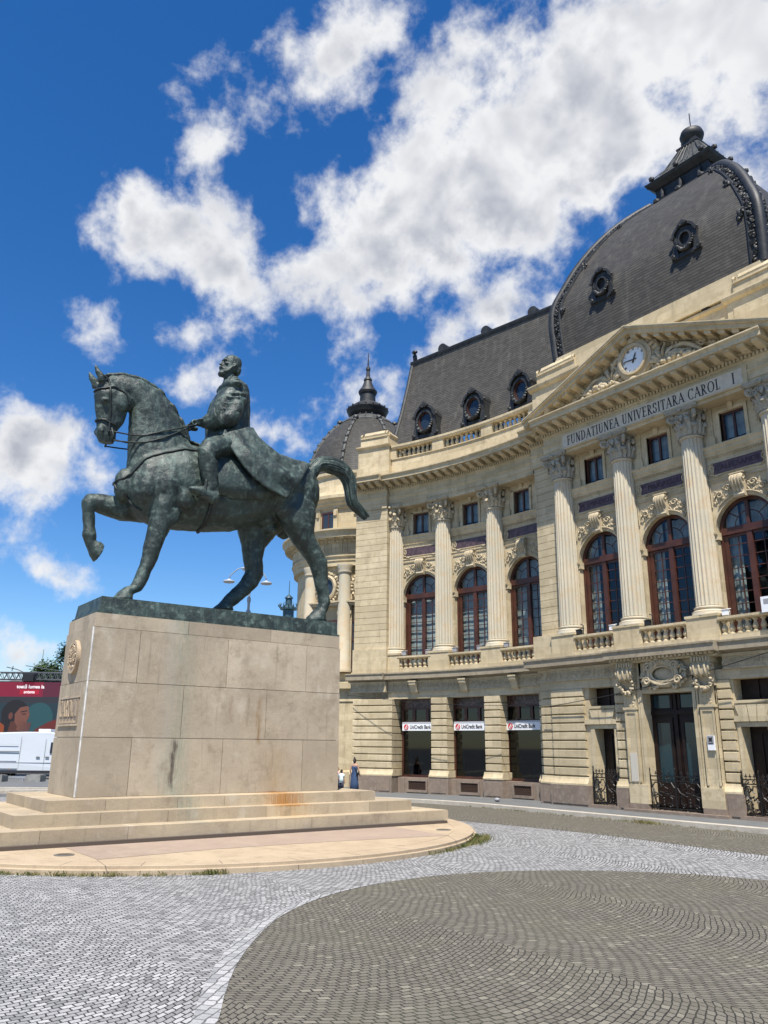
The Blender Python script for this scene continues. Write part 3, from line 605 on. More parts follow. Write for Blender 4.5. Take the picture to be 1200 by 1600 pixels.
# ---- columns
def shaft_mesh(name='column'):
    e=MB(); fl=20; pr=[]
    for i in range(9):
        t=i/8; r=.395-.055*t**1.6; pr.append((r,6.18+t*5.45))
    def fn(a,z):
        t=(a*fl/(2*PI))%1; return 1-.10*max(0,1-(2*(t-.5)/.78)**2)**.5
    e.lathe((0,0,0),pr,140,fn)
    e.lathe((0,0,0),[(.40,6.16),(.46,6.13),(.46,6.10),(.43,6.07),(.43,6.05),(.52,6.0),(.52,5.94),(.54,5.90),(.54,5.87)],28)
    e.lathe((0,0,0),[(.33,11.62),(.385,11.64),(.39,11.68),(.36,11.71),(.35,11.73)],24)
    return e.mesh(name,COLST,True,28)
def capital_mesh():
    e=MB(); z0=11.70; H=.92
    e.lathe((0,0,0),[(.33,z0),(.34,z0+.3),(.37,z0+.6),(.46,z0+.8),(.5,z0+.84)],24)
    for row,(n,hh,r0,off) in enumerate(((8,.34,.37,0),(8,.56,.39,PI/8))):
        for k in range(n):
            a=2*PI*k/n+off; u=Vector((math.cos(a),math.sin(a),0)); rot=Matrix.Rotation(a,3,'Z')
            pts=[u*(r0-.02)+Vector((0,0,z0+.02)),u*r0+Vector((0,0,z0+hh*.5)),u*(r0+.05)+Vector((0,0,z0+hh*.85)),u*(r0+.14)+Vector((0,0,z0+hh)),u*(r0+.17)+Vector((0,0,z0+hh-.09))]
            e.tube(pts,[.10,.105,.10,.085,.05],6,flat=.45)
            for s in (-1,1):
                w=rot@Vector((0,s,0)); e.tube([u*r0+w*.05+Vector((0,0,z0+hh*.3)),u*(r0+.04)+w*.10+Vector((0,0,z0+hh*.6)),u*(r0+.10)+w*.11+Vector((0,0,z0+hh*.72))],[.04,.045,.02],5)
    for k in range(4):
        a=PI/4+k*PI/2; u=Vector((math.cos(a),math.sin(a),0))
        pts=[]
        for i in range(16):
            q=i*.55; rr=.155*(1-i/17); pts.append(u*(.60+rr*math.cos(q+PI*.8))+Vector((0,0,z0+.68+rr*math.sin(q+PI*.8))))
        e.tube(pts,[.055]*16,6)
        e.tube([u*.38+Vector((0,0,z0+.45)),u*.46+Vector((0,0,z0+.66)),u*.56+Vector((0,0,z0+.80)),u*.66+Vector((0,0,z0+.80))],[.045,.06,.06,.05],6)
        a2=k*PI/2; u=Vector((math.cos(a2),math.sin(a2),0)); w=Vector((-u.y,u.x,0))
        for s in (-1,1):
            e.tube([u*.45+w*s*(.16-.0*i)+Vector((0,0,z0+.66))+(w*s*math.cos(i*.8)+Vector((0,0,math.sin(i*.8))))*.085*(1-i/11) for i in range(9)],.035,5)
        e.blob(u*.56+Vector((0,0,z0+.87)),(.09,.09,.10),None,1,.3); e.blob(u*.50+Vector((0,0,z0+.60)),(.07,.07,.12),None,1,.3)
    A=[]
    for k in range(4):
        c=PI/4+k*PI/2
        for t,rr in ((-.07,.80),(.07,.80),(.32,.60),(.785,.545),(1.25,.60)): A.append((rr*math.cos(c+t),rr*math.sin(c+t)))
    for za,zb,k in ((.815,.865,.94),(.866,.935,1.0)): e.hull([(x*k,y*k,z0+za) for x,y in A],[(x*k,y*k,z0+zb) for x,y in A])
    return e.mesh('capital',CAPST,True,40)
sh=shaft_mesh(); cp=capital_mesh()
CREAMCAP=CREAM2
def column(kind,s,capmat=None):
    c=put('column',sh,lib,kind,s); m=cp if capmat is None else cp2; link('capital',m,c); return c
cp2=cp.copy(); cp2.materials.clear(); cp2.materials.append(CREAM2)
for s in (4.1,1.37,-1.37,-4.1): column('P',s)
for s in (2.66,5.40,7.93): column('W',s,1)
# ---- pedestals, balcony slab
e=MB()
def pedestal(mb,M,s,w=.535):
    mb.box(M,s-w,s+w,-.50,.1,5.2,5.80); mb.box(M,s-w-.03,s+w+.03,-.54,.1,5.04,5.2); mb.box(M,s-w-.025,s+w+.025,-.53,.1,5.80,5.88)
for s in (4.1,1.37,-1.37,-4.1): pedestal(e,MP,s)
for s in (2.66,5.40): pedestal(e,MW,s)
pedestal(e,MW,7.86,.42)
e.box(MP,4.64,5.58,-.42,.6,5.04,5.9); e.box(MP,-5.58,-4.64,-.42,.6,5.04,5.9)
e.build('column_pedestals',CREAM,lib)
def slab(mb,M,a,b,d,back):
    mb.prof(M,a,b,[(d,4.74),(d,4.93),(d-.04,4.97),(d-.04,5.02),(back,5.035),(back,4.66),(d+.3,4.66),(d+.25,4.72)])
e=MB(); slab(e,MP,2.0,5.75,-.80,.3); slab(e,MP,-5.75,-2.0,-.80,.3); slab(e,MP,-1.99,1.99,-1.02,.3); slab(e,MW,-.6,8.0,-.80,.3); slab(e,MW,8.01,9.95,-.96,.5)
e.build('balcony_slab',LEDGE,lib)
def scroll_band(mb,M,a,b,d,z0=4.27,z1=4.58):
    mb.box(M,a,b,d,d+.3,z0,z1); mb.box(M,a,b,d-.05,d+.3,z1,4.665); mb.box(M,a,b,d-.03,d+.3,z0-.05,z0)
    n=max(1,int((b-a)/.235))
    for i in range(n):
        s=a+(b-a)*(i+.5)/n; zc=(z0+z1)/2
        mb.tube([M(s+.095*(1-k/13)*math.cos(-k*.75+2.6),d-.012,zc+.095*(1-k/13)*math.sin(-k*.75+2.6)) for k in range(11)]+[],.017,4)
        mb.tube([M(s+.10,d-.012,z0+.03),M(s+.13,d-.012,zc-.02),M(s+.07,d-.012,zc+.11)],.015,4)
e=MB(); scroll_band(e,MP,1.9,4.78,-.50); scroll_band(e,MP,-4.78,-1.9,-.50); scroll_band(e,MP,4.8,5.45,-.36); scroll_band(e,MP,-5.45,-4.8,-.36); scroll_band(e,MW,-.3,8.0,-.50); scroll_band(e,MW,8.02,9.82,-.68)
e.build('scroll_frieze',CREAM2,lib,True,40)
# ---- bay pieces in the local frame (x right, y into the wall)
HW,ZS=.80,8.50
def archtop(mb,hw,zs,z1,x0,x1,d0,d1,n=20):
    P=[(hw*math.cos(PI*i/n),zs+hw*math.sin(PI*i/n)) for i in range(n+1)]
    T=[(x1 if i==0 else x0 if i==n else max(x0,min(x1,x1+(x0-x1)*i/n)),z1) for i in range(n+1)]
    T[0]=(x1,zs); T[-1]=(x0,zs); T[1]=(x1,z1); T[-2]=(x0,z1)
    for i in range(n):
        mb.hull([(P[i][0],d0,P[i][1]),(T[i][0],d0,T[i][1]),(T[i+1][0],d0,T[i+1][1]),(P[i+1][0],d0,P[i+1][1])],[(P[i][0],d1,P[i][1]),(T[i][0],d1,T[i][1]),(T[i+1][0],d1,T[i+1][1]),(P[i+1][0],d1,P[i+1][1])])
def bay_wall(w):
    e=MB(); d0,d1=.16,.50; ow=.97
    for a,b in ((-w,-ow),(ow,w)):
        z=5.0
        while z<ZS-.01:
            z2=min(z+.292,ZS); e.box(MX,a,b,d0+.01,d1,z,z2); e.box(MX,a+.0,b-.0,d0,d0+.02,z+.008,z2-.008); z=z2
    archtop(e,ow,ZS,10.05,-w,w,d0,d1)
    e.box(MX,-w,w,d0,d1,10.05,11.30)
    # small upper window
    for a,b in ((-w,-.42),(.42,w)): e.box(MX,a,b,d0,d1,11.30,12.30)
    e.box(MX,-w,w,d0,d1,12.30,12.75)
    # joints above the impost
    # impost
    for a,b in ((-w,-ow+.06),(ow-.06,w)):
        e.prof(MX,a,b,[(d0-.02,ZS-.26),(d0-.02,ZS-.14),(d0-.07,ZS-.08),(d0-.07,ZS-.02),(d1,ZS-.02),(d1,ZS-.26)])
    # reveal ring of the arch and jamb
    e.prof(MX,-w,w,[(d0-.001,10.16),(d0-.03,10.18),(d0-.03,10.22),(d0-.001,10.24),(d1,10.24),(d1,10.16)])
    # sill course under the small window, with a bead row
    e.prof(MX,-w,w,[(d0,10.90),(d0-.06,10.94),(d0-.06,11.0),(d0-.11,11.06),(d0-.11,11.15),(d0-.16,11.22),(d0-.16,11.27),(d0,11.30)])
    k=int(w*2/.085)
    for i in range(k): e.blob((-w+(i+.5)*2*w/k,d0-.045,10.875),(.03,.03,.03),None,1)
    # casing of the small window
    for sg in (-1,1):
        a,b=sorted((sg*.42,sg*.53)); e.box(MX,a,b,d0-.045,d0+.1,11.30,12.36)
        a,b=sorted((sg*.66,sg*.88)); e.box(MX,a,b,d0-.05,d0+.1,11.55,12.56); e.box(MX,a-.05,b+.05,d0-.08,d0+.1,11.30,11.55); e.box(MX,a+.05,b-.05,d0-.07,d0,11.65,12.3)
    e.box(MX,-.53,.53,d0-.045,d0+.1,12.302,12.42); e.prof(MX,-.09,.09,[(d0-.11,12.56),(d0-.07,12.33),(d0,12.33),(d0,12.56)])
    e.box(MX,-w,w,d0-.06,d0+.1,12.56,12.60)
    # stone soffit of the entablature
    return e
wp=bay_wall(1.3665).mesh('wall',CREAM); ww=bay_wall(1.40).mesh('wall',CREAM)
def arched_window():
    e=MB(); y0,y1=.36,.47
    o,i_=.965,.86
    n=20
    for k in range(n):
        a,b=PI*k/n,PI*(k+1)/n
        e.hull([(r*math.cos(t),y0,ZS+r*math.sin(t)) for r,t in ((o,a),(o,b),(i_,b),(i_,a))],[(r*math.cos(t),y1,ZS+r*math.sin(t)) for r,t in ((o,a),(o,b),(i_,b),(i_,a))])
    for sg in (-1,1):
        a,b=sorted((sg*i_,sg*o)); e.box(MX,a,b,y0,y1,5.04,ZS)
        a,b=sorted((sg*.72,sg*.855)); e.box(MX,a,b,y0+.02,y1,5.05,ZS-.14)
    e.box(MX,-i_,i_,y0-.05,y1,ZS-.13,ZS+.09); e.box(MX,-.085,.085,y0-.03,y1,5.05,ZS-.13); e.box(MX,-.055,.055,y0-.01,y1,ZS+.09,ZS+.9)
    # fanlight bars
    q=.46
    e.tube([(q*math.cos(PI*k/16),y0+.05,ZS+.08+q*math.sin(PI*k/16)) for k in range(17)],.018,4)
    for a in (42,138): e.tube([(q*math.cos(R(a)),y0+.05,ZS+.08+q*math.sin(R(a))),(.87*math.cos(R(a)),y0+.05,ZS+.02+.87*math.sin(R(a)))],.018,4)
    for sg in (-1,1):
        e.box(MX,*sorted((sg*.395,sg*.42)),y0+.03,y0+.07,5.1,ZS-.13)
        for k in range(1,9): e.box(MX,*sorted((sg*.085,sg*.72)),y0+.031,y0+.069,5.1+k*.365,5.125+k*.365)
        e.box(MX,*sorted((sg*.085,sg*.72)),y0+.021,y0+.08,5.05,5.35); e.box(MX,*sorted((sg*.085,sg*.72)),y0+.021,y0+.08,ZS-.22,ZS-.13)
    return e
aw=arched_window().mesh('window',WOOD)
p=[(.86*math.cos(PI*k/20),ZS+.86*math.sin(PI*k/20)) for k in range(21)]
e=MB(); e.add([(x,.41,z) for x,z in p+[(-.86,5.06),(.86,5.06)]],[tuple(range(23))]); ap=e.mesh('pane',GLASS)
def drape(x0,x1,y,z0,z1,amp=.035,fq=26.,n=40):
    rows=[]
    for z in (z0,z1): rows.append([(x0+(x1-x0)*i/n,y+amp*math.sin(fq*(x0+(x1-x0)*i/n))+amp*.5*math.sin(11*(x0+(x1-x0)*i/n)),z) for i in range(n+1)])
    return rows
def curtain(kind):
    e=MB()
    if kind==0:
        e.grid(drape(-.85,.85,.62,5.05,9.35,.003,14.))
    else:
        e.grid(drape(-.85,-.42,.60,5.05,9.3,.010,30.)); e.grid(drape(.62,.85,.60,5.05,9.3,.010,30.)); e.grid(drape(-.42,.62,.70,8.4,9.35))
    return e.mesh('curtain',CURT,True)
cu0,cu1=curtain(0),curtain(1)
e=MB(); b=1.3
for P in ([(-b,.5,5),(-b,2.2,5),(-b,2.2,12.7),(-b,.5,12.7)],[(b,.5,5),(b,2.2,5),(b,2.2,12.7),(b,.5,12.7)],[(-b,2.2,5),(b,2.2,5),(b,2.2,12.7),(-b,2.2,12.7)],[(-b,.5,5),(b,.5,5),(b,2.2,5),(-b,2.2,5)],[(-b,.5,10.3),(b,.5,10.3),(b,2.2,10.3),(-b,2.2,10.3)],[(-b,.5,12.7),(b,.5,12.7),(b,2.2,12.7),(-b,2.2,12.7)]): e.add(P,[(0,1,2,3)])
room=e.mesh('interior',DARK)
e=MB(); y0,y1=.25,.33
for a,b2,c,d in ((-.42,.42,11.30,11.37),(-.42,.42,12.23,12.30),(-.42,-.34,11.37,12.23),(.34,.42,11.37,12.23),(-.035,.035,11.37,12.23)): e.box(MX,a,b2,y0,y1,c,d)
sw=e.mesh('window',WOOD)
e=MB(); e.add([(-.35,.29,11.36),(.35,.29,11.36),(.35,.29,12.24),(-.35,.29,12.24)],[(0,1,2,3)]); sp_=e.mesh('pane',GLASS)
e=MB(); e.grid(drape(-.4,.4,.45,11.5,12.3,.02)); scu=e.mesh('curtain',CURT,True)
def plaque(txt):
    e=MB(); e.box(MX,-.80,.80,.125,.20,10.33,10.69); m=e.mesh('name_plaque',MARB)
    t=text_mesh(txt,.25,MARBT,.004,.95) if txt else None
    return m,t
e=MB()
for sg in (-1,1):
    e.tube([(sg*(.86+.10*(1-k/15)*math.cos(k*.7)),.14,10.51+.15*(1-k/15)*math.sin(k*.7)) for k in range(12)],.03,5)
    e.tube([(sg*.80,.13,10.31),(sg*.98,.13,10.36),(sg*1.0,.13,10.51),(sg*.98,.13,10.66),(sg*.80,.13,10.71)],.028,5)
    for k in range(3): e.blob((sg*(.60+.07*k),.13,10.28-.02*(k==1)),(.045,.04,.045),None,1)
e.box(MX,-.84,.84,.12,.17,10.70,10.73); e.box(MX,-.84,.84,.12,.17,10.29,10.32)
pfr=e.mesh('plaque_frame',CREAM2,True,40)
def arch_orn():
    e=MB()
    # console keystone with scrolls
    pts=[]
    e.prof(MX,-.19,.19,[(-.02,10.13),(-.10,10.05),(-.14,9.92),(-.08,9.80),(.0,9.70),(.03,9.56),(-.02,9.46),(.02,9.40),(.2,9.40),(.2,10.13)])
    for x in (-.19,.19): e.tube([(x,-.02+.10*(1-k/13)*math.cos(k*.7),9.97+.10*(1-k/13)*math.sin(k*.7)) for k in range(11)],.035,5)
    e.box(MX,-.23,.23,-.05,.2,10.131,10.17)
    for x in (-.1,0,.1): e.tube([(x,-.11,10.05),(x,-.155,9.92),(x,-.09,9.79),(x,-.01,9.68),(x,.02,9.55)],.028,5)
    # raised leafage filling the spandrel strip over the arch
    P=[]
    for a in range(48,133,4):
        for r in (1.14,1.28,1.42):
            x,z=r*math.cos(R(a)),ZS+r*math.sin(R(a))
            if abs(x)>.22 and z<10.1: P.append((x,z))
    foliage(e,P,130,.10,.034,.165)
    for sg in (-1,1):
        for k0,(cx,cz) in enumerate(((.42,9.80),(.70,9.62))):
            e.tube([(sg*(cx+.13*(1-k/15)*math.cos(k*.75)),.12,cz+.11*(1-k/15)*math.sin(k*.75)) for k in range(12)],.026,5)
        e.tube([(sg*1.08*math.cos(R(a)),.13,ZS+1.08*math.sin(R(a))) for a in range(44,85,5)],.025,5)
        e.tube([(sg*.98,.13,ZS+.78),(sg*.98,.13,ZS+1.56),(sg*.24,.13,ZS+1.56)],.02,5)
    return e.mesh('arch_carving',CREAM2,True,50)
ao=arch_orn()
e=MB(); a=.84
e.box(MX,-a,a,-.50,-.22,5.04,5.22); e.prof(MX,-a,a,[(-.50,5.63),(-.54,5.67),(-.54,5.74),(-.20,5.75),(-.20,5.63)]); bl=e.mesh('balustrade',CREAM)
names=['M. EMINESCU','T. MAIORESCU','V. ALECSANDRI']
def bay(kind,s,i):
    lw=put('wall',wp if kind=='P' else ww,lib,kind,s)
    w=put('window',aw,lib,kind,s); link('pane',ap,w); link('curtain',cu0 if kind=='W' else cu1,w)
    put('interior',room,lib,kind,s)
    w=put('window',sw,lib,kind,s); link('pane',sp_,w); link('curtain',scu,w)
    m,t=plaque(names[i] if kind=='P' else None); q=put('name_plaque',m,lib,kind,s); link('plaque_frame',pfr,q)
    if t:
        k_=MB(); k_.add([v.co for v in t.vertices],[tuple(f.vertices) for f in t.polygons])
        for w_ in (k_.pieces() or [k_]): link('lettering',w_.mesh('lettering',MARBT),q,(0,.120,10.51))
    put('arch_carving',ao,lib,kind,s)
    b=put('balustrade',bl,lib,kind,s)
    for k in range(7): link('baluster',bal_lo,b,(-.84+1.68*(k+.5)/7,-.36,5.225))
for i,s in enumerate((2.735,0,-2.735)): bay('P',s,i)
for i,s in enumerate((6.67,4.03,1.30)): bay('W',s,i)
# ---- rusticated upper piers
def courses(mb,M,s0,s1,d,back,z0,z1,pitch,g=.016,proud=.02):
    n=int(round((z1-z0)/pitch)); h=(z1-z0)/n
    mb.box(M,s0+.015,s1-.015,d+proud,back,z0,z1)
    for i in range(n): mb.box(M,s0,s1,d,d+proud+.001,z0+i*h+g/2,z0+(i+1)*h-g/2)
    for i in range(n):
        mb.box(M,s0,s0+.016,d+.022,min(back,d+1.5),z0+i*h+g/2,z0+(i+1)*h-g/2); mb.box(M,s1-.016,s1,d+.022,min(back,d+1.5),z0+i*h+g/2,z0+(i+1)*h-g/2)
e=MB(); courses(e,MP,4.02,5.56,.04,1.6,5.9,12.55,.275); courses(e,MP,-5.56,-4.02,.04,1.6,5.9,12.55,.275)
courses(e,MW,8.06,9.74,-.58,3.9,6.1,12.55,.275); e.box(MW,8.02,9.78,-.63,3.9,5.03,6.1)
e.build('rusticated_pier',CREAM,lib)
# ---- ground floor of the wing
def rust_local(mb,M,a,b,d,back,z0=1.05,z1=3.93):
    n=10; h=(z1-z0)/n
    mb.box(M,a+.05,b-.05,d+.10,back,z0,z1)
    for i in range(n): mb.prof(M,a,b,[(d,z0+i*h+.06),(d,z0+(i+1)*h-.014),(d+.03,z0+(i+1)*h),(back-.01,z0+(i+1)*h),(back-.01,z0+i*h+.038),(d+.03,z0+i*h+.038)])
    mb.prof(M,a-.08,b+.08,[(d-.10,.785),(d-.10,.84),(d-.06,.90),(d-.02,.98),(d,1.05),(back,1.05),(back,.785)])
def gran_block(mb,M,a,b,d,back,z1=.78):
    mb.box(M,a,b,d,back,.10,z1); mb.box(M,a+.10,b-.10,d-.018,d+.02,.19,z1-.10)
e=MB(); g=MB()
for s in (2.68,5.40): rust_local(e,MW,s-.40,s+.40,-.50,.1); gran_block(g,MW,s-.47,s+.47,-.58,.1)
rust_local(e,MW,7.72,9.72,-.62,.4); gran_block(g,MW,7.66,9.8,-.72,.4); gran_block(g,MW,8.3,9.3,-.735,-.6)
rust_local(e,MW,-.5,.36,-.42,.1); gran_block(g,MW,-.5,.42,-.50,.1)
# lintels and jamb strips
for s in (6.62,4.04,1.42): e.box(MW,s-1.02,s+1.02,-.40,.05,4.03,4.25); e.box(MW,s-.98,s+.98,-.43,-.39,4.10,4.20)
e.box(MW,-.4,8.0,-.46,.05,3.935,4.225)
for s in (6.62,4.04,1.42): e.prof(MW,s-.17,s+.17,[(-.74,4.66),(-.74,4.50),(-.66,4.40),(-.60,4.20),(-.50,4.12),(-.4,4.12),(-.4,4.66)]); e.box(MW,s-.2,s+.2,-.77,-.4,4.60,4.655)
e.build('rusticated_base',CREAM,lib)
def shopfront():
    e=MB(); w=.93
    for a,b,c,d in ((-w,w,3.50,3.57),(-w,w,2.94,3.01),(-w,-w+.08,.80,4.03),(w-.08,w,.80,4.03),(-.40,-.32,3.01,3.50),(.32,.40,3.01,3.50),(-w,w,.74,.84),(-.32,-.26,3.05,3.5),(.26,.32,3.05,3.5)): e.box(MX,a,b,-.05,.06,c,d)
    f=e.mesh('shop_window',WOOD)
    e=MB(); e.add([(-w,.0,.8),(w,.0,.8),(w,.0,3.5),(-w,.0,3.5)],[(0,1,2,3)]); p=e.mesh('pane',GLASSD)
    e=MB(); e.box(MX,-w+.05,w-.05,-.02,.05,3.57,4.035); v=e.mesh('marble_panel',VEIN)
    e=MB()
    for P in ([(-w,.06,.1),(-w,1.6,.1),(-w,1.6,4),(-w,.06,4)],[(w,.06,.1),(w,1.6,.1),(w,1.6,4),(w,.06,4)],[(-w,1.6,.1),(w,1.6,.1),(w,1.6,4),(-w,1.6,4)],[(-w,.06,.78),(w,.06,.78),(w,1.6,.78),(-w,1.6,.78)],[(-w,.06,4.0),(w,.06,4.0),(w,1.6,4.0),(-w,1.6,4.0)]): e.add(P,[(0,1,2,3)])
    r=e.mesh('interior',DARK)
    e=MB(); e.add([(-w,.35,1.35),(w-.25,.35,1.35),(w-.25,.35,3.4),(-w,.35,3.4)],[(0,1,2,3)]); bl_=e.mesh('roller_blind',plain('dark_blind',(.035,.048,.045),.8))
    e=MB(); e.box(MX,-.62,-.56,.12,.16,.82,2.9); e.box(MX,-.2,.1,.5,.7,.82,1.35); e.blob((.25,.6,1.0),(.22,.15,.2),None,1); fu=e.mesh('furniture',plain('office_grey',(.10,.12,.13),.6))
    return f,p,v,r,bl_,fu
SF_=shopfront()
def apron():
    e=MB(); w=.95
    e.box(MX,-w,w,-.30,.05,.10,.74); e.box(MX,-w,-.62,-.34,-.29,.12,.72); e.box(MX,.62,w,-.34,-.29,.12,.72)
    for a,b,c,d in ((-.5,-.42,.16,.68),(.42,.5,.16,.68),(-.42,.42,.60,.68),(-.42,.42,.16,.26)): e.box(MX,a,b,-.36,-.29,c,d)
    m=e.mesh('granite_apron',GRAN)
    e=MB(); e.box(MX,-.43,.43,-.305,-.30,.26,.60); k=MB()
    k2=[]
    for i in range(-6,12):
        for sg in (-1,1):
            x=-.42+i*.1
            a=(x,.26); b=(x+.34,.60)
            if sg<0: a,b=(x+.34,.26),(x,.60)
            xs=[max(-.42,min(.42,q[0])) for q in (a,b)]
            # clip to the opening
            t0=0 if a[0]==xs[0] else (xs[0]-a[0])/(b[0]-a[0]); t1=1 if b[0]==xs[1] else (xs[1]-a[0])/(b[0]-a[0])
            z0,z1=a[1]+t0*.34,a[1]+t1*.34
            if abs(t1-t0)>.05: k2.append(((xs[0],-.325,z0),(xs[1],-.325,z1)))
    gm=e.mesh('vent_opening',DARK)
    for a,b in k2: k.tube([a,b],.011,4)
    return m,gm,k.mesh('vent_grille',plain('rusty_iron',(.07,.035,.02),.8))
AP=apron()
for s in (6.62,4.04,1.42):
    a=put('granite_apron',AP[0],lib,'W',s); link('vent_opening',AP[1],a); link('vent_grille',AP[2],a)
    w=put('shop_window',SF_[0],lib,'W',s); 
    for nm,m in (('pane',SF_[1]),('marble_panel',SF_[2]),('roller_blind',SF_[4]),('furniture',SF_[5])): link(nm,m,w)
    put('interior',SF_[3],lib,'W',s)
# ---- ground floor of the pavilion
for sg in (1,-1):
    ab=lambda a,b: sorted((sg*a,sg*b))
    rust_local(e:=MB(),MP,*ab(4.80,5.40),-.36,.5); rust_local(e,MP,*ab(3.36,4.78),-.50,.5)
    rust_local(e,MP,*ab(1.63,2.04),-.50,.4)
    # flat arch over the side door, hatch surround
    e.box(MP,*ab(2.04,3.36),-.40,.3,2.72,3.30); e.box(MP,*ab(2.04,3.36),-.40,.3,3.98,4.24)
    
    for za,zb in ((.3,2.715),(3.305,3.975)): e.box(MP,*ab(3.16,3.36),-.40,.3,za,zb); e.box(MP,*ab(2.04,2.1),-.40,.3,za,zb)
    c=2.62
    for a,b,a2,b2 in ((-.10,.10,-.14,.14),(.125,.36,.165,.52),(-.36,-.125,-.52,-.165)): e.ext(MP,[(sg*(c+a),2.74),(sg*(c+b),2.74),(sg*(c+b2),3.2),(sg*(c+a2),3.2)],-.48,-.39)
    e.box(MP,*ab(3.0,3.36),-.485,-.39,2.74,2.90); e.box(MP,*ab(2.05,2.24),-.485,-.39,2.74,2.90)
    e.box(MP,*ab(3.0,3.16),-.43,.1,.3,2.597); e.box(MP,*ab(2.10,2.2),-.43,.1,.3,2.597); e.box(MP,*ab(2.10,3.16),-.43,.1,2.60,2.72)
    e.box(MP,*ab(2.10,3.16),-.46,.1,3.25,3.33)
    e.box(MP,*ab(1.6,4.8),-.46,.3,3.935,4.225); e.box(MP,*ab(4.8,5.4),-.34,.3,3.935,4.225)
    e.build('rusticated_base',CREAM,lib)
    gran_block(g,MP,*ab(3.2,4.9),-.60,.4); gran_block(g,MP,*ab(4.902,5.48),-.45,.5); gran_block(g,MP,*ab(1.58,2.14),-.60,.4)
    g.box(MP,*ab(2.0,3.3),-.62,.1,.10,.22)
    e=MB(); e.box(MP,*ab(2.2,3.0),.04,.1,.2,2.62); e.box(MP,*ab(2.28,2.56),.01,.05,.4,2.4); e.box(MP,*ab(2.64,2.92),.01,.05,.4,2.4); dr=e.build('side_door',WOODD,lib)
    e=MB(); e.box(MP,*ab(2.10,3.16),.0,.05,3.3,4.0); e.box(MP,*ab(2.6,2.66),-.04,.0,3.3,4.0); e.build('hatch_window',WOODD,lib)
g.box(MP,-1.75,1.75,-.80,.1,.10,.20); g.box(MP,-1.62,-.92,-.66,.1,.20,.36); g.box(MP,.92,1.62,-.66,.1,.20,.36)
g.build('granite_plinth',GRAN,lib)
# portal
e=MB()
for sg in (1,-1):
    ab=lambda a,b: sorted((sg*a,sg*b))
    e.box(MP,*ab(.90,1.58),-.56,.2,.36,4.6); e.box(MP,*ab(1.0,1.06),-.606,-.5,.92,3.72); e.box(MP,*ab(1.14,1.56),-.63,-.5,.92,3.20)
    e.box(MP,*ab(.90,1.60),-.66,-.5,.36,.92); e.box(MP,*ab(.88,.98),-.62,-.2,.36,3.72)
    e.box(MP,*ab(1.12,1.18),-.655,-.6,.98,3.15); e.box(MP,*ab(1.50,1.56),-.655,-.6,.98,3.15); e.box(MP,*ab(1.18,1.50),-.655,-.6,3.05,3.15)
    e.box(MP,*ab(1.10,1.60),-.68,-.5,3.16,3.24)
    for k in range(3): 
        for j in range(5): e.blob(MP(sg*(1.22+.13*k),-.64,3.30+.085*j),(.035,.03,.035),None,1)
    e.box(MP,*ab(1.12,1.58),-.64,-.5,3.24,3.76)
e.box(MP,-1.0,1.0,-.60,.0,3.64,3.76); e.box(MP,-.98,.98,-.56,.0,3.76,4.62)
e.box(MP,-1.9,1.9,-.78,.1,4.60,4.665)
n=26
for i in range(n):
    s=-1.85+3.7*(i+.5)/n; e.box(MP,s-.045,s+.045,-.93,-.77,4.665,4.74)
for sg in (1,-1):
    for i in range(6):
        s=sg*(1.12+.095*i); e.box(MP,s-.03,s+.03,-.86,-.7,4.47,4.60)
    e.box(MP,*sorted((sg*1.05,sg*1.68)),-.80,-.4,4.44,4.60)
e.build('portal',CREAM,lib)
e=MB()
for sg in (1,-1):
    x=sg*1.36
    P=[(-.56,4.44),(-.80,4.44),(-.86,4.34),(-.86,4.20),(-.84,4.10),(-.70,4.04),(-.64,3.92),(-.62,3.78),(-.5,3.78)]
    e.prof(MP,*sorted((sg*1.08,sg*1.64)),P)
    for k in (-.18,0,.18): e.tube([MP(x+k,-.82,4.44),MP(x+k,-.88,4.34),MP(x+k,-.88,4.2),MP(x+k,-.84,4.09),MP(x+k,-.72,4.02)],.032,6)
    for s in (1.08,1.64): e.tube([MP(sg*s,-.76+.15*(1-i/14)*math.cos(i*.75),4.27+.15*(1-i/14)*math.sin(i*.75)) for i in range(12)],.04,5)
    for i in range(60):
        a=random.uniform(PI,2*PI); e.blob(MP(x+.27*math.cos(a)+random.uniform(-.05,.05),-.72+random.uniform(-.07,.07),4.0+.34*math.sin(a)+random.uniform(-.05,.05)),(.055,.05,.055),None,1,.5)
# cartouche: oval shield, scrolled frame, laurel sprays
for i in range(28):
    a=2*PI*i/28; b_=2*PI*(i+1)/28
e.tube([MP(.50*math.cos(2*PI*i/28),-.72,4.20+.32*math.sin(2*PI*i/28)) for i in range(29)],.075,7)
e.tube([MP(.40*math.cos(2*PI*i/28),-.74,4.20+.23*math.sin(2*PI*i/28)) for i in range(29)],.04,6)
e.blob(MP(0,-.60,4.20),(.42,.09,.25),None,2)
for sg in (1,-1):
    for cx,cz,q in ((.46,4.42,.16),(.55,4.0,.14),(.26,4.50,.12)): e.tube([MP(sg*(cx+q*(1-k/15)*math.cos(k*.75)),-.78,cz+q*(1-k/15)*math.sin(k*.75)) for k in range(13)],.045,5)
    for k in range(46):
        t=k/45; a=R(-70+130*t); x=.68+.12*math.sin(3*t); cx,cz=sg*(.74*math.cos(a)+.0),4.18+.42*math.sin(a)
        e.blob(MP(cx+random.uniform(-.07,.07),-.66+random.uniform(-.08,.04),cz+random.uniform(-.06,.06)),(.12,.035,.045),Matrix.Rotation(random.uniform(0,PI),3,'Y'),1)
for k in range(5): e.blob(MP(-.16+.08*k,-.78,4.58-.03*abs(k-2)),(.06,.07,.10),None,1)
e.blob(MP(0,-.7,3.86),(.34,.08,.08),None,2,.3)
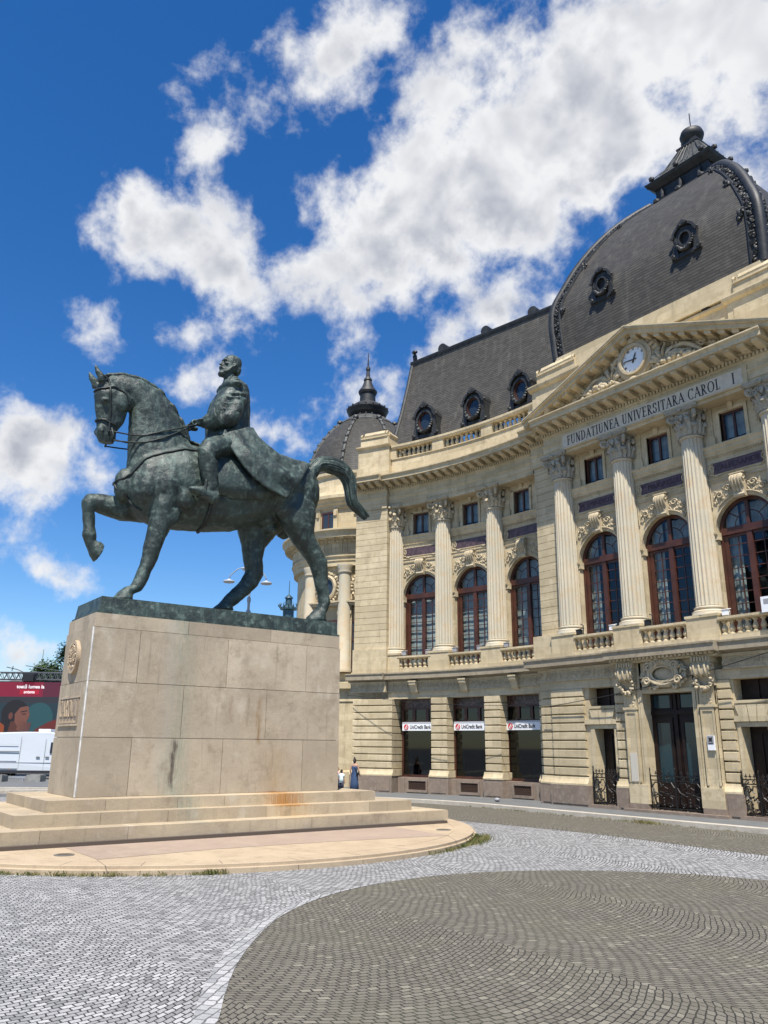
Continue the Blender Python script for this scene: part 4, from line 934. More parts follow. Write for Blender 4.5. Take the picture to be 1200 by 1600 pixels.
e.build('portal_cartouche',CREAM2,lib,True,50)
e=MB(); e.box(MP,-.9,.9,-.18,-.1,.2,3.64); e.box(MP,-.88,.88,-.24,-.17,3.0,3.12); e.box(MP,-.06,.06,-.24,-.17,.2,3.0); e.box(MP,-.05,.05,-.23,-.17,3.12,3.64)
for sg in (1,-1):
    ab=lambda a,b: sorted((sg*a,sg*b))
    for a,b,c,d in ((.14,.24,.3,2.9),(.72,.86,.3,2.9),(.24,.72,.3,1.0),(.24,.72,2.75,2.9),(.10,.18,3.18,3.6),(.78,.86,3.18,3.6)): e.box(MP,*ab(a,b),-.22,-.17,c,d)
door=e.build('front_door',WOODD,lib)
e=MB()
for sg in (1,-1):
    a,b=sorted((sg*.24,sg*.72)); e.add([MP(a,-.19,1.0),MP(b,-.19,1.0),MP(b,-.19,2.75),MP(a,-.19,2.75)],[(0,1,2,3)])
    a,b=sorted((sg*.18,sg*.78)); e.add([MP(a,-.19,3.2),MP(b,-.19,3.2),MP(b,-.19,3.58),MP(a,-.19,3.58)],[(0,1,2,3)])
e.build('door_glass',plain('dark_door_glass',(.012,.035,.045),.12),door)
e=MB(); e.box(MP,1.22,1.46,-.672,-.62,1.0,1.85); e.build('repair_panel',plain('pale_plaster',(.52,.48,.40),.8),lib)
# ---- dome, lantern, slate roofs
DP=[(4.36,16.9),(4.40,17.6),(4.43,18.3),(4.41,18.95),(4.31,19.42),(4.09,19.98),(3.72,20.86),(3.33,21.60),(2.94,22.20),(2.52,22.74),(2.0,23.26),(1.40,23.74)]
def refine(P,k=3):
    o=[]
    for i in range(len(P)-1):
        p0,p1,p2,p3=P[max(i-1,0)],P[i],P[i+1],P[min(i+2,len(P)-1)]
        for j in range(k):
            t=j/k; o.append(tuple(.5*((2*p1[c])+(-p0[c]+p2[c])*t+(2*p0[c]-5*p1[c]+4*p2[c]-p3[c])*t*t+(-p0[c]+3*p1[c]-3*p2[c]+p3[c])*t**3) for c in (0,1)))
    return o+[P[-1]]
DPR=refine(DP); YD=27.2-YP
e=MB()
for k in range(4):
    rows=[];uv=[];v=0;pl=None
    for w,z in DPR:
        if pl: v+=math.hypot(w-pl[0],z-pl[1])
        pl=(w,z); rw=[];ru=[]
        for i in range(9):
            a=-w+2*w*i/8; x,y=((a,-w),(w,a),(-a,w),(-w,-a))[k]; rw.append((XC+x,YP+YD+y,z)); ru.append((a,v))
        rows.append(rw);uv.append(ru)
    e.grid(rows,uv)
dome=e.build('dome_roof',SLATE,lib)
e=MB(); o2=MB()
for sx,sy in ((-1,-1),(1,-1),(1,1),(-1,1)):
    P=[Vector((XC+sx*w,YP+YD+sy*w,z)) for w,z in DPR]
    u=Vector((sx,sy,0)).normalized()
    e.tube([p-u*.02 for p in P],.17,8)
    for dx,dy in ((-sx*.42,0),(0,-sy*.42)):
        nx=Vector((0,sy,0)) if dx else Vector((sx,0,0))
        e.tube([p+Vector((dx,dy,0))+nx*.02 for p in P],.06,6)
        o2.grid([[p+Vector((dx*.2,dy*.2,0))+nx*.035,p+Vector((dx,dy,0))+nx*.035] for p in P])
        for i in range(1,len(P)-1,1):
            for q in range(7):
                t=random.random(); c_=P[i].lerp(P[i+1],t)+Vector((dx,dy,0))*random.uniform(.45,.9)+nx*.05; o2.blob(c_,(.055,.055,.055),None,1,.7)
        for i in (9,18,26):
            if i<len(P):
                for q in range(9): o2.blob(P[i]+Vector((dx,dy,0))*random.uniform(1.15,1.6)+nx*.03+Vector((0,0,random.uniform(-.16,.16))),(.07,.07,.09),None,1,.5)
e.build('dome_hips',LEAD,lib,True,50); o2.build('hip_ornament',LEAD,lib,True,50)
e=MB(); c=(XC,YP+YD,0)
def sq(mb,pr): 
    for (w,z),(w2,z2) in zip(pr,pr[1:]): mb.hull([(XC+a*w,YP+YD+b*w,z) for a,b in ((-1,-1),(1,-1),(1,1),(-1,1))],[(XC+a*w2,YP+YD+b*w2,z2) for a,b in ((-1,-1),(1,-1),(1,1),(-1,1))])
sq(e,[(1.52,23.62),(1.52,23.72),(1.20,23.74),(1.20,24.46),(1.26,24.48),(1.46,24.66),(1.52,24.78),(1.48,24.81)])
for k in range(4):
    for i in (-1,0,1):
        x,y=((i*.85,-1.30),(1.30,i*.85),(i*.85,1.30),(-1.30,i*.85))[k]; e.blob((XC+x,YP+YD+y,24.1),(.09,.09,.38),None,1); e.blob((XC+x*1.2,YP+YD+y*1.16,23.72),(.16,.16,.15),None,1)
        e.blob((XC+x*1.35 if abs(x)<1.2 else XC+x*1.16,YP+YD+(y*1.35 if abs(y)<1.2 else y*1.16),24.90),(.13,.13,.13),None,1)
lan=e.build('lantern',LEAD,lib)
e=MB(); sq(e,[(1.45,24.82),(1.0,25.3),(.62,25.95),(.44,26.42)])
for k in range(4):
    for i in range(-3,4):
        a=((i*.39,-1.46),(1.46,i*.39),(i*.39,1.46),(-1.46,i*.39))[k]; b=tuple(q*.31 for q in a); m_=tuple(q*.69 for q in a)
        e.tube([(XC+a[0],YP+YD+a[1],24.9),(XC+m_[0],YP+YD+m_[1],25.38),(XC+b[0],YP+YD+b[1],26.4)],.02,4)
e.build('lantern_roof',LEAD2,lan)
e=MB(); sq(e,[(.50,26.38),(.50,26.46),(.34,26.48),(.34,26.72)]); e.lathe((XC,YP+YD,26.7),[(.22,0),(.3,.06),(.46,.22),(.5,.38),(.44,.56),(.28,.66),(.08,.69)],20,lambda a,z:1+.03*math.sin(10*a)); e.tube([(XC,YP+YD,27.4),(XC,YP+YD,28.25)],.025,6)
e.build('urn_finial',LEAD,lan,True,40)
def oeil(w,h,dep,inn=.62):
    """bull's-eye dormer in the local frame: oval casing, hood, scrolls and swag; mouth at y=0"""
    e=MB()
    def oval(k,m): return [(w*k*math.cos(2*PI*i/28),h*m*math.sin(2*PI*i/28)) for i in range(28)]
    for (ka,ma,kb,mb_,y0,y1) in ((inn+.12,inn+.12,inn,inn,-.06,.3),(.88,.88,inn+.12,inn+.12,.0,dep),):
        A,B=oval(ka,ma),oval(kb,mb_)
        vs=[];fs=[]
        for i in range(28): vs+= [(A[i][0],y0,A[i][1]),(A[i][0],y1,A[i][1]),(B[i][0],y1,B[i][1]),(B[i][0],y0,B[i][1])]
        fs=[(i*4+k,i*4+(k+1)%4,((i+1)%28)*4+(k+1)%4,((i+1)%28)*4+k) for i in range(28) for k in range(4)]; e.add(vs,fs)
    hood=[(w*1.0*math.cos(PI*i/16),h*.35+h*.72*math.sin(PI*i/16)) for i in range(17)]; hin=[(x*.8,h*.35+(z-h*.35)*.8) for x,z in hood]
    for i in range(16): e.hull([(q[0],-.10,q[1]) for q in (hood[i],hood[i+1],hin[i+1],hin[i])],[(q[0],dep,q[1]) for q in (hood[i],hood[i+1],hin[i+1],hin[i])])
    e.box(MX,-w*.98,w*.98,.02,dep,-h*1.15,-h*.86)
    for sg in (-1,1):
        e.ext(MX,[(sg*w*.78,h*.35),(sg*w*.98,h*.35),(sg*w*.98,-h*.3),(sg*w*1.25,-h*1.12),(sg*w*.6,-h*1.12),(sg*w*.72,-h*.4)],-.02,dep)
        e.tube([(sg*(w*1.02+.12*w*(1-k/13)*math.cos(k*.75)),-.06,h*.30+.12*w*(1-k/13)*math.sin(k*.75)) for k in range(11)],.045*w/.5,5)
        e.tube([(sg*(w*1.08+.13*w*(1-k/13)*math.cos(k*.75)),-.04,-h*.95+.13*w*(1-k/13)*math.sin(k*.75)) for k in range(11)],.05*w/.5,5)
    for i in range(15):
        a=PI+PI*(i+.5)/15; q=.05+.05*math.sin(PI*(i+.5)/15); e.blob((w*.72*math.cos(a),-.09,h*.72*math.sin(a)*1.05),(q*w/.5,q,q*w/.5),None,1,.4)
    for i in range(7): leaf(e,(w*(-.24+.08*i),-.12,h*(1.12-.05*abs(i-3))),.13*w/.5,.05*w/.5,R(150-20*i),t=.06)
    return e
do=oeil(.58,.76,1.5); dom_m=do.mesh('dormer',LEAD,True,40)
dom_s=oeil(.58,.76,1.5,.42).mesh('dormer',LEAD,True,40)
e=MB(); e.ext(MX,[(.36*math.cos(2*PI*i/20),.48*math.sin(2*PI*i/20)) for i in range(20)],.10,.12); dom_g=e.mesh('pane',plain('dormer_glass',(.02,.03,.045),.05))
e=MB()
dark_g=plain('dormer_void',(.012,.01,.009),.6)
e.ext(MX,[(.36*math.cos(2*PI*i/20),.48*math.sin(2*PI*i/20)) for i in range(20)],.10,.12); dom_v=e.mesh('pane',dark_g)
e=MB(); 
for i in range(24):
    P=lambda r,t,y:(.58*r*math.cos(t),y,.76*r*math.sin(t)); a,b_=2*PI*i/24,2*PI*(i+1)/24
    e.hull([P(.64,a,.02),P(.64,b_,.02),P(.54,b_,.02),P(.54,a,.02)],[P(.64,a,.2),P(.64,b_,.2),P(.54,b_,.2),P(.54,a,.2)])
dom_f=e.mesh('frame',WOOD)
for s in (1.82,-1.80):
    d=put('dormer',dom_s,lib,'P',s,-.02+.22,19.12); d.scale=(.80,.8,.74); link('pane',dom_v,d)
# wing mansard
RA_,RB_=Vector((-30.04,23.87,21.2)),Vector((-20.2,25.72,21.2))      # the ridge runs straight while the eaves follow the curve
RT=[0,.2,.45,.75,1.]
def mans(s,k):
    f=(8.33-s)/(8.33+.6); top=RA_.lerp(RB_,f); bot=Vector(MW(s+.27*(s+.6)/8.93,.80,15.9)); p=bot.lerp(top,k); o=.10*math.sin(PI*k); return (p.x-o*.2,p.y+o,p.z)
e=MB(); rows=[];uv=[]
for j,k in enumerate(RT): rows.append([mans(-.6+8.93*i/24,k) for i in range(25)]); uv.append([(-.6+8.93*i/24,k*5.75) for i in range(25)])
e.grid(rows,uv)
rows=[];uv=[]
for k in RT:
    q=Vector(mans(8.33,k)); rows.append([tuple(q+Vector((-.35,.94,0))*i) for i in range(7)]); uv.append([(i*1.,k*5.75) for i in range(7)])
e.grid(rows,uv); n_=Vector((-.35,.94,0))*6; e.add([RA_,RB_,RB_+n_,RA_+n_],[(0,1,2,3)])
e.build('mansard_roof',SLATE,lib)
e=MB(); rd=(RB_-RA_).normalized(); rn=Vector((-rd.y,rd.x,0)); rp=[(-.02,-.12),(-.02,.06),(-.07,.12),(-.07,.25),(.05,.33),(.7,.33),(.7,-.12)]
e.hull([RA_-rd*.12+rn*d+Vector((0,0,z)) for d,z in rp],[RB_+rn*d+Vector((0,0,z)) for d,z in rp])
e.tube([Vector(mans(8.33,k))+Vector((-.03,-.03,0)) for k in RT],.09,6)
for px in (.20,.47,.74):
    q=RA_.lerp(RB_,px)+Vector((0,0,.36)); e.tube([q-rn*.05,q+rn*.45],.25,14)
q=RA_+Vector((.05,.1,.5)); e.blob(q,(.14,.14,.28),None,1,.3); e.blob(q+Vector((.12,-.1,.25)),(.2,.12,.1),None,1,.3)
e.build('roof_ridge',LEAD,lib,True,40)
for s in (6.67,4.03,1.45):
    d=put('dormer',dom_m,lib,'W',s,.55,17.0); link('pane',dom_g,d); link('frame',dom_f,d)
# dark downpipe in the corner between wing and pavilion
e=MB(); e.tube([(XC-5.64,YP+.35,z) for z in (5.05,9.,12.5)],.055,8); e.box(MP,5.6,5.78,.2,.42,12.5,12.8); e.build('downpipe',plain('grey_downpipe',(.06,.06,.06),.5),lib)
# body of the building behind the facades
e=MB(); e.box(MW,-.5,9.70,2.3,9.,.1,14.07); e.box(MP,-5.5,5.5,2.3,9.3,.1,14.07); e.build('building_core',CREAM,lib)
# ---------------------------------------------------------------- corner rotunda (same building)
RC=(-36.05,25.2,0)
e=MB()
def rl(mb,pr,seg=64): return mb.lathe(RC,pr,seg)
rl(e,[(4.15,0.1),(4.15,.8),(4.05,.85),(4.05,4.0),(4.1,4.05),(4.1,4.55),(4.35,4.65),(4.35,4.95),(4.0,5.0),(4.0,5.4),(3.72,5.45),(3.72,10.85)])
rl(e,[(3.95,10.85),(3.95,11.1),(4.0,11.12),(4.0,11.3),(4.08,11.34),(4.08,11.4),(4.02,11.42),(4.02,12.05),(4.1,12.1),(4.12,12.22),(4.5,12.26),(4.55,12.5),(4.66,12.6),(4.66,12.68),(4.1,12.75),(4.1,12.85),(3.9,12.85),(3.9,13.95),(4.0,13.98),(4.0,14.1),(4.1,14.2),(4.1,14.28),(4.28,14.45),(4.28,14.62),(4.0,14.72),(3.85,15.0),(3.85,15.75),(3.98,15.85),(3.98,16.0),(3.6,16.05)])
n=96
def rb(mb,a,r0,r1,w,z0,z1):
    u=Vector((math.cos(a),math.sin(a),0)); t=Vector((-u.y,u.x,0)); c=Vector(RC)
    mb.hull([c+u*r0+t*s+Vector((0,0,z)) for s,z in ((-w,z0),(w,z0),(w,z1),(-w,z1))],[c+u*r1+t*s+Vector((0,0,z)) for s,z in ((-w,z0),(w,z0),(w,z1),(-w,z1))])
A0=math.atan2(-RC[1],-RC[0])      # towards the square
for i in range(60): rb(e,A0-1.6+3.2*i/59,4.1,4.17,.05,12.06,12.16)
for i in range(30):
    a=A0-1.6+3.2*i/29; rb(e,a,4.1,4.45,.09,12.2,12.3)
    if i%2==0:
        for k in (-.03,0,.03): rb(e,a+k,4.0,4.06,.04,11.5,12.0)
    else: rb(e,a,4.0,4.045,.22,11.52,11.98)
for i in range(12):
    a=A0-1.5+3.0*i/11; rb(e,a,3.9,4.0,.12,12.86,13.95); rb(e,a,3.9,4.08,.09,13.55,13.8)
rot_=e.build('rotunda',CREAM,lib,True,30)
# attached columns and window pieces round the drum
RA=[A0+(-.78+.52*i) for i in range(4)]
e=MB()
for a in RA:
    c=(RC[0]+3.98*math.cos(a),RC[1]+3.98*math.sin(a),0); e.lathe(c,[(.42,5.45),(.42,5.6),(.36,5.7),(.30,10.4),(.36,10.46),(.36,10.6),(.42,10.75),(.42,10.86)],18)
e.build('rotunda_columns',COLST,lib,True,35)
e=MB(); w=MB(); gl=MB()
for a in [A0-.52,A0,A0+.52]:
    u=Vector((math.cos(a),math.sin(a),0)); t=Vector((-u.y,u.x,0)); c=Vector(RC)
    P=lambda s,z,r: c+u*r+t*s+Vector((0,0,z))
    # oval window with carved frame
    e.tube([P(.46*math.cos(2*PI*i/24),9.75+.56*math.sin(2*PI*i/24),3.86) for i in range(25)],.12,6)
    for i in range(26): q=2*PI*i/26; e.blob(P(.66*math.cos(q),9.75+.76*math.sin(q),3.84),(.1,.1,.1),None,1,.5)
    gl.hull([P(.38*math.cos(2*PI*i/20),9.75+.48*math.sin(2*PI*i/20),3.80) for i in range(20)],[P(.38*math.cos(2*PI*i/20),9.75+.48*math.sin(2*PI*i/20),3.82) for i in range(20)])
    rb(e,a,3.7,4.05,.95,8.78,8.92); rb(e,a,3.7,4.15,1.0,8.92,9.0)
    for s in (-1,1):
        rb(e,a+s*.20,3.7,3.9,.14,5.5,8.4); rb(e,a+s*.20,3.7,4.0,.13,8.35,8.78); rb(e,a+s*.20,3.7,3.88,.15,9.1,10.8); rb(e,a+s*.20,3.86,3.97,.11,10.2,10.7)
    rb(w,a,3.72,3.77,.60,7.95,8.08); rb(w,a,3.72,3.77,.60,7.0,7.12); rb(w,a+.15,3.72,3.77,.07,5.5,8.0); rb(w,a-.15,3.72,3.77,.07,5.5,8.0); rb(w,a,3.72,3.77,.05,5.5,8.0)
    rb(gl,a,3.71,3.735,.58,5.5,8.0)
    # upper storey window
    for s in (-1,1): rb(w,a+s*.096,3.88,3.95,.05,12.86,13.75)
    rb(w,a,3.88,3.95,.03,12.86,13.75); rb(w,a,3.88,3.95,.4,13.7,13.78); rb(gl,a,3.89,3.92,.36,12.86,13.7)
e.build('rotunda_carving',CREAM2,lib,True,45); w.build('rotunda_windows',WOOD,lib); gl.build('rotunda_panes',plain('dark_pane',(.03,.04,.05),.06),lib)
# rotunda dome and lantern
pr=refine([(3.62,16.0),(3.5,16.7),(3.3,17.4),(2.98,18.2),(2.58,18.85),(2.1,19.5),(1.66,19.95)],3); rows=[];uv=[];v=0
for j,(r,z) in enumerate(pr):
    if j: v+=math.hypot(r-pr[j-1][0],z-pr[j-1][1])
    rows.append([(RC[0]+r*math.cos(2*PI*i/64),RC[1]+r*math.sin(2*PI*i/64),z) for i in range(65)]); uv.append([(i*.36,v) for i in range(65)])
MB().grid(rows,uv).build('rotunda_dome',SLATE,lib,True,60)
e=MB()
for k in range(8):
    a=A0+PI/8+k*PI/4; e.tube([(RC[0]+(r+.03)*math.cos(a),RC[1]+(r+.03)*math.sin(a),z) for r,z in pr],.10,6)
    for j,(r,z) in enumerate(pr):
        if j%2==0: e.blob((RC[0]+(r+.1)*math.cos(a),RC[1]+(r+.1)*math.sin(a),z),(.12,.12,.12),None,1,.4)
    e.blob((RC[0]+1.72*math.cos(a),RC[1]+1.72*math.sin(a),20.02),(.2,.2,.16),None,1)
rl(e,[(1.64,19.9),(1.7,19.96),(1.64,20.04),(1.05,20.48),(1.0,20.5)],40)
for k in range(18): a=2*PI*k/18; e.tube([(RC[0]+1.62*math.cos(a),RC[1]+1.62*math.sin(a),20.06),(RC[0]+1.05*math.cos(a),RC[1]+1.05*math.sin(a),20.5)],.025,4)
e.build('dome_ribs',LEAD2,lib,True,40)
e=MB(); rl(e,[(.95,20.45),(.95,20.62),(1.12,20.75),(1.2,20.95),(1.24,21.0),(1.24,21.08),(.75,21.45),(.48,21.6),(.46,22.1),(.52,22.14),(.57,22.28),(.54,22.36),(.36,22.6),(.22,23.0),(.26,23.06),(.24,23.14),(.12,23.3),(.1,23.7),(.14,23.74),(.13,23.9),(.05,23.98),(.02,24.9)],24)
for k in range(18): a=2*PI*k/18; e.blob((RC[0]+1.22*math.cos(a),RC[1]+1.22*math.sin(a),21.12),(.06,.06,.07),None,1); e.blob((RC[0]+.98*math.cos(a),RC[1]+.98*math.sin(a),20.55),(.07,.07,.1),None,1)
e.build('rotunda_lantern',LEAD,lib,True,30)
# its bull's-eye dormer
a=A0+.35
d=link('dormer',dom_m,lib,Vector((RC[0]+3.35*math.cos(a),RC[1]+3.35*math.sin(a),17.3))-lib.location,a+PI/2); link('pane',dom_g,d)
# ---------------------------------------------------------------- bank signs
def bank_board():
    e=MB(); e.box(MX,-.86,.86,-.14,-.06,2.62,2.97); return e.mesh('sign_board',WHITE)
bb=bank_board()
e=MB(); e.box(MX,-.86,.86,-.143,-.13,2.90,2.97); bstrip=e.mesh('grey_strip',plain('sign_grey',(.45,.46,.48),.5))
e=MB(); e.ext(MX,[(-.66+.115*math.cos(2*PI*i/24),2.765+.115*math.sin(2*PI*i/24)) for i in range(24)],-.152,-.139); blogo=e.mesh('logo',RED)
e=MB()
e.ext(MX,[(-.735,2.70),(-.70,2.68),(-.60,2.835),(-.62,2.86)],-.158,-.151); e.ext(MX,[(-.675,2.65),(-.66,2.645),(-.575,2.78),(-.585,2.80)],-.158,-.151); bslash=e.mesh('logo_stroke',WHITE)
btxt=text_mesh('UniCredit Bank',.215,LETB,.006,.76,bold=.002)
SL=[('white bank sign over the shop window nearest the pedestal','first'),('white bank sign over the middle of the three shop windows',''),('white bank sign over the shop window beside the downpipe and the stepped pavilion pier','')]
for s,(lb,_) in zip((6.62,4.04,1.42),SL):
    p,a=fr('W',s); t=tag(link('bank_sign',bb,None,p,a),lb,'sign','bank signs over the shop windows')
    for nm,m in (('grey_strip',bstrip),('logo',blogo),('logo_stroke',bslash)): link(nm,m,t)
    link('lettering',btxt,t,(.04,-.144,2.765))
a=A0+.20; p=Vector((RC[0]+4.12*math.cos(a),RC[1]+4.12*math.sin(a),0))
t=tag(link('bank_sign',bb,None,p,a+PI/2),'white bank sign half hidden behind the right edge of the pedestal','sign','bank signs over the shop windows')
for nm,m in (('grey_strip',bstrip),('logo',blogo),('logo_stroke',bslash)): link(nm,m,t)
link('lettering',btxt,t,(.04,-.144,2.765))
# ---------------------------------------------------------------- iron gates
def gate(w,label):
    th=thing('iron_gate',label,'gate',(0,0,0),'ornate iron gates in the doorways')
    e=MB(); n=max(2,int(round(w/.40))); pw=2*w/ (2*n) *2/2
    st=[-w+2*w*i/n for i in range(n+1)]
    for x in st: e.box(MX,x-.02,x+.02,-.02,.02,.24,1.24)
    for z in (.27,1.06,1.18): e.box(MX,-w,w,-.014,.014,z-.016,z+.016)
    e.build('frame',IRON,th)
    for i in range(n):
        c=(st[i]+st[i+1])/2; h=(st[i+1]-st[i])/2-.03; q=MB()
        for sg in (-1,1):
            q.tube([(c+sg*h*.15,0,.62),(c+sg*h*.75,0,.72),(c+sg*h*.95,0,.86),(c+sg*h*.7,0,1.0),(c+sg*h*.25,0,1.0),(c+sg*h*.12,0,.88),(c+sg*h*.4,0,.82)],.021,4)
            q.tube([(c+sg*h*.9,0,.60),(c+sg*h*.3,0,.68),(c-sg*h*.3,0,.74)],.019,4)
            q.tube([(c+sg*h*.55,0,.60),(c+sg*h*.72,0,.55),(c+sg*h*.72,0,.42),(c+sg*h*.3,0,.40)],.018,4)
            q.tube([(c+sg*(h*.55+.06*(1-k/11)*math.cos(k*.8)),0,.34+.06*(1-k/11)*math.sin(k*.8)) for k in range(9)],.018,4)
            q.tube([(c+sg*(h*.4+.04*math.cos(k*.8)),0,1.12+.03*math.sin(k*.8)) for k in range(8)],.014,4)
        q.tube([(c,0,.28),(c,0,.58)],.013,4)
        for z in (.36,.45,.54,.92): q.blob((c,-.01,z),(.035,.02,.04),None,1)
        for x in (c-h*.55,c,c+h*.55): q.tube([(x,0,1.19),(x,0,1.27)],.012,4); q.blob((x,0,1.29),(.018,.018,.05),None,1); q.blob((x-.03,0,1.26),(.02,.01,.02),None,1); q.blob((x+.03,0,1.26),(.02,.01,.02),None,1)
        q.build('scroll_panel',IRON,th)
    q=MB()
    for x in (st[0],st[len(st)//2] if n>2 else 0,st[-1]): q.tube([(x,0,1.2),(x,0,1.32)],[.022,.02],5); q.blob((x,0,1.37),(.025,.025,.07),None,1)
    q.build('finials',IRON,th); return th
for s,w,lb in ((0,.88,'wide black wrought iron gate in the central portal'),(2.60,.5,'narrow black iron gate in the side doorway left of the portal'),(-2.60,.5,'black iron gate in the doorway at the right edge, beyond the portal')):
    t=gate(w,lb); p,_=fr('P',s,-.50 if s else -.54,0); t.location=p
# plaque by the door
e=MB(); e.box(MP,-1.50,-1.28,-.70,-.655,1.95,2.36); t=tag(e.build('door_plaque',WHITE),'small white notice with dark emblem fixed to the portal pilaster','sign')
e=MB(); e.box(MP,-1.49,-1.29,-.705,-.699,2.12,2.35); f_=e.build('emblem_panel',GREYP,t)
e=MB(); ring(e,(-1.39,2.25),.0,.05,-.712,-.704,16)
for a in range(4): ring(e,(-1.39+.065*math.cos(PI/4+a*PI/2),2.25+.065*math.sin(PI/4+a*PI/2)),0,.016,-.712,-.704,8)
e.box(MP,-1.46,-1.32,-.712,-.704,2.135,2.155); e.build('emblem',LETB,t)
# white board leaning over the balcony rail at the picture's right edge
e=MB(); e.box(MP,-3.72,-3.38,-.70,-.66,5.68,6.12); t=tag(e.build('notice_board',WHITE),'white board hung on the balcony balustrade at the right','sign')
e=MB(); e.box(MP,-3.68,-3.46,-.708,-.699,5.92,6.05); e.build('printed_block',GREYP,t)
# floodlights on the balcony
FL=[('P',3.45,'black floodlight on the balcony rail beside the leftmost portico column',BLACK),('P',.62,'black floodlight with tall bracket beside the second portico column',BLACK),('P',-2.1,'pale floodlight lying on the rail beside the third portico column',WHITE),('P',2.02,'small white lamp at the foot of the second portico column pedestal',WHITE),
('W',7.25,'grey floodlight on the balcony rail beside the rusticated end pier',GREYP),('W',4.62,'grey floodlight on the rail just right of the middle wing column',GREYP),('W',6.02,'grey floodlight on the rail just left of the middle wing column',GREYP),('W',1.95,'grey floodlight on the rail just right of the wing column nearest the pavilion',GREYP),('W',3.35,'grey floodlight on the rail just left of the wing column nearest the pavilion',GREYP)]
for k,s,lb,m in FL:
    p,a=fr(k,s,-.37,5.75); t=thing('floodlight',lb,'floodlight',p,'floodlights on the balcony',a)
    e=MB(); e.box(MX,-.10,.10,-.05,.07,.04,.20); e.prof(MX,-.12,.12,[(-.06,.19),(.1,.23),(.1,.25),(-.07,.21)]); e.build('housing',m,None).parent=t
    e=MB(); e.tube([(-.12,0,0),(-.12,0,.12)],.012,4); e.tube([(.12,0,0),(.12,0,.12)],.012,4); e.tube([(-.12,0,.005),(.12,0,.005)],.012,4)
    if 'tall' in lb or 'leftmost' in lb: e.tube([(.15,.05,0),(.15,.05,.35),(.08,.0,.40)],.02,5)
    e.build('bracket',BLACK,None).parent=t
# thin cable across the facade
P=[Vector(MP(5.0,-.62,3.35)).lerp(Vector(MP(-5.5,-.95,4.98)),i/16) for i in range(17)]
for i,p in enumerate(P): p.z-=.22*math.sin(PI*i/16)
tag(MB().tube(P,.012,4).build('cable',BLACK),'thin black cable sagging diagonally across the portal front','cable')
P=[Vector(MW(9.9,-.8,4.12)).lerp(Vector(MW(-.3,-.75,3.45)),i/16) for i in range(17)]
for i,p in enumerate(P): p.z-=.15*math.sin(PI*i/16)
tag(MB().tube(P,.009,4).build('cable',BLACK),'thin black cable along the wing above the bank signs','cable')
# ---------------------------------------------------------------- ground
def sheet(name,poly,z,m,kind='structure'):
    me=D.meshes.new(name); me.from_pydata([(x,y,z) for x,y in poly],[],[tuple(range(len(poly)))]); me.materials.append(m); o=link(name,me); o['kind']=kind; return o
def cr(P,k=6):      # smooth open polyline
    o=[]
    for i in range(len(P)-1):
        p0,p1,p2,p3=[Vector(P[max(0,min(len(P)-1,i+j))]) for j in (-1,0,1,2)]
        for j in range(k):
            t=j/k; o.append(tuple(.5*((2*p1)+(-p0+p2)*t+(2*p0-5*p1+4*p2-p3)*t*t+(-p0+3*p1-3*p2+p3)*t**3)))
    return o+[tuple(P[-1])]
sheet('ground',[(-900,-600),(600,-600),(600,900),(-900,900)],-.012,ASPH)
# square paved with pale granite setts
sheet('pale_sett_paving',[(-34.6,-26),(20,-26),(20,17.),(-8,17.2),(-20,17.2),(-34.6,15.2)],0,SETTL)
DC=[(-2.6,-.6),(-4.0,1.2),(-5.2,2.35),(-6.2,3.05),(-6.85,3.43),(-7.76,4.02),(-8.74,4.8),(-9.45,5.5),(-10.05,6.35),(-10.5,7.35),(-10.72,8.5),(-10.66,9.55),(-10.38,10.45),(-9.85,11.35),(-9.2,12.1),(-8.4,12.72),(-7.47,13.1),(-5,13.9),(0,14.6),(9,15)]
dcs=cr(DC,5)
sheet('brown_sett_paving',dcs+[(16,15),(16,-8),(2,-8)],.004,SETTD)
# pale border laid along the brown field
k=18*5//2
inn=dcs[:50]; outl=[]
for i,p in enumerate(inn):
    a=Vector(inn[max(i-1,0)]); b=Vector(inn[min(i+1,len(inn)-1)]); t=(b-a).normalized(); wd=.20*max(0,min(1,(50-i)/22)); outl.append((p[0]-t.y*wd,p[1]+t.x*wd))
bm_=[]; me=D.meshes.new('sett_border'); me.from_pydata([(x,y,.009) for x,y in inn+outl],[],[(i,i+1,50+i+1,50+i) for i in range(49)]); me.materials.append(SETTB); struct(link('sett_border',me))
# brown sett carriageway in front of the library, its kerb and the asphalt pavement
up=cr([(-60,10.5),(-38,12.9),(-28,14.6),(-22,15.5),(-18.1,15.85),(-16.2,16.16),(-14.16,16.34),(-12.2,16.28),(-10.5,16.12),(-9.1,16.05),(-4,16.),(18,16.)],4)
kb=cr([(18,19.92),(-10,19.92),(-14,19.92),(-19,19.92),(-21.,19.90),(-23,19.70),(-25,19.1),(-27,18.2),(-29.5,16.9),(-33,14.6),(-37,11.0),(-40,7),(-42,0)],6)
iu=min(range(len(up)),key=lambda i:abs(up[i][0]+29.6)); ik=min(range(len(kb)),key=lambda i:abs(kb[i][0]+29.0))
sheet('carriageway',up[iu:]+kb[:ik+1],.004,SETTD)
kt=MB()
for i in range(len(kb)-1):
    a=Vector(kb[i]); b=Vector(kb[i+1]); t=(b-a).normalized(); n=Vector((t.y,-t.x)); 
    if n.dot(Vector((-30,24))-a)<0 and n.dot(Vector((-14,30))-a)<0: n=-n
P0=[];P1=[]
for i,p in enumerate(kb):
    a=Vector(kb[max(i-1,0)]); b=Vector(kb[min(i+1,len(kb)-1)]); t=(b-a).normalized(); n=Vector((t.y,-t.x)); P0.append((p[0],p[1])); P1.append((p[0]+n.x*.34,p[1]+n.y*.34))
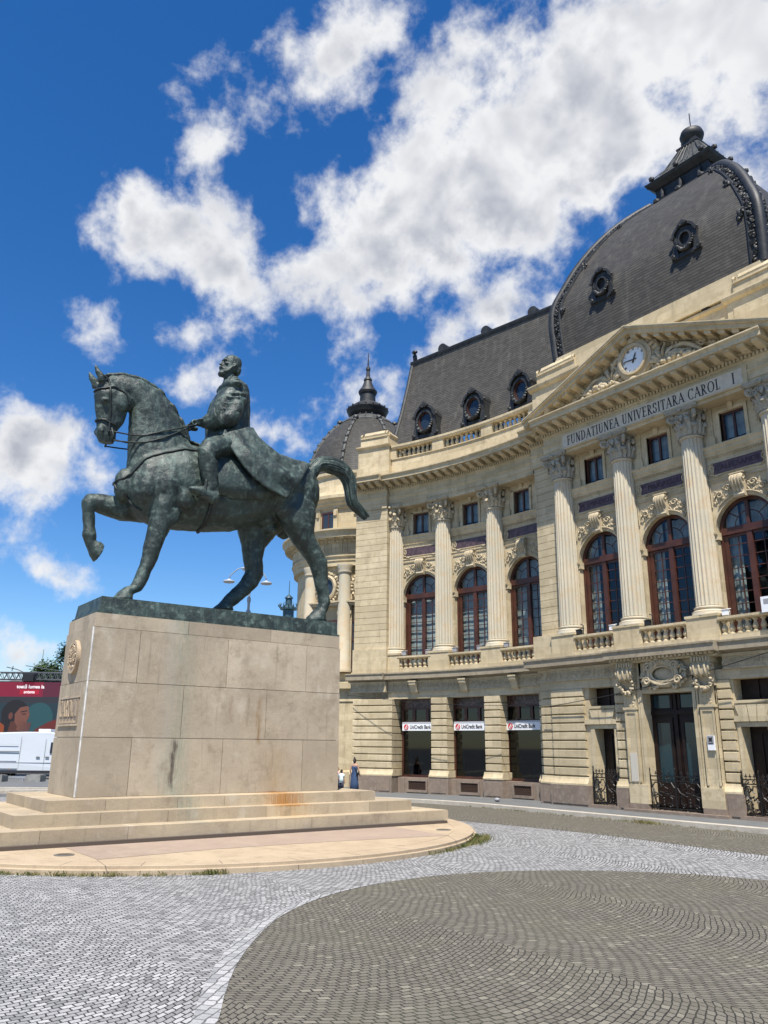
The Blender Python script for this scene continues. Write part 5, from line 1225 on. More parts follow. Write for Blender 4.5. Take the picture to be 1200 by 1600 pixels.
for i in range(len(kb)-1):
    kt.hull([(*P0[i],-.05),(*P0[i+1],-.05),(*P1[i+1],-.05),(*P1[i],-.05)],[(*P0[i],.125),(*P0[i+1],.125),(*P1[i+1],.125),(*P1[i],.125)])
struct(kt.build('kerb',KERB))
rows=[[(x,y,.118) for x,y in P1],[(MW(min(11,max(-4,0)),1,0)[0],0,0) for _ in P1]]
back=[]
for x,y in P1: back.append((x-.0,y+9,.118) if x>-22 else (x-7,y+9,.118))
pm=MB(); pm.grid([[(x,y,.118) for x,y in P1],back]); struct(pm.build('pavement',PAVE))
# boulevard on the far side of the square, its pale kerb line
sheet('road',[(-75,-60),(-41.5,-60),(-37.9,7.5),(-36.6,11.5),(-60,30),(-75,30)],.0,ASPH)
e=MB(); rp=[(-40.6,-40),(-37.4,7.98),(-36.7,10.6)]
for a,b in zip(rp,rp[1:]): e.hull([(a[0],a[1],-.05),(a[0]+.4,a[1],-.05),(b[0]+.4,b[1],-.05),(b[0],b[1],-.05)],[(a[0],a[1],.12),(a[0]+.4,a[1],.12),(b[0]+.4,b[1],.12),(b[0],b[1],.12)])
struct(e.build('road_kerb',KERB))
# ---------------------------------------------------------------- monument pedestal
ped=thing('monument_pedestal','tall stained limestone pedestal on three broad steps and a round platform','pedestal',(-19.05,8.57,0))
PCX,PCY,PR=-19.35,8.4,6.92
e=MB(); N=120
def circ(r,z): return [(PCX+r*math.cos(2*PI*i/N),PCY+r*math.sin(2*PI*i/N),z) for i in range(N)]
rows=[circ(PR,-.02),circ(PR,.075),circ(PR-.01,.085),circ(PR-.05,.088),circ(PR-.05,.135),circ(PR-.06,.142),circ(PR-.50,.142),circ(PR-.50,.136),circ(PR-.515,.136),circ(PR-.515,.142),circ(.5,.142)]
e.grid([r+[r[0]] for r in rows]); pf=e.build('platform',SLABST,ped)
e=MB()
for i in range(34):
    a=2*PI*i/34+.05
    for r0,r1,z in ((PR-.5,PR-.055,.1425),):
        u=Vector((math.cos(a),math.sin(a),0)); t=Vector((-u.y,u.x,0))*.006; c=Vector((PCX,PCY,z))
        e.add([c+u*r0-t,c+u*r0+t,c+u*r1+t,c+u*r1-t],[(0,1,2,3)])
        c=Vector((PCX,PCY,0)); e.add([c+u*(PR+.001)-t,c+u*(PR+.001)+t,c+u*(PR+.001)+t+Vector((0,0,.075)),c+u*(PR+.001)-t+Vector((0,0,.075))],[(0,1,2,3)])
for a,b in (((-14.33,4.70),(-13.2,4.55)),((-14.1,12.15),(-13.0,11.5)),((-14.65,7.6),(-12.95,8.4)),((-14.5,10.),(-13.1,10.2))):
    a=Vector((*a,.1425)); b=Vector((*b,.1425)); t=(b-a).normalized(); n=Vector((-t.y,t.x,0))*.006; e.add([a-n,a+n,b+n,b-n],[(0,1,2,3)])
e.build('platform_joints',plain('joint_grey',(.13,.10,.075),.9),pf)
e=MB(); e.add([(-16.3,4.72,.146),(-14.36,4.72,.146),(-14.62,6.9,.146),(-14.5,9.4,.146),(-14.12,12.2,.146),(-16.0,12.3,.146),(-16.3,12.3,.146)],[tuple(range(7))]); e.build('paving_inlay',PINKST,pf)
def tint(mb,n0):
    r=random.random()
    for i in range(n0,len(mb.f)): mb.uv[i]=[(r,r)]*len(mb.f[i])
def stepb(a,z0,z1,cuts,m=STEP,und=None):
    """a=(x0,x1,y0,y1); blocks along the long faces with open joints"""
    x0,x1,y0,y1=a; e=MB(); e.box(MX,x0+.03,x1-.03,y0+.03,y1-.03,z0,z1-.004)
    ys=[y0]+list(cuts)+[y1]
    for p,q in zip(ys,ys[1:]):
        for X0,X1 in ((x1-.75,x1),(x0,x0+.75)): n0=len(e.f); e.hull([(X0,p+.004,z0),(X1,p+.004,z0),(X1,q-.004,z0),(X0,q-.004,z0)],[(X0,p+.004,z1),(X1,p+.004,z1),(X1,q-.004,z1),(X0,q-.004,z1)]); tint(e,n0)
    xs=[x0+.75+(x1-x0-1.5)*i/2 for i in range(3)]
    for p,q in zip(xs,xs[1:]):
        for Y0,Y1 in ((y0,y0+.75),(y1-.75,y1)): e.hull([(p+.004,Y0,z0),(q-.004,Y0,z0),(q-.004,Y1,z0),(p+.004,Y1,z0)],[(p+.004,Y0,z1),(q-.004,Y0,z1),(q-.004,Y1,z1),(p+.004,Y1,z1)])
    return e.build('step',m,ped)
e=MB(); e.box(MX,-21.75,-16.32,3.1,14.05,.12,.21); e.build('shadow_gap_footing',plain('shadow_gap_dark',(.085,.065,.05),.9),ped)  # footing under the lowest step, shade of the gap put into its dark colour
stepb((-21.65,-16.46,2.95,14.2),.21,.44,(4.3,5.95,8.6,10.15,12.0,13.2))
stepb((-21.15,-16.97,3.92,13.42),.43,.675,(5.55,6.95,9.25,10.9,12.1))
stepb((-20.75,-17.35,4.58,12.55),.665,.90,(5.75,7.3,8.4,9.95,11.3))
# die: four courses of blocks
e=MB(); X0,X1,Y0,Y1=-20.1,-18.0,5.30,11.84
def die(z0,z1,cuts,ins):
    x0,x1,y0,y1=X0+ins,X1-ins,Y0+ins*.9,Y1-ins*.6; g=.006
    e.box(MX,x0+.05,x1-.05,y0+.05,y1-.05,z0,z1-.001)
    ys=[y0]+list(cuts)+[y1]
    for p,q in zip(ys,ys[1:]):
        for a,b in ((x1-.5,x1),(x0,x0+.5)): n0=len(e.f); e.hull([(a,p+(g if p!=y0 else 0),z0+g),(b,p+(g if p!=y0 else 0),z0+g),(b,q-(g if q!=y1 else 0),z0+g),(a,q-(g if q!=y1 else 0),z0+g)],[(a,p+(g if p!=y0 else 0),z1-g),(b,p+(g if p!=y0 else 0),z1-g),(b,q-(g if q!=y1 else 0),z1-g),(a,q-(g if q!=y1 else 0),z1-g)]); tint(e,n0)
    for a,b in ((y0,y0+.5),(y1-.5,y1)): e.hull([(x0+.501,a,z0+g),(x1-.501,a,z0+g),(x1-.501,b,z0+g),(x0+.501,b,z0+g)],[(x0+.501,a,z1-g),(x1-.501,a,z1-g),(x1-.501,b,z1-g),(x0+.501,b,z1-g)])
die(.90,2.12,(6.4,8.58,10.76),0); die(2.12,3.30,(7.52,9.69),.01); die(3.30,4.48,(6.39,8.58,10.8),.02); die(4.48,4.80,(7.54,9.74),.045)
die_=e.build('plinth',PLIN,ped)
e=MB(); e.tube([(X1-.01+.0,Y0+.003,.91),(X1-.035,Y0+.028,4.47)],.024,6); e.build('corner_seam',WHITEM,die_)
# carved medallion and inscription on the short face
e=MB(); M_=MX
def ringy(mb,c,r0,r1,d0,d1,n=32):
    vs=[]
    for i in range(n):
        a=2*PI*i/n
        for r,d in ((r0,d0),(r0,d1),(r1,d1),(r1,d0)): vs.append((c[0]+r*math.cos(a),d,c[1]+r*math.sin(a)))
    mb.add(vs,[(i*4+k,i*4+(k+1)%4,((i+1)%n)*4+(k+1)%4,((i+1)%n)*4+k) for i in range(n) for k in range(4)])
mc=(-19.14,3.89); ringy(e,mc,.30,.38,5.235,5.36); ringy(e,mc,0.,.31,5.26,5.36)
for i in range(90):
    a=random.uniform(0,2*PI); r=.27*math.sqrt(random.random()); e.blob((mc[0]+r*math.cos(a),5.26,mc[1]+r*math.sin(a)),(random.uniform(.02,.06),.045,random.uniform(.02,.05)),Matrix.Rotation(random.uniform(0,PI),3,'Y'),1,.3)
e.build('medallion',STEPST,ped,True,40)
e=MB(); e.box(MX,-19.84,-18.42,5.285,5.31,2.38,2.98)
fr_=MB()
for a,b,c,d in ((-19.86,-18.40,2.96,3.0),(-19.86,-18.40,2.36,2.40)): fr_.box(MX,a,b,5.275,5.31,c,d)
plq=e.build('inscription_panel',plain('carved_recess',(.24,.19,.14),.9,var=.3),ped); fr_.build('frame',PLIN,plq)
ps,wd=roman('CAROL I',.36); e=MB(); k=1.3/wd
for p in ps: q=[(-19.78+x*k,2.56+y) for x,y in p]; e.hull([(x,5.272,z) for x,z in q],[(x,5.286,z) for x,z in q])
for i in range(15): e.box(MX,-19.76+i*.088,-19.71+i*.088,5.275,5.287,2.42,2.42+.05+.04*(i%3==0))
e.build('lettering',STEPST,plq)
# ground lights let into the platform
for (x,y),lb in zip(((-15.23,4.42),(-15.09,12.87)),('round dark ground light let into the platform at the left end of the steps','round dark ground light let into the platform near its right rim')):
    t=thing('ground_light',lb,'light',(x,y,.142),'ground lights in the monument platform')
    e=MB(); e.lathe((0,0,0),[(.17,0),(.17,.012),(.13,.016)],20); e.build('rim',plain('steel_rim',(.22,.21,.19),.5,.5),None).parent=t
    e=MB(); e.lathe((0,0,.0),[(.128,.0),(.128,.018)],20); e.build('lens',plain('dark_lens',(.05,.05,.045),.2),None).parent=t
# ---------------------------------------------------------------- bronze equestrian statue
BODY=[(6.02,7.91,6.02,8.18,.2,0),(6.14,7.58,6.02,8.6,.42,0),(6.46,7.36,6.26,9.05,.62,0),(6.85,7.22,6.63,9.28,.76,0),(7.41,7.23,7.21,9.56,.82,0),(8.14,7.3,7.96,9.59,.82,0),(8.89,7.43,8.74,9.59,.84,0),(9.5,7.7,9.39,9.57,.84,0),(10.06,7.96,10.01,9.59,.84,0),(10.6,8.09,10.61,9.69,.82,0),(11.08,8.17,11.06,9.66,.72,0),(11.38,8.3,11.33,9.51,.5,0),(11.45,8.64,11.46,9.21,.3,0)]
NECK=[(6.1,7.71,7.69,9.19,.62,0),(6.03,8.18,7.58,9.6,.5,0),(5.99,8.67,7.45,9.88,.42,0),(5.95,9.23,7.26,10.25,.36,0),(5.93,9.73,6.99,10.59,.32,0),(5.92,10.14,6.6,10.91,.3,0),(5.73,10.37,6.14,11.06,.27,0),(5.38,10.42,5.62,11.06,.22,0),(5.16,10.54,5.29,10.93,.16,0)]
HEAD=[(5.07,10.66,5.46,10.94,.2,0),(5.01,10.32,5.76,10.49,.3,0),(5.07,10.0,5.9,10.19,.26,0),(5.13,9.73,5.81,9.76,.2,0),(5.16,9.48,5.66,9.48,.165,0),(5.17,9.29,5.66,9.29,.17,0),(5.26,9.14,5.62,9.14,.13,0)]
NFORE=[(6.66,8.38,7.54,8.56,.25,.3),(6.56,7.91,7.42,8.07,.36,.42),(6.52,7.62,7.2,7.67,.34,.42),(6.53,7.22,7.12,7.18,.29,.42),(6.52,6.88,6.99,6.87,.24,.42),(6.46,6.57,6.92,6.54,.23,.42),(6.45,6.33,6.83,6.28,.18,.42),(6.39,6.03,6.71,5.97,.15,.42),(6.28,5.66,6.61,5.66,.17,.42),(6.23,5.58,6.51,5.49,.15,.42),(6.1,5.54,6.3,5.38,.18,.42),(5.95,5.4,6.32,5.29,.24,.42),(5.83,5.21,6.32,5.23,.27,.42)]
FFORE=[(6.6,8.13,6.88,7.38,.3,-.3),(6.14,8.01,6.14,7.35,.32,-.42),(5.74,7.95,5.71,7.42,.27,-.42),(5.46,7.94,5.49,7.48,.23,-.42),(5.22,7.89,5.44,7.51,.21,-.42),(5.12,7.7,5.46,7.41,.2,-.42),(5.18,7.36,5.49,7.36,.16,-.42),(5.22,7.04,5.51,7.07,.15,-.42),(5.22,6.85,5.57,6.87,.17,-.42),(5.31,6.67,5.56,6.71,.14,-.42),(5.41,6.51,5.68,6.74,.18,-.42),(5.46,6.36,5.75,6.69,.22,-.42),(5.59,6.2,5.79,6.65,.24,-.42)]
FHIND=[(9.07,8.11,10.9,8.21,.5,-.3),(9.22,7.86,10.77,7.89,.42,-.42),(9.36,7.58,10.48,7.65,.36,-.42),(9.49,7.26,10.18,7.24,.28,-.42),(9.57,6.86,10.11,6.9,.24,-.42),(9.65,6.54,10.16,6.48,.22,-.42),(9.52,6.28,10.01,6.16,.18,-.42),(9.36,6.08,9.75,5.87,.16,-.42),(9.11,5.82,9.42,5.59,.18,-.42),(9.01,5.7,9.29,5.49,.16,-.42),(8.9,5.57,9.32,5.43,.22,-.42),(8.71,5.4,9.34,5.42,.25,-.42)]
NHIND=[(9.74,8.73,11.33,9.37,.3,.2),(9.82,8.41,11.3,8.85,.46,.32),(10.01,8.13,11.26,8.31,.46,.38),(10.27,7.78,11.21,7.77,.4,.42),(10.59,7.4,11.21,7.6,.32,.42),(10.93,7.02,11.47,7.23,.26,.42),(11.16,6.75,11.69,6.96,.24,.42),(11.29,6.49,11.73,6.56,.2,.42),(11.37,6.18,11.74,6.23,.17,.42),(11.46,5.99,11.8,5.99,.18,.42),(11.51,5.73,11.84,5.78,.19,.42),(11.45,5.59,11.73,5.53,.16,.42),(11.3,5.5,11.68,5.47,.2,.42),(11.13,5.32,11.7,5.35,.26,.42),(11.09,5.2,11.72,5.25,.28,.42)]
TAIL=[(11.36,8.94,11.03,9.2,0.16,0),(11.48,9.25,11.08,9.45,0.2,0),(11.52,9.51,11.15,9.75,0.206,0),(11.648,9.74,11.502,10.11,0.224,0),(11.974,9.757,12.017,10.213,0.224,0),(12.295,9.705,12.485,10.135,0.215,0),(12.474,9.554,12.776,9.856,0.206,0),(12.575,9.3,12.885,9.54,0.189,0),(12.707,8.898,12.922,9.113,0.155,0),(13.105,8.614,13.295,8.786,0.086,0)]
TORSO=[(8.11,9.62,9.29,9.78,.7,0),(8.03,9.91,9.31,10.22,.48,0),(8.01,10.25,9.27,10.65,.44,0),(8.02,10.65,9.25,11.05,.464,0),(8.09,10.96,9.21,11.38,.512,0),(8.24,11.24,9.11,11.68,.48,0),(8.39,11.46,8.98,11.78,.32,0),(8.44,11.59,8.87,11.86,.176,0),(8.45,11.74,8.83,11.93,.16,0)]
RHEAD=[(8.36,11.63,8.75,11.79,.13,0),(8.25,11.73,8.81,11.93,.18,0),(8.26,11.89,8.88,12.06,.23,0),(8.32,12.03,8.9,12.18,.25,0),(8.33,12.18,8.87,12.32,.25,0),(8.41,12.31,8.76,12.43,.2,0),(8.51,12.41,8.66,12.46,.1,0)]
ARM=[(8.57,11.25,8.97,11.31,.17,.378),(8.44,10.9,8.91,11.03,.204,.504),(8.28,10.56,8.77,10.61,.204,.571),(8.13,10.36,8.65,10.24,.196,.554),(7.98,10.33,8.24,10.01,.17,.42),(7.83,10.26,7.96,10.04,.145,.294),(7.75,10.24,7.84,10.08,.111,.185)]
FARM=[(8.68,11.57,9.17,11.72,.17,-.42),(8.63,11.31,9.08,11.43,.187,-.521),(8.45,10.92,8.78,10.89,.17,-.504),(8.14,10.58,8.27,10.41,.136,-.336),(7.9,10.39,7.99,10.26,.111,-.151)]
THIGH=[(8.39,9.93,8.82,9.42,.4,.35),(7.94,9.74,8.32,9.23,.36,.6),(7.62,9.49,7.94,9.01,.32,.8),(7.45,9.19,7.89,8.9,.28,.92),(7.49,8.94,7.96,8.9,.24,.97),(7.57,8.6,8.0,8.67,.2,.98),(7.65,8.29,8.02,8.33,.16,.98),(7.69,8.13,8.01,8.15,.15,.98)]
BOOT=[(8.02,8.23,8.07,7.88,.13,.98),(7.81,8.18,7.92,7.78,.15,.98),(7.59,8.21,7.71,7.88,.16,.98),(7.42,8.18,7.5,7.96,.15,.98),(7.28,8.11,7.35,8.0,.1,.98)]
COAT=[(8.23,10.08,9.29,10.42,.6,0),(8.49,9.83,9.39,10.2,.74,0),(8.72,9.57,9.61,9.97,.86,0),(9.07,9.42,9.96,9.74,.93,0),(9.5,9.11,10.48,9.65,.96,0),(9.97,8.91,10.82,9.66,.94,0),(10.46,8.65,11.03,9.65,.9,0)]

st=thing('equestrian_statue','green-brown bronze statue of a bearded rider in a long coat on a prancing horse','statue',(-19.05,8.6,4.8))
sb=MB(); sb.hull([(-20.0,5.42,4.80),(-18.12,5.42,4.80),(-18.12,11.80,4.80),(-20.0,11.80,4.80)],[(-19.97,5.47,5.19),(-18.15,5.47,5.19),(-18.15,11.77,5.19),(-19.97,11.77,5.19)])
sb.hull([(-20.04,5.38,4.79),(-18.08,5.38,4.79),(-18.08,11.83,4.79),(-20.04,11.83,4.79)],[(-20.04,5.38,4.85),(-18.08,5.38,4.85),(-18.08,11.83,4.85),(-20.04,11.83,4.85)])
sb.build('base',BRZ,st)
HX=-19.05
def L(mb,rings,pw=1.0): mb.loft([(a,b,c,d,l,HX+x) for a,b,c,d,l,x in rings],16,pw)
def hb(mb,y,z,x,r,rot=None): mb.blob((HX+x,y,z),r,rot,2)
h=MB()
for r in (BODY,NECK,HEAD,NFORE,FFORE,FHIND,NHIND): L(h,r)
L(h,TAIL)
# muscle masses
for sg in (1,-1):
    hb(h,6.95,8.25,.50*sg,(.34,.42,.62)); hb(h,6.42,8.10,.36*sg,(.34,.30,.5)); hb(h,10.75,8.9,.42*sg,(.42,.62,.72)); hb(h,5.62,10.25,.17*sg,(.16,.27,.30))
    hb(h,5.24,10.14,.21*sg,(.07,.10,.08)); hb(h,5.24,9.42,.13*sg,(.07,.10,.12)); hb(h,10.35,8.3,.45*sg,(.32,.45,.45))
hb(h,5.98,8.15,0,(.3,.25,.45)); hb(h,9.9,8.0,0,(.3,.35,.3)); hb(h,10.1,7.75,0,(.16,.22,.2))
for z0,y0,x in ((5.25,6.05,.42),(5.25,11.4,.42),(5.25,9.05,-.42)): hb(h,y0,5.2,x,(.2,.3,.07))
hb(h,7.0,7.45,.55,(.17,.30,.34))
for sg in (1,-1):
    hb(h,7.35,7.95,.60*sg,(.22,.34,.34)); hb(h,10.85,8.15,.60*sg,(.22,.34,.52))
# ears
for sg,(b,tp) in ((1,((5.05,10.72),(4.90,11.06))),(-1,((5.02,10.68),(4.86,10.98)))):
    x=HX+.17*sg; h.tube([(x,b[0]+.06,b[1]-.1),(x,b[0]+.02,b[1]+.08),(x,(b[0]+tp[0])/2,(b[1]+tp[1])/2),(x,tp[0],tp[1])],[.10,.11,.085,.02],8)
horse,HB=remesh(h,'horse',BRZ,.031,st,3,.022,1.9)
def snap(p,off=.02,bvh=None):
    q=(bvh or HB).find_nearest(Vector(p)); return q[0]+q[1]*off
def strap(name,pts,r,parent,off=.015,m=BRZ2,k=6,free=()):
    P=cr([tuple(p) for p in pts],k); P=[snap(p,off) for p in P] if not free else [Vector(p) for p in P]
    return MB().tube(P,r,6).build(name,m,parent,True)
# mane: thin crest of locks along the neck
e=MB(); mp=[(a[2],a[3]) for a in NECK]
for i in range(len(mp)-1):
    for j in range(7):
        t=(j+random.random())/7; y=mp[i][0]*(1-t)+mp[i+1][0]*t; z=mp[i][1]*(1-t)+mp[i+1][1]*t
        s=random.choice((-.07,0.,.07)); e.blob((HX+s,y,z-.02),(.07,.17,.075),Matrix.Rotation(math.atan2(mp[i+1][1]-mp[i][1],mp[i+1][0]-mp[i][0]),3,'X'),1,.25)
remesh(e,'mane',BRZ,.035,horse,2,.012,3.)
# bridle, reins, breast strap
for sg in (1,-1):
    x=HX+.32*sg
    strap('bridle',[(x,5.22,10.86),(x,5.30,10.45),(x,5.36,10.0),(x,5.40,9.6),(x,5.44,9.38)],.028,horse)
    strap('bridle',[(HX+.02*sg,5.05,9.66),(x,5.2,9.66),(x,5.45,9.60),(x,5.65,9.56)],.028,horse)
    strap('bridle',[(HX+.02*sg,4.98,10.42),(x,5.15,10.50),(x,5.45,10.56),(x,5.7,10.45),(x,5.85,10.15)],.026,horse)
    e=MB(); e.tube([(x-.1*sg,5.50+.06*math.cos(i*.7),9.36+.07*math.sin(i*.7)) for i in range(10)],.02,5); e.tube([(x-.1*sg,5.46,9.48),(x-.08*sg,5.52,9.30),(x-.08*sg,5.48,9.12)],.026,5); e.build('bit',BRZ2,horse,True)
    hand=(HX+.22*sg,7.74,10.16)
    for dz,y1 in ((0,9.38),(-.22,9.15)):
        P=[Vector((x-.06*sg,5.52,y1))]
        mid=[snap((HX+.6*sg,6.0,9.42+dz*.9),.03),snap((HX+.6*sg,6.7,9.66+dz*.9),.03)]
        if dz: mid.append(snap((HX+.6*sg,7.3,9.85),.03))
        MB().tube(cr([tuple(p) for p in P+mid+[Vector(hand)]],5),.02,5).build('rein',BRZ2,horse,True)
    strap('breast_strap',[(HX,5.95,8.15),(HX+.4*sg,5.98,8.45),(HX+.6*sg,6.25,8.9),(HX+.75*sg,6.75,9.22),(HX+.7*sg,7.3,9.36),(HX+.7*sg,7.75,9.38)],.03,horse)
strap('breast_strap',[(HX,5.9,8.15),(HX+.15,6.1,7.75),(HX+.3,6.35,7.45)],.03,horse)
# eye and nostril
e=MB()
for sg in (1,-1): e.blob(snap((HX+.5*sg,5.22,10.16),-.005),(.03,.06,.04),None,2); e.blob(snap((HX+.4*sg,5.25,9.33),-.01),(.025,.04,.05),None,2)
e.build('eye',BRZ2,horse,True)
# saddle cloth and saddle
e=MB(); rows=[]
for i in range(13):
    y=7.72+1.7*i/12; row=[]
    for j in range(15):
        a=-PI/2*1.22+PI*1.22*j/14; zc=8.5; q=snap((HX+1.3*math.sin(a),y+(.35*abs(math.sin(a))**2 if i>6 else 0),zc+1.3*math.cos(a)),.045+.012*math.sin(i*2.+j)); row.append(q)
    rows.append(row)
e.grid(rows); sc=e.build('saddle_cloth',BRZ,horse,True); md=sc.modifiers.new('t','SOLIDIFY'); md.thickness=.05; md.offset=0
strap('girth',[(HX+.86,8.0,8.6),(HX+.8,8.0,8.0),(HX+.5,8.0,7.4),(HX,8.0,7.25)],.05,horse)
# rider
rid=MB()
for r in (TORSO,ARM,FARM,THIGH,BOOT): L(rid,r)
L(rid,[(a,b,c,d,l,-x) for a,b,c,d,l,x in THIGH]); L(rid,[(a,b,c,d,l,-x) for a,b,c,d,l,x in BOOT])
hb(rid,8.62,11.5,.0,(.62,.30,.18))
# collar, coat front, cuffs, lapel
rid.tube([(HX+.26*math.cos(i*.4),8.66+.24*math.sin(i*.4)*.9,11.70+.06*math.sin(i*.4)) for i in range(17)],.055,6)
for k,(y_,z_) in enumerate(((8.66,11.15),(8.60,11.02),(8.50,10.80),(8.40,10.62),(8.28,10.42))): rid.tube([(HX+.45,y_-.22,z_+.02),(HX+.70,y_-.02,z_-.03),(HX+.62,y_+.22,z_+.05)],[.02,.045,.02],5)
rid.tube([(HX+.62,8.12,10.34),(HX+.30,7.88,10.18)],[.27,.21],10)
# hands: palm plus five fingers closed on the reins
def hand_(sg):
    x=HX+.2*sg; c=Vector((x,7.72,10.17)); rid.blob(c,(.11,.16,.09),None,2)
    for k in range(4):
        p=c+Vector((sg*(-.02+.055*(k-1.5)),-.10,.04)); rid.tube([p+Vector((0,.06,.02)),p+Vector((0,-.08,.0)),p+Vector((0,-.13,-.08)),p+Vector((0,-.07,-.14)),p+Vector((0,.0,-.12))],[.04,.04,.037,.034,.028],6)
    rid.tube([c+Vector((sg*.08,.06,.05)),c+Vector((sg*.13,-.03,.09)),c+Vector((sg*.06,-.13,.06))],[.042,.04,.03],6)
hand_(1); hand_(-1)
rider,RB=remesh(rid,'rider',BRZ,.026,st,3,.022,2.4)
hd=MB(); hs=.63; HC=Vector((HX,8.60,12.16)); HR=Matrix.Rotation(R(-9),3,'X')
def H(x,y,z): return HC+HR@Vector((x*hs,-y*hs,z*hs*1.22))     # head frame: y forward, z up
sl=[(-.48,.34,.12,.12),(-.42,.42,.0,.18),(-.32,.445,-.10,.235),(-.22,.42,-.22,.275),(-.10,.40,-.35,.295),(0,.375,-.43,.305),(.075,.355,-.46,.31),(.15,.385,-.47,.315),(.25,.375,-.465,.31),(.35,.31,-.42,.285),(.43,.21,-.32,.225),(.485,.06,-.16,.12)]
vs=[]
for z,yf,yb,w in sl:
    for k in range(20):
        q=2*PI*k/20; vs.append(H(w*math.copysign(abs(math.sin(q))**.9,math.sin(q)),(yf+yb)/2+(yf-yb)/2*math.copysign(abs(math.cos(q))**.9,math.cos(q)),z))
n=len(sl); hd.add(vs,[(i*20+k,i*20+(k+1)%20,(i+1)*20+(k+1)%20,(i+1)*20+k) for i in range(n-1) for k in range(20)]+[tuple(range(19,-1,-1)),tuple((n-1)*20+k for k in range(20))])
hd.hull([H(-.03,.34,.14),H(.03,.34,.14),H(.025,.40,.13),H(-.025,.40,.13)],[H(-.075,.36,-.10),H(.075,.36,-.10),H(.045,.54,-.065),H(-.045,.54,-.065)])
for sg in (1,-1):
    hd.tube([H(0,.40,.145),H(sg*.10,.40,.165),H(sg*.20,.33,.14)],[v*hs for v in (.035,.045,.03)],6)
    hd.blob(H(sg*.20,.28,-.02),(.10*hs,.09*hs,.06*hs),None,2); hd.blob(H(sg*.115,.335,.065),(.05*hs,.03*hs,.028*hs),None,2)
    hd.tube([H(0,.455,-.15),H(sg*.09,.43,-.17),H(sg*.19,.34,-.245)],[v*hs for v in (.05,.055,.025)],6)
    hd.tube([H(sg*.295,.02,-.06),H(sg*.27,.12,-.22),H(sg*.20,.26,-.36)],[v*hs for v in (.045,.07,.08)],6)
    hd.blob(H(sg*.32,-.06,.02),(.03*hs,.075*hs,.115*hs),None,2); hd.tube([H(sg*.335,-.02,-.06),H(sg*.345,-.10,.02),H(sg*.345,-.08,.12),H(sg*.335,.0,.13)],.028*hs,5)
hd.blob(H(0,.33,-.40),(.19*hs,.16*hs,.15*hs),None,2,.05); hd.blob(H(0,.44,-.225),(.10*hs,.035*hs,.025*hs),None,1)
for k in range(16): x=random.uniform(-.16,.16); hd.tube([H(x,.44-abs(x)*.5,-.27),H(x*.9,.47-abs(x)*.7,-.38),H(x*.7,.43-abs(x)*.6,-.52)],[v*hs for v in (.022,.026,.01)],4)
hd.tube([H(0,-.06,-.30),H(0,-.10,-.75)],[.24*hs,.27*hs],12)
hd.blob(H(0,-.10,.22),(.325*hs,.40*hs,.36*hs),None,2,.06); hd.blob(H(0,-.32,-.02),(.27*hs,.18*hs,.3*hs),None,2,.06)
remesh(hd,'head',BRZ,.0115,rider,1,.004,9.)
# long coat skirt: a draped sheet from the waist over the croup, near hem, back fold and far hem
CN=[(8.18,9.83,.62),(8.38,9.45,.80),(8.59,9.12,.95),(8.95,8.72,1.04),(9.4,8.45,1.06),(9.98,8.28,1.02)]
CT=[(9.27,10.42),(9.39,10.19),(9.66,9.95),(10.01,9.76),(10.48,9.70),(11.02,9.69)]
def coat_pt(u,g,sg):
    i=min(int(u),4); f=u-i; l=lambda a,b:a*(1-f)+b*f
    ny,nz,nx=[l(CN[i][k],CN[i+1][k]) for k in range(3)]; ty,tz=[l(CT[i][k],CT[i+1][k]) for k in range(2)]
    k=u/5; fold=.055*(.3+k)*(math.sin(g*10+u*.7)+.5*math.sin(g*17-u*1.3))*min(1,g*2)
    c=1-math.cos(g); sn=math.sin(g)**.75; x=(nx+fold)*sn
    p=Vector((HX+sg*x,ty+(ny-ty)*c,tz+(nz-tz)*c+fold*.4*math.cos(g)))
    q=HB.find_nearest(p); d=(p-q[0]).dot(q[1])
    return q[0]+q[1]*.05 if d<.05 and u>.6 else p
for_=[]
e=MB(); U=26; G=22; rows=[]
for i in range(U+1):
    u=5*i/U; rows.append([coat_pt(u,PI/2*(1-j/G),1) for j in range(G)]+[coat_pt(u,PI/2*j/G,-1) for j in range(G+1)])
e.grid(rows); ct_=e.build('coat',BRZ,rider,True); md=ct_.modifiers.new('t','SOLIDIFY'); md.thickness=.07; md.offset=1
md=ct_.modifiers.new('s','SUBSURF'); md.levels=1; md.render_levels=1
tx=D.textures.new('cast','CLOUDS'); tx.noise_scale=.22; dm=ct_.modifiers.new('d','DISPLACE'); dm.texture=tx; dm.strength=.035; dm.mid_level=.5
# front skirt of the coat over the thighs
ct=MB(); ct.loft([(8.05,9.98,8.6,10.15,.58,HX),(7.98,9.72,8.5,9.85,.66,HX),(7.95,9.58,8.45,9.5,.74,HX)],16)
remesh(ct,'coat_front',BRZ,.032,rider,3,.02,1.9)
# tail hair
e=MB()
for k in range(26):
    a=2*PI*random.random(); P=[]
    for (y0,z0,y1,z1,la,x) in TAIL[2:]:
        c=Vector((HX,(y0+y1)/2,(z0+z1)/2)); w_=Vector((0,(y1-y0)/2,(z1-z0)/2)); rr=random.uniform(.78,.98); P.append(c+w_*math.cos(a)*rr+Vector((la*math.sin(a)*rr,0,0)))
    P.append(P[-1]+(P[-1]-P[-2])*random.uniform(.05,.45)); P=cr([tuple(p) for p in P],3); n=len(P); e.tube(P,[.03+.022*math.sin(PI*i/(n-1)) for i in range(n-1)]+[.01],5)
e.build('tail_hair',BRZ,horse,True)
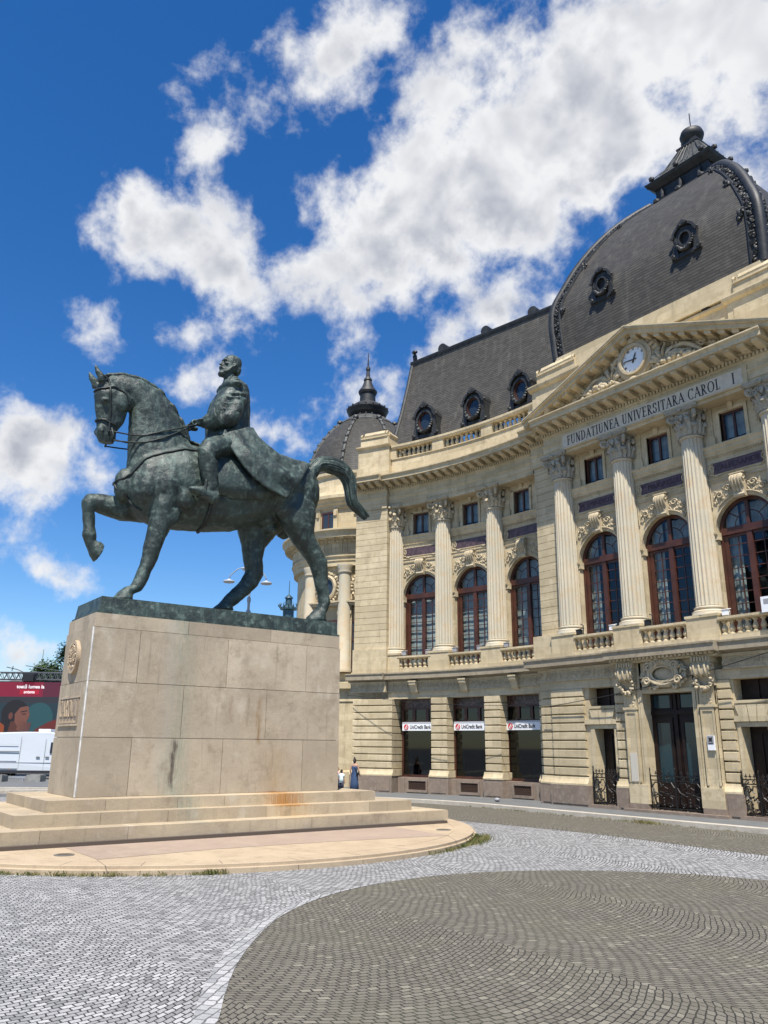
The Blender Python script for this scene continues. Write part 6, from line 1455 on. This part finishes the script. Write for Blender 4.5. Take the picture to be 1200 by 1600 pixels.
# stirrup
e=MB(); x=HX+.98; e.tube([(x-.12,7.66,8.02),(x-.12,7.66,8.3),(x,7.72,8.46),(x+.12,7.66,8.3),(x+.12,7.66,8.02)],.03,6); e.box(MX,x-.14,x+.14,7.54,7.86,7.93,7.97); e.tube([(x,7.72,8.46),(x-.04,7.76,8.9),(x-.1,7.8,9.2)],.04,6)
e.build('stirrup',BRZ2,rider,True,40)

# ---------------------------------------------------------------- people
SKIN=plain('skin',(.42,.24,.16),.6); HAIR=plain('dark_hair',(.02,.014,.01),.6)
BLUE=plain('blue_denim_dress',(.03,.06,.13),.8,var=.25,vs=14.); TEE=plain('white_mint_tee',(.62,.72,.70),.8); PINK=plain('pink_shirt',(.55,.33,.33),.8); NAVY=plain('navy_cloth',(.02,.025,.05),.8); LEA=plain('black_leather',(.012,.012,.014),.4)
def person(label,loc,hgt,rz,dress,bottom,arms,bun=False,long_=False,group=None):
    t=thing('person',label,'person',loc,group,rz); s=hgt/1.7
    V=lambda *p: tuple(q*s for q in p)
    def lf(mb,rings,seg=12): 
        vs=[]
        for x,y,z,a,b in rings:
            for k in range(seg): q=2*PI*k/seg; vs.append(V(x+a*math.cos(q),y+b*math.sin(q),z))
        n=len(rings); mb.add(vs,[(i*seg+k,i*seg+(k+1)%seg,(i+1)*seg+(k+1)%seg,(i+1)*seg+k) for i in range(n-1) for k in range(seg)]+[tuple(range(seg-1,-1,-1)),tuple((n-1)*seg+k for k in range(seg))])
    def tb(mb,pts,r): mb.tube([V(*p) for p in pts],[q*s for q in r],8)
    b=MB()       # faces -y
    lf(b,[(0,0,.86,.16,.11),(0,0,.98,.15,.105),(0,0,1.1,.125,.095),(0,-.01,1.25,.155,.105),(0,0,1.38,.17,.095),(0,.0,1.44,.11,.075),(0,0,1.48,.055,.055),(0,-.01,1.56,.05,.055)])
    lf(b,[(0,-.03,1.49,.045,.06),(0,-.03,1.53,.065,.08),(0,-.02,1.60,.075,.095),(0,-.01,1.66,.07,.09),(0,0,1.70,.04,.05)])
    b.blob(V(0,-.12,1.585),(.013*s,.018*s,.022*s),None,1)
    for sg in (-1,1):
        tb(b,[(sg*.09,0,.9),(sg*.09,-.02,.5),(sg*.085,.03+.05*sg,.1)],[.085,.06,.04]); tb(b,[(sg*.085,.05+.05*sg,.05),(sg*.085,-.12+.05*sg,.03)],[.042,.035])
        b.blob(V(sg*.078,-.01,1.585),(.012*s,.02*s,.03*s),None,1)
        P=arms[0 if sg<0 else 1]; tb(b,[(sg*.17,0,1.39)]+P,[.05,.042,.036,.028][:len(P)+1])
        e_=Vector(P[-1]); d=(e_-Vector(P[-2])).normalized()
        for k in range(4): tb(b,[tuple(e_+Vector((.012*(k-1.5),0,0))),tuple(e_+d*.10+Vector((.014*(k-1.5),-.01,0)))],[.011,.008])
        tb(b,[tuple(e_),tuple(e_+d*.05+Vector((-sg*.04,-.02,0)))],[.012,.009])
    body,_=remesh(b,'body',SKIN,.011*s,None,2); body.parent=t
    c=MB()
    if long_: lf(c,[(0,0,.10,.24,.20),(0,0,.5,.21,.17),(0,0,.92,.175,.125),(0,0,1.1,.14,.108),(0,-.01,1.25,.168,.118),(0,0,1.33,.165,.105)],16)
    else: lf(c,[(0,0,.84,.175,.125),(0,0,1.1,.16,.118),(0,-.01,1.25,.175,.12),(0,0,1.40,.18,.105),(0,0,1.45,.10,.075)],16)
    if not long_:
        for sg in (-1,1): tb(c,[(sg*.15,0,1.39),(sg*.175,0,1.36),(sg*.215,.01,1.22)],[.06,.066,.062])
    o=c.build('dress' if long_ else 'shirt',dress,None,True); o.parent=t
    if not long_:
        c=MB()
        for sg in (-1,1): tb(c,[(sg*.085,0,.9),(sg*.09,-.01,.45)],[.105,.085]); pass
        o=c.build('shorts',bottom,None,True); o.parent=t
    c=MB(); c.blob(V(0,.015,1.635),(.082*s,.095*s,.085*s),None,2); c.blob(V(0,.06,1.57),(.07*s,.06*s,.08*s),None,2)
    if bun: c.blob(V(0,.05,1.74),(.045*s,.045*s,.04*s),None,2)
    o=c.build('hair',HAIR,None,True); o.parent=t
    return t,s
wm,s=person('woman with hair up in a long blue strappy dress with black bag',(-28.2,19.35,.12),1.36,R(215),BLUE,BLUE,([(-.22,.0,1.12),(-.25,-.08,.9)],[(.23,.02,1.12),(.20,-.06,.88)]),True,True)
c=MB(); c.blob((-.20*s,.10*s,.98*s),(.09*s,.06*s,.10*s),None,2); o=c.build('bag',LEA,None,True); o.parent=wm
c=MB(); c.tube([(-.18*s,.1*s,1.05*s),(-.05*s,.115*s,1.25*s),(.14*s,.03*s,1.42*s)],.012*s,5); o=c.build('bag_strap',LEA,None); o.parent=wm
person('child in a white T-shirt walking beside the woman in blue',(-28.25,18.75,.06),1.0,R(200),TEE,NAVY,([(-.22,.0,1.1),(-.24,-.05,.85)],[(.26,.02,1.15),(.30,.08,1.0)]))
k_,s=person('child in a pink top with a navy backpack, half hidden by the pedestal',(-28.85,18.95,.06),1.08,R(170),PINK,NAVY,([(-.22,.0,1.1),(-.22,-.05,.85)],[(.24,.0,1.12),(.24,-.05,.88)]))
c=MB(); c.blob((0,.17*s,1.18*s),(.13*s,.09*s,.18*s),None,2); o=c.build('backpack',NAVY,None,True); o.parent=k_
# ---------------------------------------------------------------- white van on the boulevard (nose to the right)
VA=Vector((-49.6,10.4,0))+Vector((R0v.x,R0v.y,0))*2.6; vdir=Vector((R0v.x,R0v.y,0)); 
van=thing('parked_van','long white panel van with a high roof parked beyond the monument','van',VA,None,math.atan2(vdir.y,vdir.x))
PNT=plain('white_van_paint',(.52,.55,.58),.25,spec=.6); TY=plain('tyre_rubber',(.02,.02,.02),.8); RIM=plain('wheel_rim',(.35,.35,.36),.4,.6); GLV=plain('van_glass',(.02,.02,.025),.08); TRIM=plain('black_trim',(.02,.02,.022),.6)
prof=[(-3.7,.42),(-3.72,1.1),(-3.62,2.3),(-3.5,2.48),(-1.,2.56),(.35,2.56),(.95,2.40),(1.5,2.05),(1.95,1.55),(2.55,1.32),(2.75,1.05),(2.78,.45)]
def sect(mb,pf,w,k=.90):
    a=[(x,-w,z) for x,z in pf]; b=[(x,w,z) for x,z in pf]; m=[(x,-w*k if z>1.35 else -w,z) for x,z in pf]; n=[(x,w*k if z>1.35 else w,z) for x,z in pf]
    mb.hull(m,n)
bd=MB(); sect(bd,prof,1.0); o=bd.build('body',PNT,None); o.parent=van
md=o.modifiers.new('b','BEVEL'); md.width=.07; md.segments=3; md.limit_method='ANGLE'; md.angle_limit=R(25)
e=MB(); e.box(MX,-3.74,2.8,-1.02,1.02,.40,.56); o=e.build('side_trim',TRIM,None); o.parent=van
e=MB()
for y in (-1.012,1.012): 
    for a,b,c,d in ((-1.16,-1.15,.6,2.3),(.18,.19,.6,2.2),(-3.5,-1.3,1.02,1.05),(-3.0,-1.3,1.9,1.905),(1.28,1.29,.6,1.9)): e.box(MX,a,b,y*.975-.03 if y<0 else y*.975,y*.975 if y<0 else y*.975+.03,c,d)
o=e.build('panel_lines',GREYP,None); o.parent=van
for y in (-1.,1.):
    e=MB(); e.hull([(.45,y*.93,1.45),(1.2,y*.93,1.45),(1.0,y*.93,1.95),(.45,y*.93,2.0)],[(.45,y*1.01,1.45),(1.55,y*1.01,1.45),(1.15,y*.96,1.98),(.45,y*.96,2.02)]); o=e.build('side_window',GLV,None); o.parent=van
    for x in (-.15,.35):
        e=MB(); e.box(MX,x-.1,x+.1,*sorted((y*1.0,y*1.035)),1.22,1.27); o=e.build('door_handle',TRIM,None); o.parent=van
    for x in (-2.45,1.75):
        w=MB(); w.lathe((0,0,0),[(.20,-.12),(.34,-.12),(.37,-.06),(.37,.08),(.34,.12),(.20,.12)],28); w.v=[(p[0]+x,p[2]+y*.9,p[1]+.37) for p in w.v]; wo=w.build('wheel',TY,None,True,40); wo.parent=van
        w=MB(); w.lathe((0,0,0),[(.02,-.08),(.2,-.13),(.21,-.1),(.21,.1),(.2,.13),(.02,.08)],20); w.v=[(p[0]+x,p[2]+y*.9,p[1]+.37) for p in w.v]; q=w.build('rim',RIM,None,True,40); q.parent=wo
    for x in (-1.6,.9): e=MB(); e.box(MX,x-.06,x+.06,*sorted((y*1.0,y*1.03)),.60,.64); o=e.build('side_marker',plain('amber',(.6,.18,.01),.4),None); o.parent=van
e=MB(); e.box(MX,-.55,.10,-.35,.35,2.58,2.72); o=e.build('roof_box',WHITE,None); o.parent=van
e=MB(); e.hull([(1.25,-.85,2.26),(2.0,-.85,1.56),(2.0,.85,1.56),(1.25,.85,2.26)],[(1.29,-.83,2.30),(2.04,-.83,1.60),(2.04,.83,1.60),(1.29,.83,2.30)]); o=e.build('windscreen',GLV,None); o.parent=van
e=MB()
for y in (-1.,1.): e.box(MX,-3.74,-3.66,*sorted((y*.86,y*1.01)),1.0,1.55)
o=e.build('tail_lamp',plain('tail_lamp_red',(.25,.01,.01),.3),None); o.parent=van
e=MB(); e.box(MX,-3.30,-1.2,-1.035,-1.0,.62,.66); e.box(MX,-2.4,-1.2,-1.022,-.99,1.50,1.55); e.box(MX,-3.45,1.2,-1.012,-.98,.95,.965); o=e.build('side_rail',plain('van_grey',(.16,.17,.18),.5),None); o.parent=van
e=MB(); e.hull([(1.35,-1.28,1.35),(1.62,-1.28,1.35),(1.62,-1.02,1.35),(1.35,-1.02,1.35)],[(1.38,-1.28,1.68),(1.58,-1.28,1.68),(1.58,-1.04,1.62),(1.38,-1.04,1.62)]); o=e.build('door_mirror',TRIM,None); o.parent=van
# concrete blocks and low rail at the roadside
for (x,y),lb in (((-44.55,11.1),'square concrete block on the asphalt in front of the van, nearer the pedestal'),((-45.2,9.45),'square concrete block at the left picture edge below the van')):
    e=MB(); e.box(MX,-.38,.38,-.35,.35,.0,.40); e.box(MX,-.34,.34,-.31,.31,.40,.44); o=e.build('concrete_block',plain('concrete_grey',(.22,.22,.20),.9,var=.2)); o.location=(x,y,.002); o.rotation_euler.z=.93; tag(o,lb,'block','concrete blocks at the roadside')
e=MB(); e.box(MX,-2.6,.95,-.05,.05,.24,.36)
for x in (-2.2,-.6,.7): e.box(MX,x-.04,x+.04,-.04,.04,0,.24)
o=e.build('low_rail',plain('galvanised_rail',(.36,.37,.38),.5,.4)); o.location=(-45.6,10.1,0); o.rotation_euler.z=.93; tag(o,'low grey metal rail beside the concrete blocks in front of the van','rail')
# ---------------------------------------------------------------- advertising screen with truss
u=Vector((R0v.x,R0v.y,0)); nrm=Vector((-F0.x,-F0.y,0))
BO=Vector((-56.3,11.15,0))
bil=thing('advertising_screen','large dark red advertising screen showing a woman with folded hands, behind the van','screen',BO,None,math.atan2(u.y,u.x))
def emat(name,c,k=.5):
    m,nt,b=newmat(name); b.inputs['Base Color'].default_value=(*[x*.3 for x in c],1); b.inputs['Emission Color'].default_value=(*c,1); b.inputs['Emission Strength'].default_value=k; b.inputs['Roughness'].default_value=.5; return m
def bp(name,poly,m,y,parent=bil,th=.02):
    e=MB(); e.hull([(x,-y,z) for x,z in poly],[(x,-y+th,z) for x,z in poly]); o=e.build(name,m,None); o.parent=parent; return o
S=lambda px,pz: ((px)*.0405,5.71-(pz-1065)*.0393)   # metres on the screen
rect=lambda a,b,c,d: [S(a,d),S(b,d),S(b,c),S(a,c)]
e=MB(); e.box(MX,-9,4.6,-.25,.35,.6,5.72); o=e.build('casing',BLACK,None); o.parent=bil
bp('red_band',rect(-120,72,1066,1089),emat('screen_crimson',(.22,.008,.03)),.27); bp('dark_red_band',rect(72,112,1066,1089),emat('screen_maroon',(.10,.012,.03)),.27)
bp('picture',rect(-120,112,1099,1200),emat('screen_teal',(.016,.036,.048)),.27); bp('grey_band',rect(-120,112,1089,1099),emat('screen_grey',(.028,.028,.034)),.27)  # teal picture field and the plain grey band along its top
def ell(cx,cz,rx,rz,n=24,a0=0,a1=2*PI): return [S(cx+rx*math.cos(a0+(a1-a0)*i/n),cz+rz*math.sin(a0+(a1-a0)*i/n)) for i in range(n)]
bp('backdrop_shape',ell(70,1122,22,24),emat('screen_blue',(.02,.075,.085)),.275); bp('backdrop_shape',[S(50,1190),S(66,1140),S(86,1128),S(112,1118),S(112,1190)],emat('screen_brown',(.13,.02,.015)),.28)
bp('hair',ell(33,1115,21,21),emat('screen_hair',(.014,.010,.012)),.285); bp('hair',[S(14,1115),S(30,1112),S(26,1150),S(10,1150)],emat('screen_hair2',(.014,.010,.012)),.286)
bp('face',[S(40,1106),S(48,1104),S(53,1104),S(54,1110),S(56,1117),S(55,1122),S(52,1128),S(48,1134),S(40,1136),S(34,1128),S(33,1116)],emat('screen_skin',(.17,.065,.045)),.29)
bp('neck',[S(28,1128),S(38,1126),S(42,1150),S(24,1150)],emat('screen_neck',(.09,.03,.02)),.288); bp('ear',ell(27,1119,3.4,5.5,14),emat('screen_ear',(.13,.045,.03)),.292)
bp('brow',[S(42,1112),S(52,1110),S(52,1111.4),S(42,1113.6)],emat('screen_brow',(.02,.01,.01)),.295); bp('eye_line',[S(44,1115.5),S(50,1115),S(50,1116.6),S(44,1116.8)],emat('screen_brow2',(.02,.01,.01)),.295)
for k in range(4): bp('finger',[S(38+4.6*k,1140),S(41+5.2*k,1127+.6*k),S(45+5.0*k,1126+.9*k),S(44.5+4.4*k,1144)],emat('screen_hand',(.15-.012*k,.06-.005*k,.04)),.298+.002*k)
bp('sleeve',[S(-12,1170),S(-8,1134),S(8,1126),S(19,1134),S(20,1170)],emat('screen_orange',(.26,.055,.01)),.294)
bp('logo_patch',rect(36,66,1078,1085),emat('screen_red',(.42,.01,.03)),.275)
for tx,x,z,sz,b in (('toată lumea la',52,1073.4,.30,.012),('antena',51,1081.6,.26,.008)):
    me=text_mesh(tx,sz,emat('screen_white',(.75,.72,.74),.9),.003,1.,True,b*.4); o=link('lettering',me,bil,(S(x,z)[0],-.285,S(x,z)[1]))
tr=thing('lighting_truss','grey metal lighting truss along the top of the advertising screen','truss',BO+Vector((0,0,5.72)),None,math.atan2(u.y,u.x))
TM=plain('aluminium_truss',(.16,.17,.18),.45,.6)
e=MB()
for y in (-.3,.4):
    for z in (.12,.55): e.tube([(-.2,y,z),(4.6,y,z)],.035,5)
for i in range(13):
    x=.0+.38*i
    for y in (-.3,.4): e.tube([(x,y,.12),(x+.19,y,.55)],.022,4); e.tube([(x+.19,y,.55),(x+.38,y,.12)],.022,4)
    e.tube([(x,-.3,.55),(x,.4,.12)],.02,4)
o=e.build('truss_frame',TM,None); o.parent=tr
e=MB(); e.tube([(.3,0,.9),(1.0,0,.75),(1.5,0,.55)],.03,5); e.tube([(1.5,0,1.0),(3.2,0,.75),(4.6,0,.6)],.025,5); e.tube([(.7,-.1,.65),(.75,-.1,.95)],.03,5); o=e.build('lamp_arm',TM,None); o.parent=tr
e=MB(); e.box(MX,1.6,2.3,-.5,.1,.0,.42); e.prof(MX,1.5,2.4,[(-.5,.42),(-.2,.55),(.1,.42)]); o=e.build('lamp_head',BLACK,None); o.parent=tr
# ---------------------------------------------------------------- street lamp
LM=plain('lamp_grey_paint',(.30,.33,.36),.5,.1)
la=thing('street_lamp','tall grey street lamp with three saucer heads on curled arms, behind the horse','lamp',(-38.06,19.13,0))
e=MB(); e.lathe((0,0,0),[(.16,0),(.16,.9),(.10,1.0),(.085,6.),(.07,9.2),(.10,9.25),(.10,9.45),(.055,9.5),(.05,11.4),(.07,11.45),(.02,11.6)],14)
for a in (PI/2,): pass
for z in (10.1,8.6): e.lathe((0,0,z),[(.09,0),(.13,.05),(.13,.15),(.09,.2)],12)
o=e.build('pole',LM,None,True,35); o.parent=la
HM=plain('lamp_head',(.42,.44,.46),.4); 
for (dx,dz),dep in (((-1.12,10.32),0),((.86,10.26),.1),((.02,10.8),-1.0)):
    q=u*dx+nrm*(-dep); e=MB(); top=Vector((0,0,10.9+.25*(dz>10.5)));
    e.tube([top*1.0,top+q*.25+Vector((0,0,.22)),top+q*.6+Vector((0,0,.12)),Vector((q.x*.95,q.y*.95,dz+.35)),Vector((q.x,q.y,dz+.12))],.03,6)
    e.tube([top+q*.25+Vector((0,0,.02))+(u*math.cos(k*.7)+Vector((0,0,math.sin(k*.7))))*.14*(1-k/13) for k in range(11)],.018,5)
    o=e.build('arm',LM,None,True); o.parent=la
    e=MB(); e.lathe((q.x,q.y,dz),[(.04,.16),(.08,.12),(.30,.04),(.31,.0),(.27,-.05),(.1,-.08)],20); o=e.build('lamp_head',HM,None,True,40); o.parent=la
# ---------------------------------------------------------------- trees and far roofs
BARK=plain('bark',(.07,.05,.035),.9,var=.3,vs=8.)
def leafmat(name,a,b):
    m,nt,bs=newmat(name); p=pos(nt); nt.links.new(mixc(nt,rng(nt,noi(nt,p,2.2,3.),.35,.65),a,b),bs.inputs['Base Color']); bs.inputs['Roughness'].default_value=.7; bs.inputs['Specular IOR Level'].default_value=.2; return m
LF=[leafmat('mid_green_leaves',(.035,.07,.018),(.08,.13,.035)),leafmat('deep_green_leaves',(.018,.04,.016),(.045,.08,.028))]
def tree(label,loc,hgt,wd,m,n):
    t=thing('tree',label,'tree',loc)
    e=MB(); e.tube([(0,0,-.1),(.05,0,hgt*.3),(0,.05,hgt*.6),(.05,0,hgt*.85)],[.2,.15,.1,.04],8); br=[]
    for k in range(9):
        a=random.uniform(0,2*PI); z=hgt*random.uniform(.35,.75); q=Vector((math.cos(a)*wd*.6,math.sin(a)*wd*.6,z+hgt*.15)); e.tube([(0,0,z),tuple(q*.5+Vector((0,0,z*.5))),tuple(q)],[.07,.05,.02],5); br.append(q)
    o=e.build('trunk',BARK,None,True); o.parent=t
    e=MB(); cl=[]
    for k in range(26):
        a=random.uniform(0,2*PI); z=random.uniform(.35,1.0); r=wd*math.sqrt(random.random())*math.sin(PI*min(1,.12+.86*z))**.6; cl.append((Vector((math.cos(a)*r,math.sin(a)*r,hgt*z)),random.uniform(.35,.7)*wd*.6))
    for c,r in cl:
        for _ in range(n//26):
            p=c+Vector((random.gauss(0,1),random.gauss(0,1),random.gauss(0,.8)))*r*.5; L_=random.uniform(.06,.13); q=Matrix.Rotation(random.uniform(0,6),3,'Z')@Matrix.Rotation(random.uniform(-1,1),3,'X')
            e.add([p+q@Vector(v) for v in ((-L_,0,0),(0,-L_*.5,.03),(L_,0,0),(0,L_*.5,.03))],[(0,1,2,3)])
    o=e.build('crown',m,None); o.parent=t
tree('bushy bright green tree rising behind the truss beside the pedestal',(-60.9,15.2,0),7.4,1.7,LF[0],10400)
tree('darker green tree top behind the bright green tree at the pedestal edge',(-62.6,17.0,0),9.2,1.5,LF[1],9400)
GRN=plain('verdigris_roof',(.12,.17,.15),.6,.1,var=.2); PALE=plain('pale_render',(.42,.40,.36),.9)
fb_=thing('domed_building','distant building with a small green dome and needle spire above the truss','building',(-79,19,0))
e=MB(); e.lathe((0,0,0),[(.9,7.6),(.95,8.0),(.85,8.3),(.65,8.7),(.45,8.9),(.3,9.0),(.28,9.2),(.06,9.25),(.12,9.4),(.03,9.5),(.02,10.3)],18); o=e.build('dome',GRN,None,True,40); o.parent=fb_
e=MB(); e.box(MX,-7,5,-3,3,0,6.9); e.box(MX,-7.2,5.2,-3.2,3.2,6.9,7.1); e.box(MX,-1.1,1.1,-1.1,1.1,7.1,7.6); o=e.build('wall',PALE,None); o.parent=fb_
TEAL=plain('teal_metalwork',(.035,.075,.095),.5,.3,var=.3)
sb_=thing('spired_building','far building whose dark teal lantern and spire stand left of the rotunda','building',(-78.87,44.65,0))
e=MB(); e.lathe((0,0,0),[(1.6,13.5),(1.5,15.2),(1.05,15.6),(.62,15.7),(.62,16.6),(.95,16.65),(.95,16.8),(.75,17.0),(.40,17.15),(.36,17.9),(.5,17.95),(.42,18.1),(.12,18.35),(.05,18.5),(.03,20.)],12)
for k in range(12):
    a=2*PI*k/12; e.tube([(.9*math.cos(a),.9*math.sin(a),16.8),(1.15*math.cos(a),1.15*math.sin(a),17.1),(.95*math.cos(a),.95*math.sin(a),17.35)],.07,4)
o=e.build('lantern',TEAL,None,True,40); o.parent=sb_
e=MB(); e.box(MX,-6,6,-4,4,0,13.3); e.box(MX,-6.3,6.3,-4.3,4.3,13.3,13.6); o=e.build('wall',PALE,None); o.parent=sb_
# ---------------------------------------------------------------- weeds, pebble
GR=leafmat('weed_green',(.08,.10,.025),(.20,.17,.07))
def tuft(mb,x,y,n,h,sp,z=0):
    for _ in range(n):
        a=random.uniform(0,2*PI); px,py=x+random.gauss(0,sp),y+random.gauss(0,sp); L_=h*random.uniform(.4,1.2); w=.003+.004*random.random(); q=Vector((math.cos(a),math.sin(a),0)); t=Vector((-q.y,q.x,0))*w; b=Vector((px,py,z))
        mb.add([b-t,b+t,b+q*L_*.25+Vector((0,0,L_*.7))+t*.6,b+q*L_*.6+Vector((0,0,L_))],[(0,1,2,3)])
e=MB()
for k in range(230):
    a=random.uniform(-1.05,-.30) if k%3 else random.uniform(.30,.82)
    dens=.5+.5*noise.noise(Vector((a*9,0,0)))
    if random.random()<dens+.15 or a>.4: tuft(e,PCX+(PR+.04)*math.cos(a),PCY+(PR+.04)*math.sin(a),random.randint(5,22),random.uniform(.03,.085),.045)
for a,n in ((.70,60),(.74,60),(.66,40),(.60,30)): tuft(e,PCX+(PR+.12)*math.cos(a),PCY+(PR+.12)*math.sin(a),n*3,.12,.10)
for x in [random.uniform(-27,-9) for _ in range(260)]:
    y=19.9 if x>-21.5 else 19.9-.045*(x+21.5)**2
    if noise.noise(Vector((x*.9,3,0)))>-.1: tuft(e,x,y-.03,random.randint(3,9),.05,.04)
tuft(e,-14.75,19.83,260,.10,.16); tuft(e,-14.4,19.83,160,.08,.15)
tag(e.build('weeds',GR),'thin weeds and grass in the joints along the platform rim and the kerb','grass')['kind']='stuff'
e=MB(); e.blob((-21.9,21.2,.19),(.11,.09,.07),None,2,.25); tag(e.build('stone_lump',GREYP,None,True),'small grey stone lying on the pavement by the wall','stone')
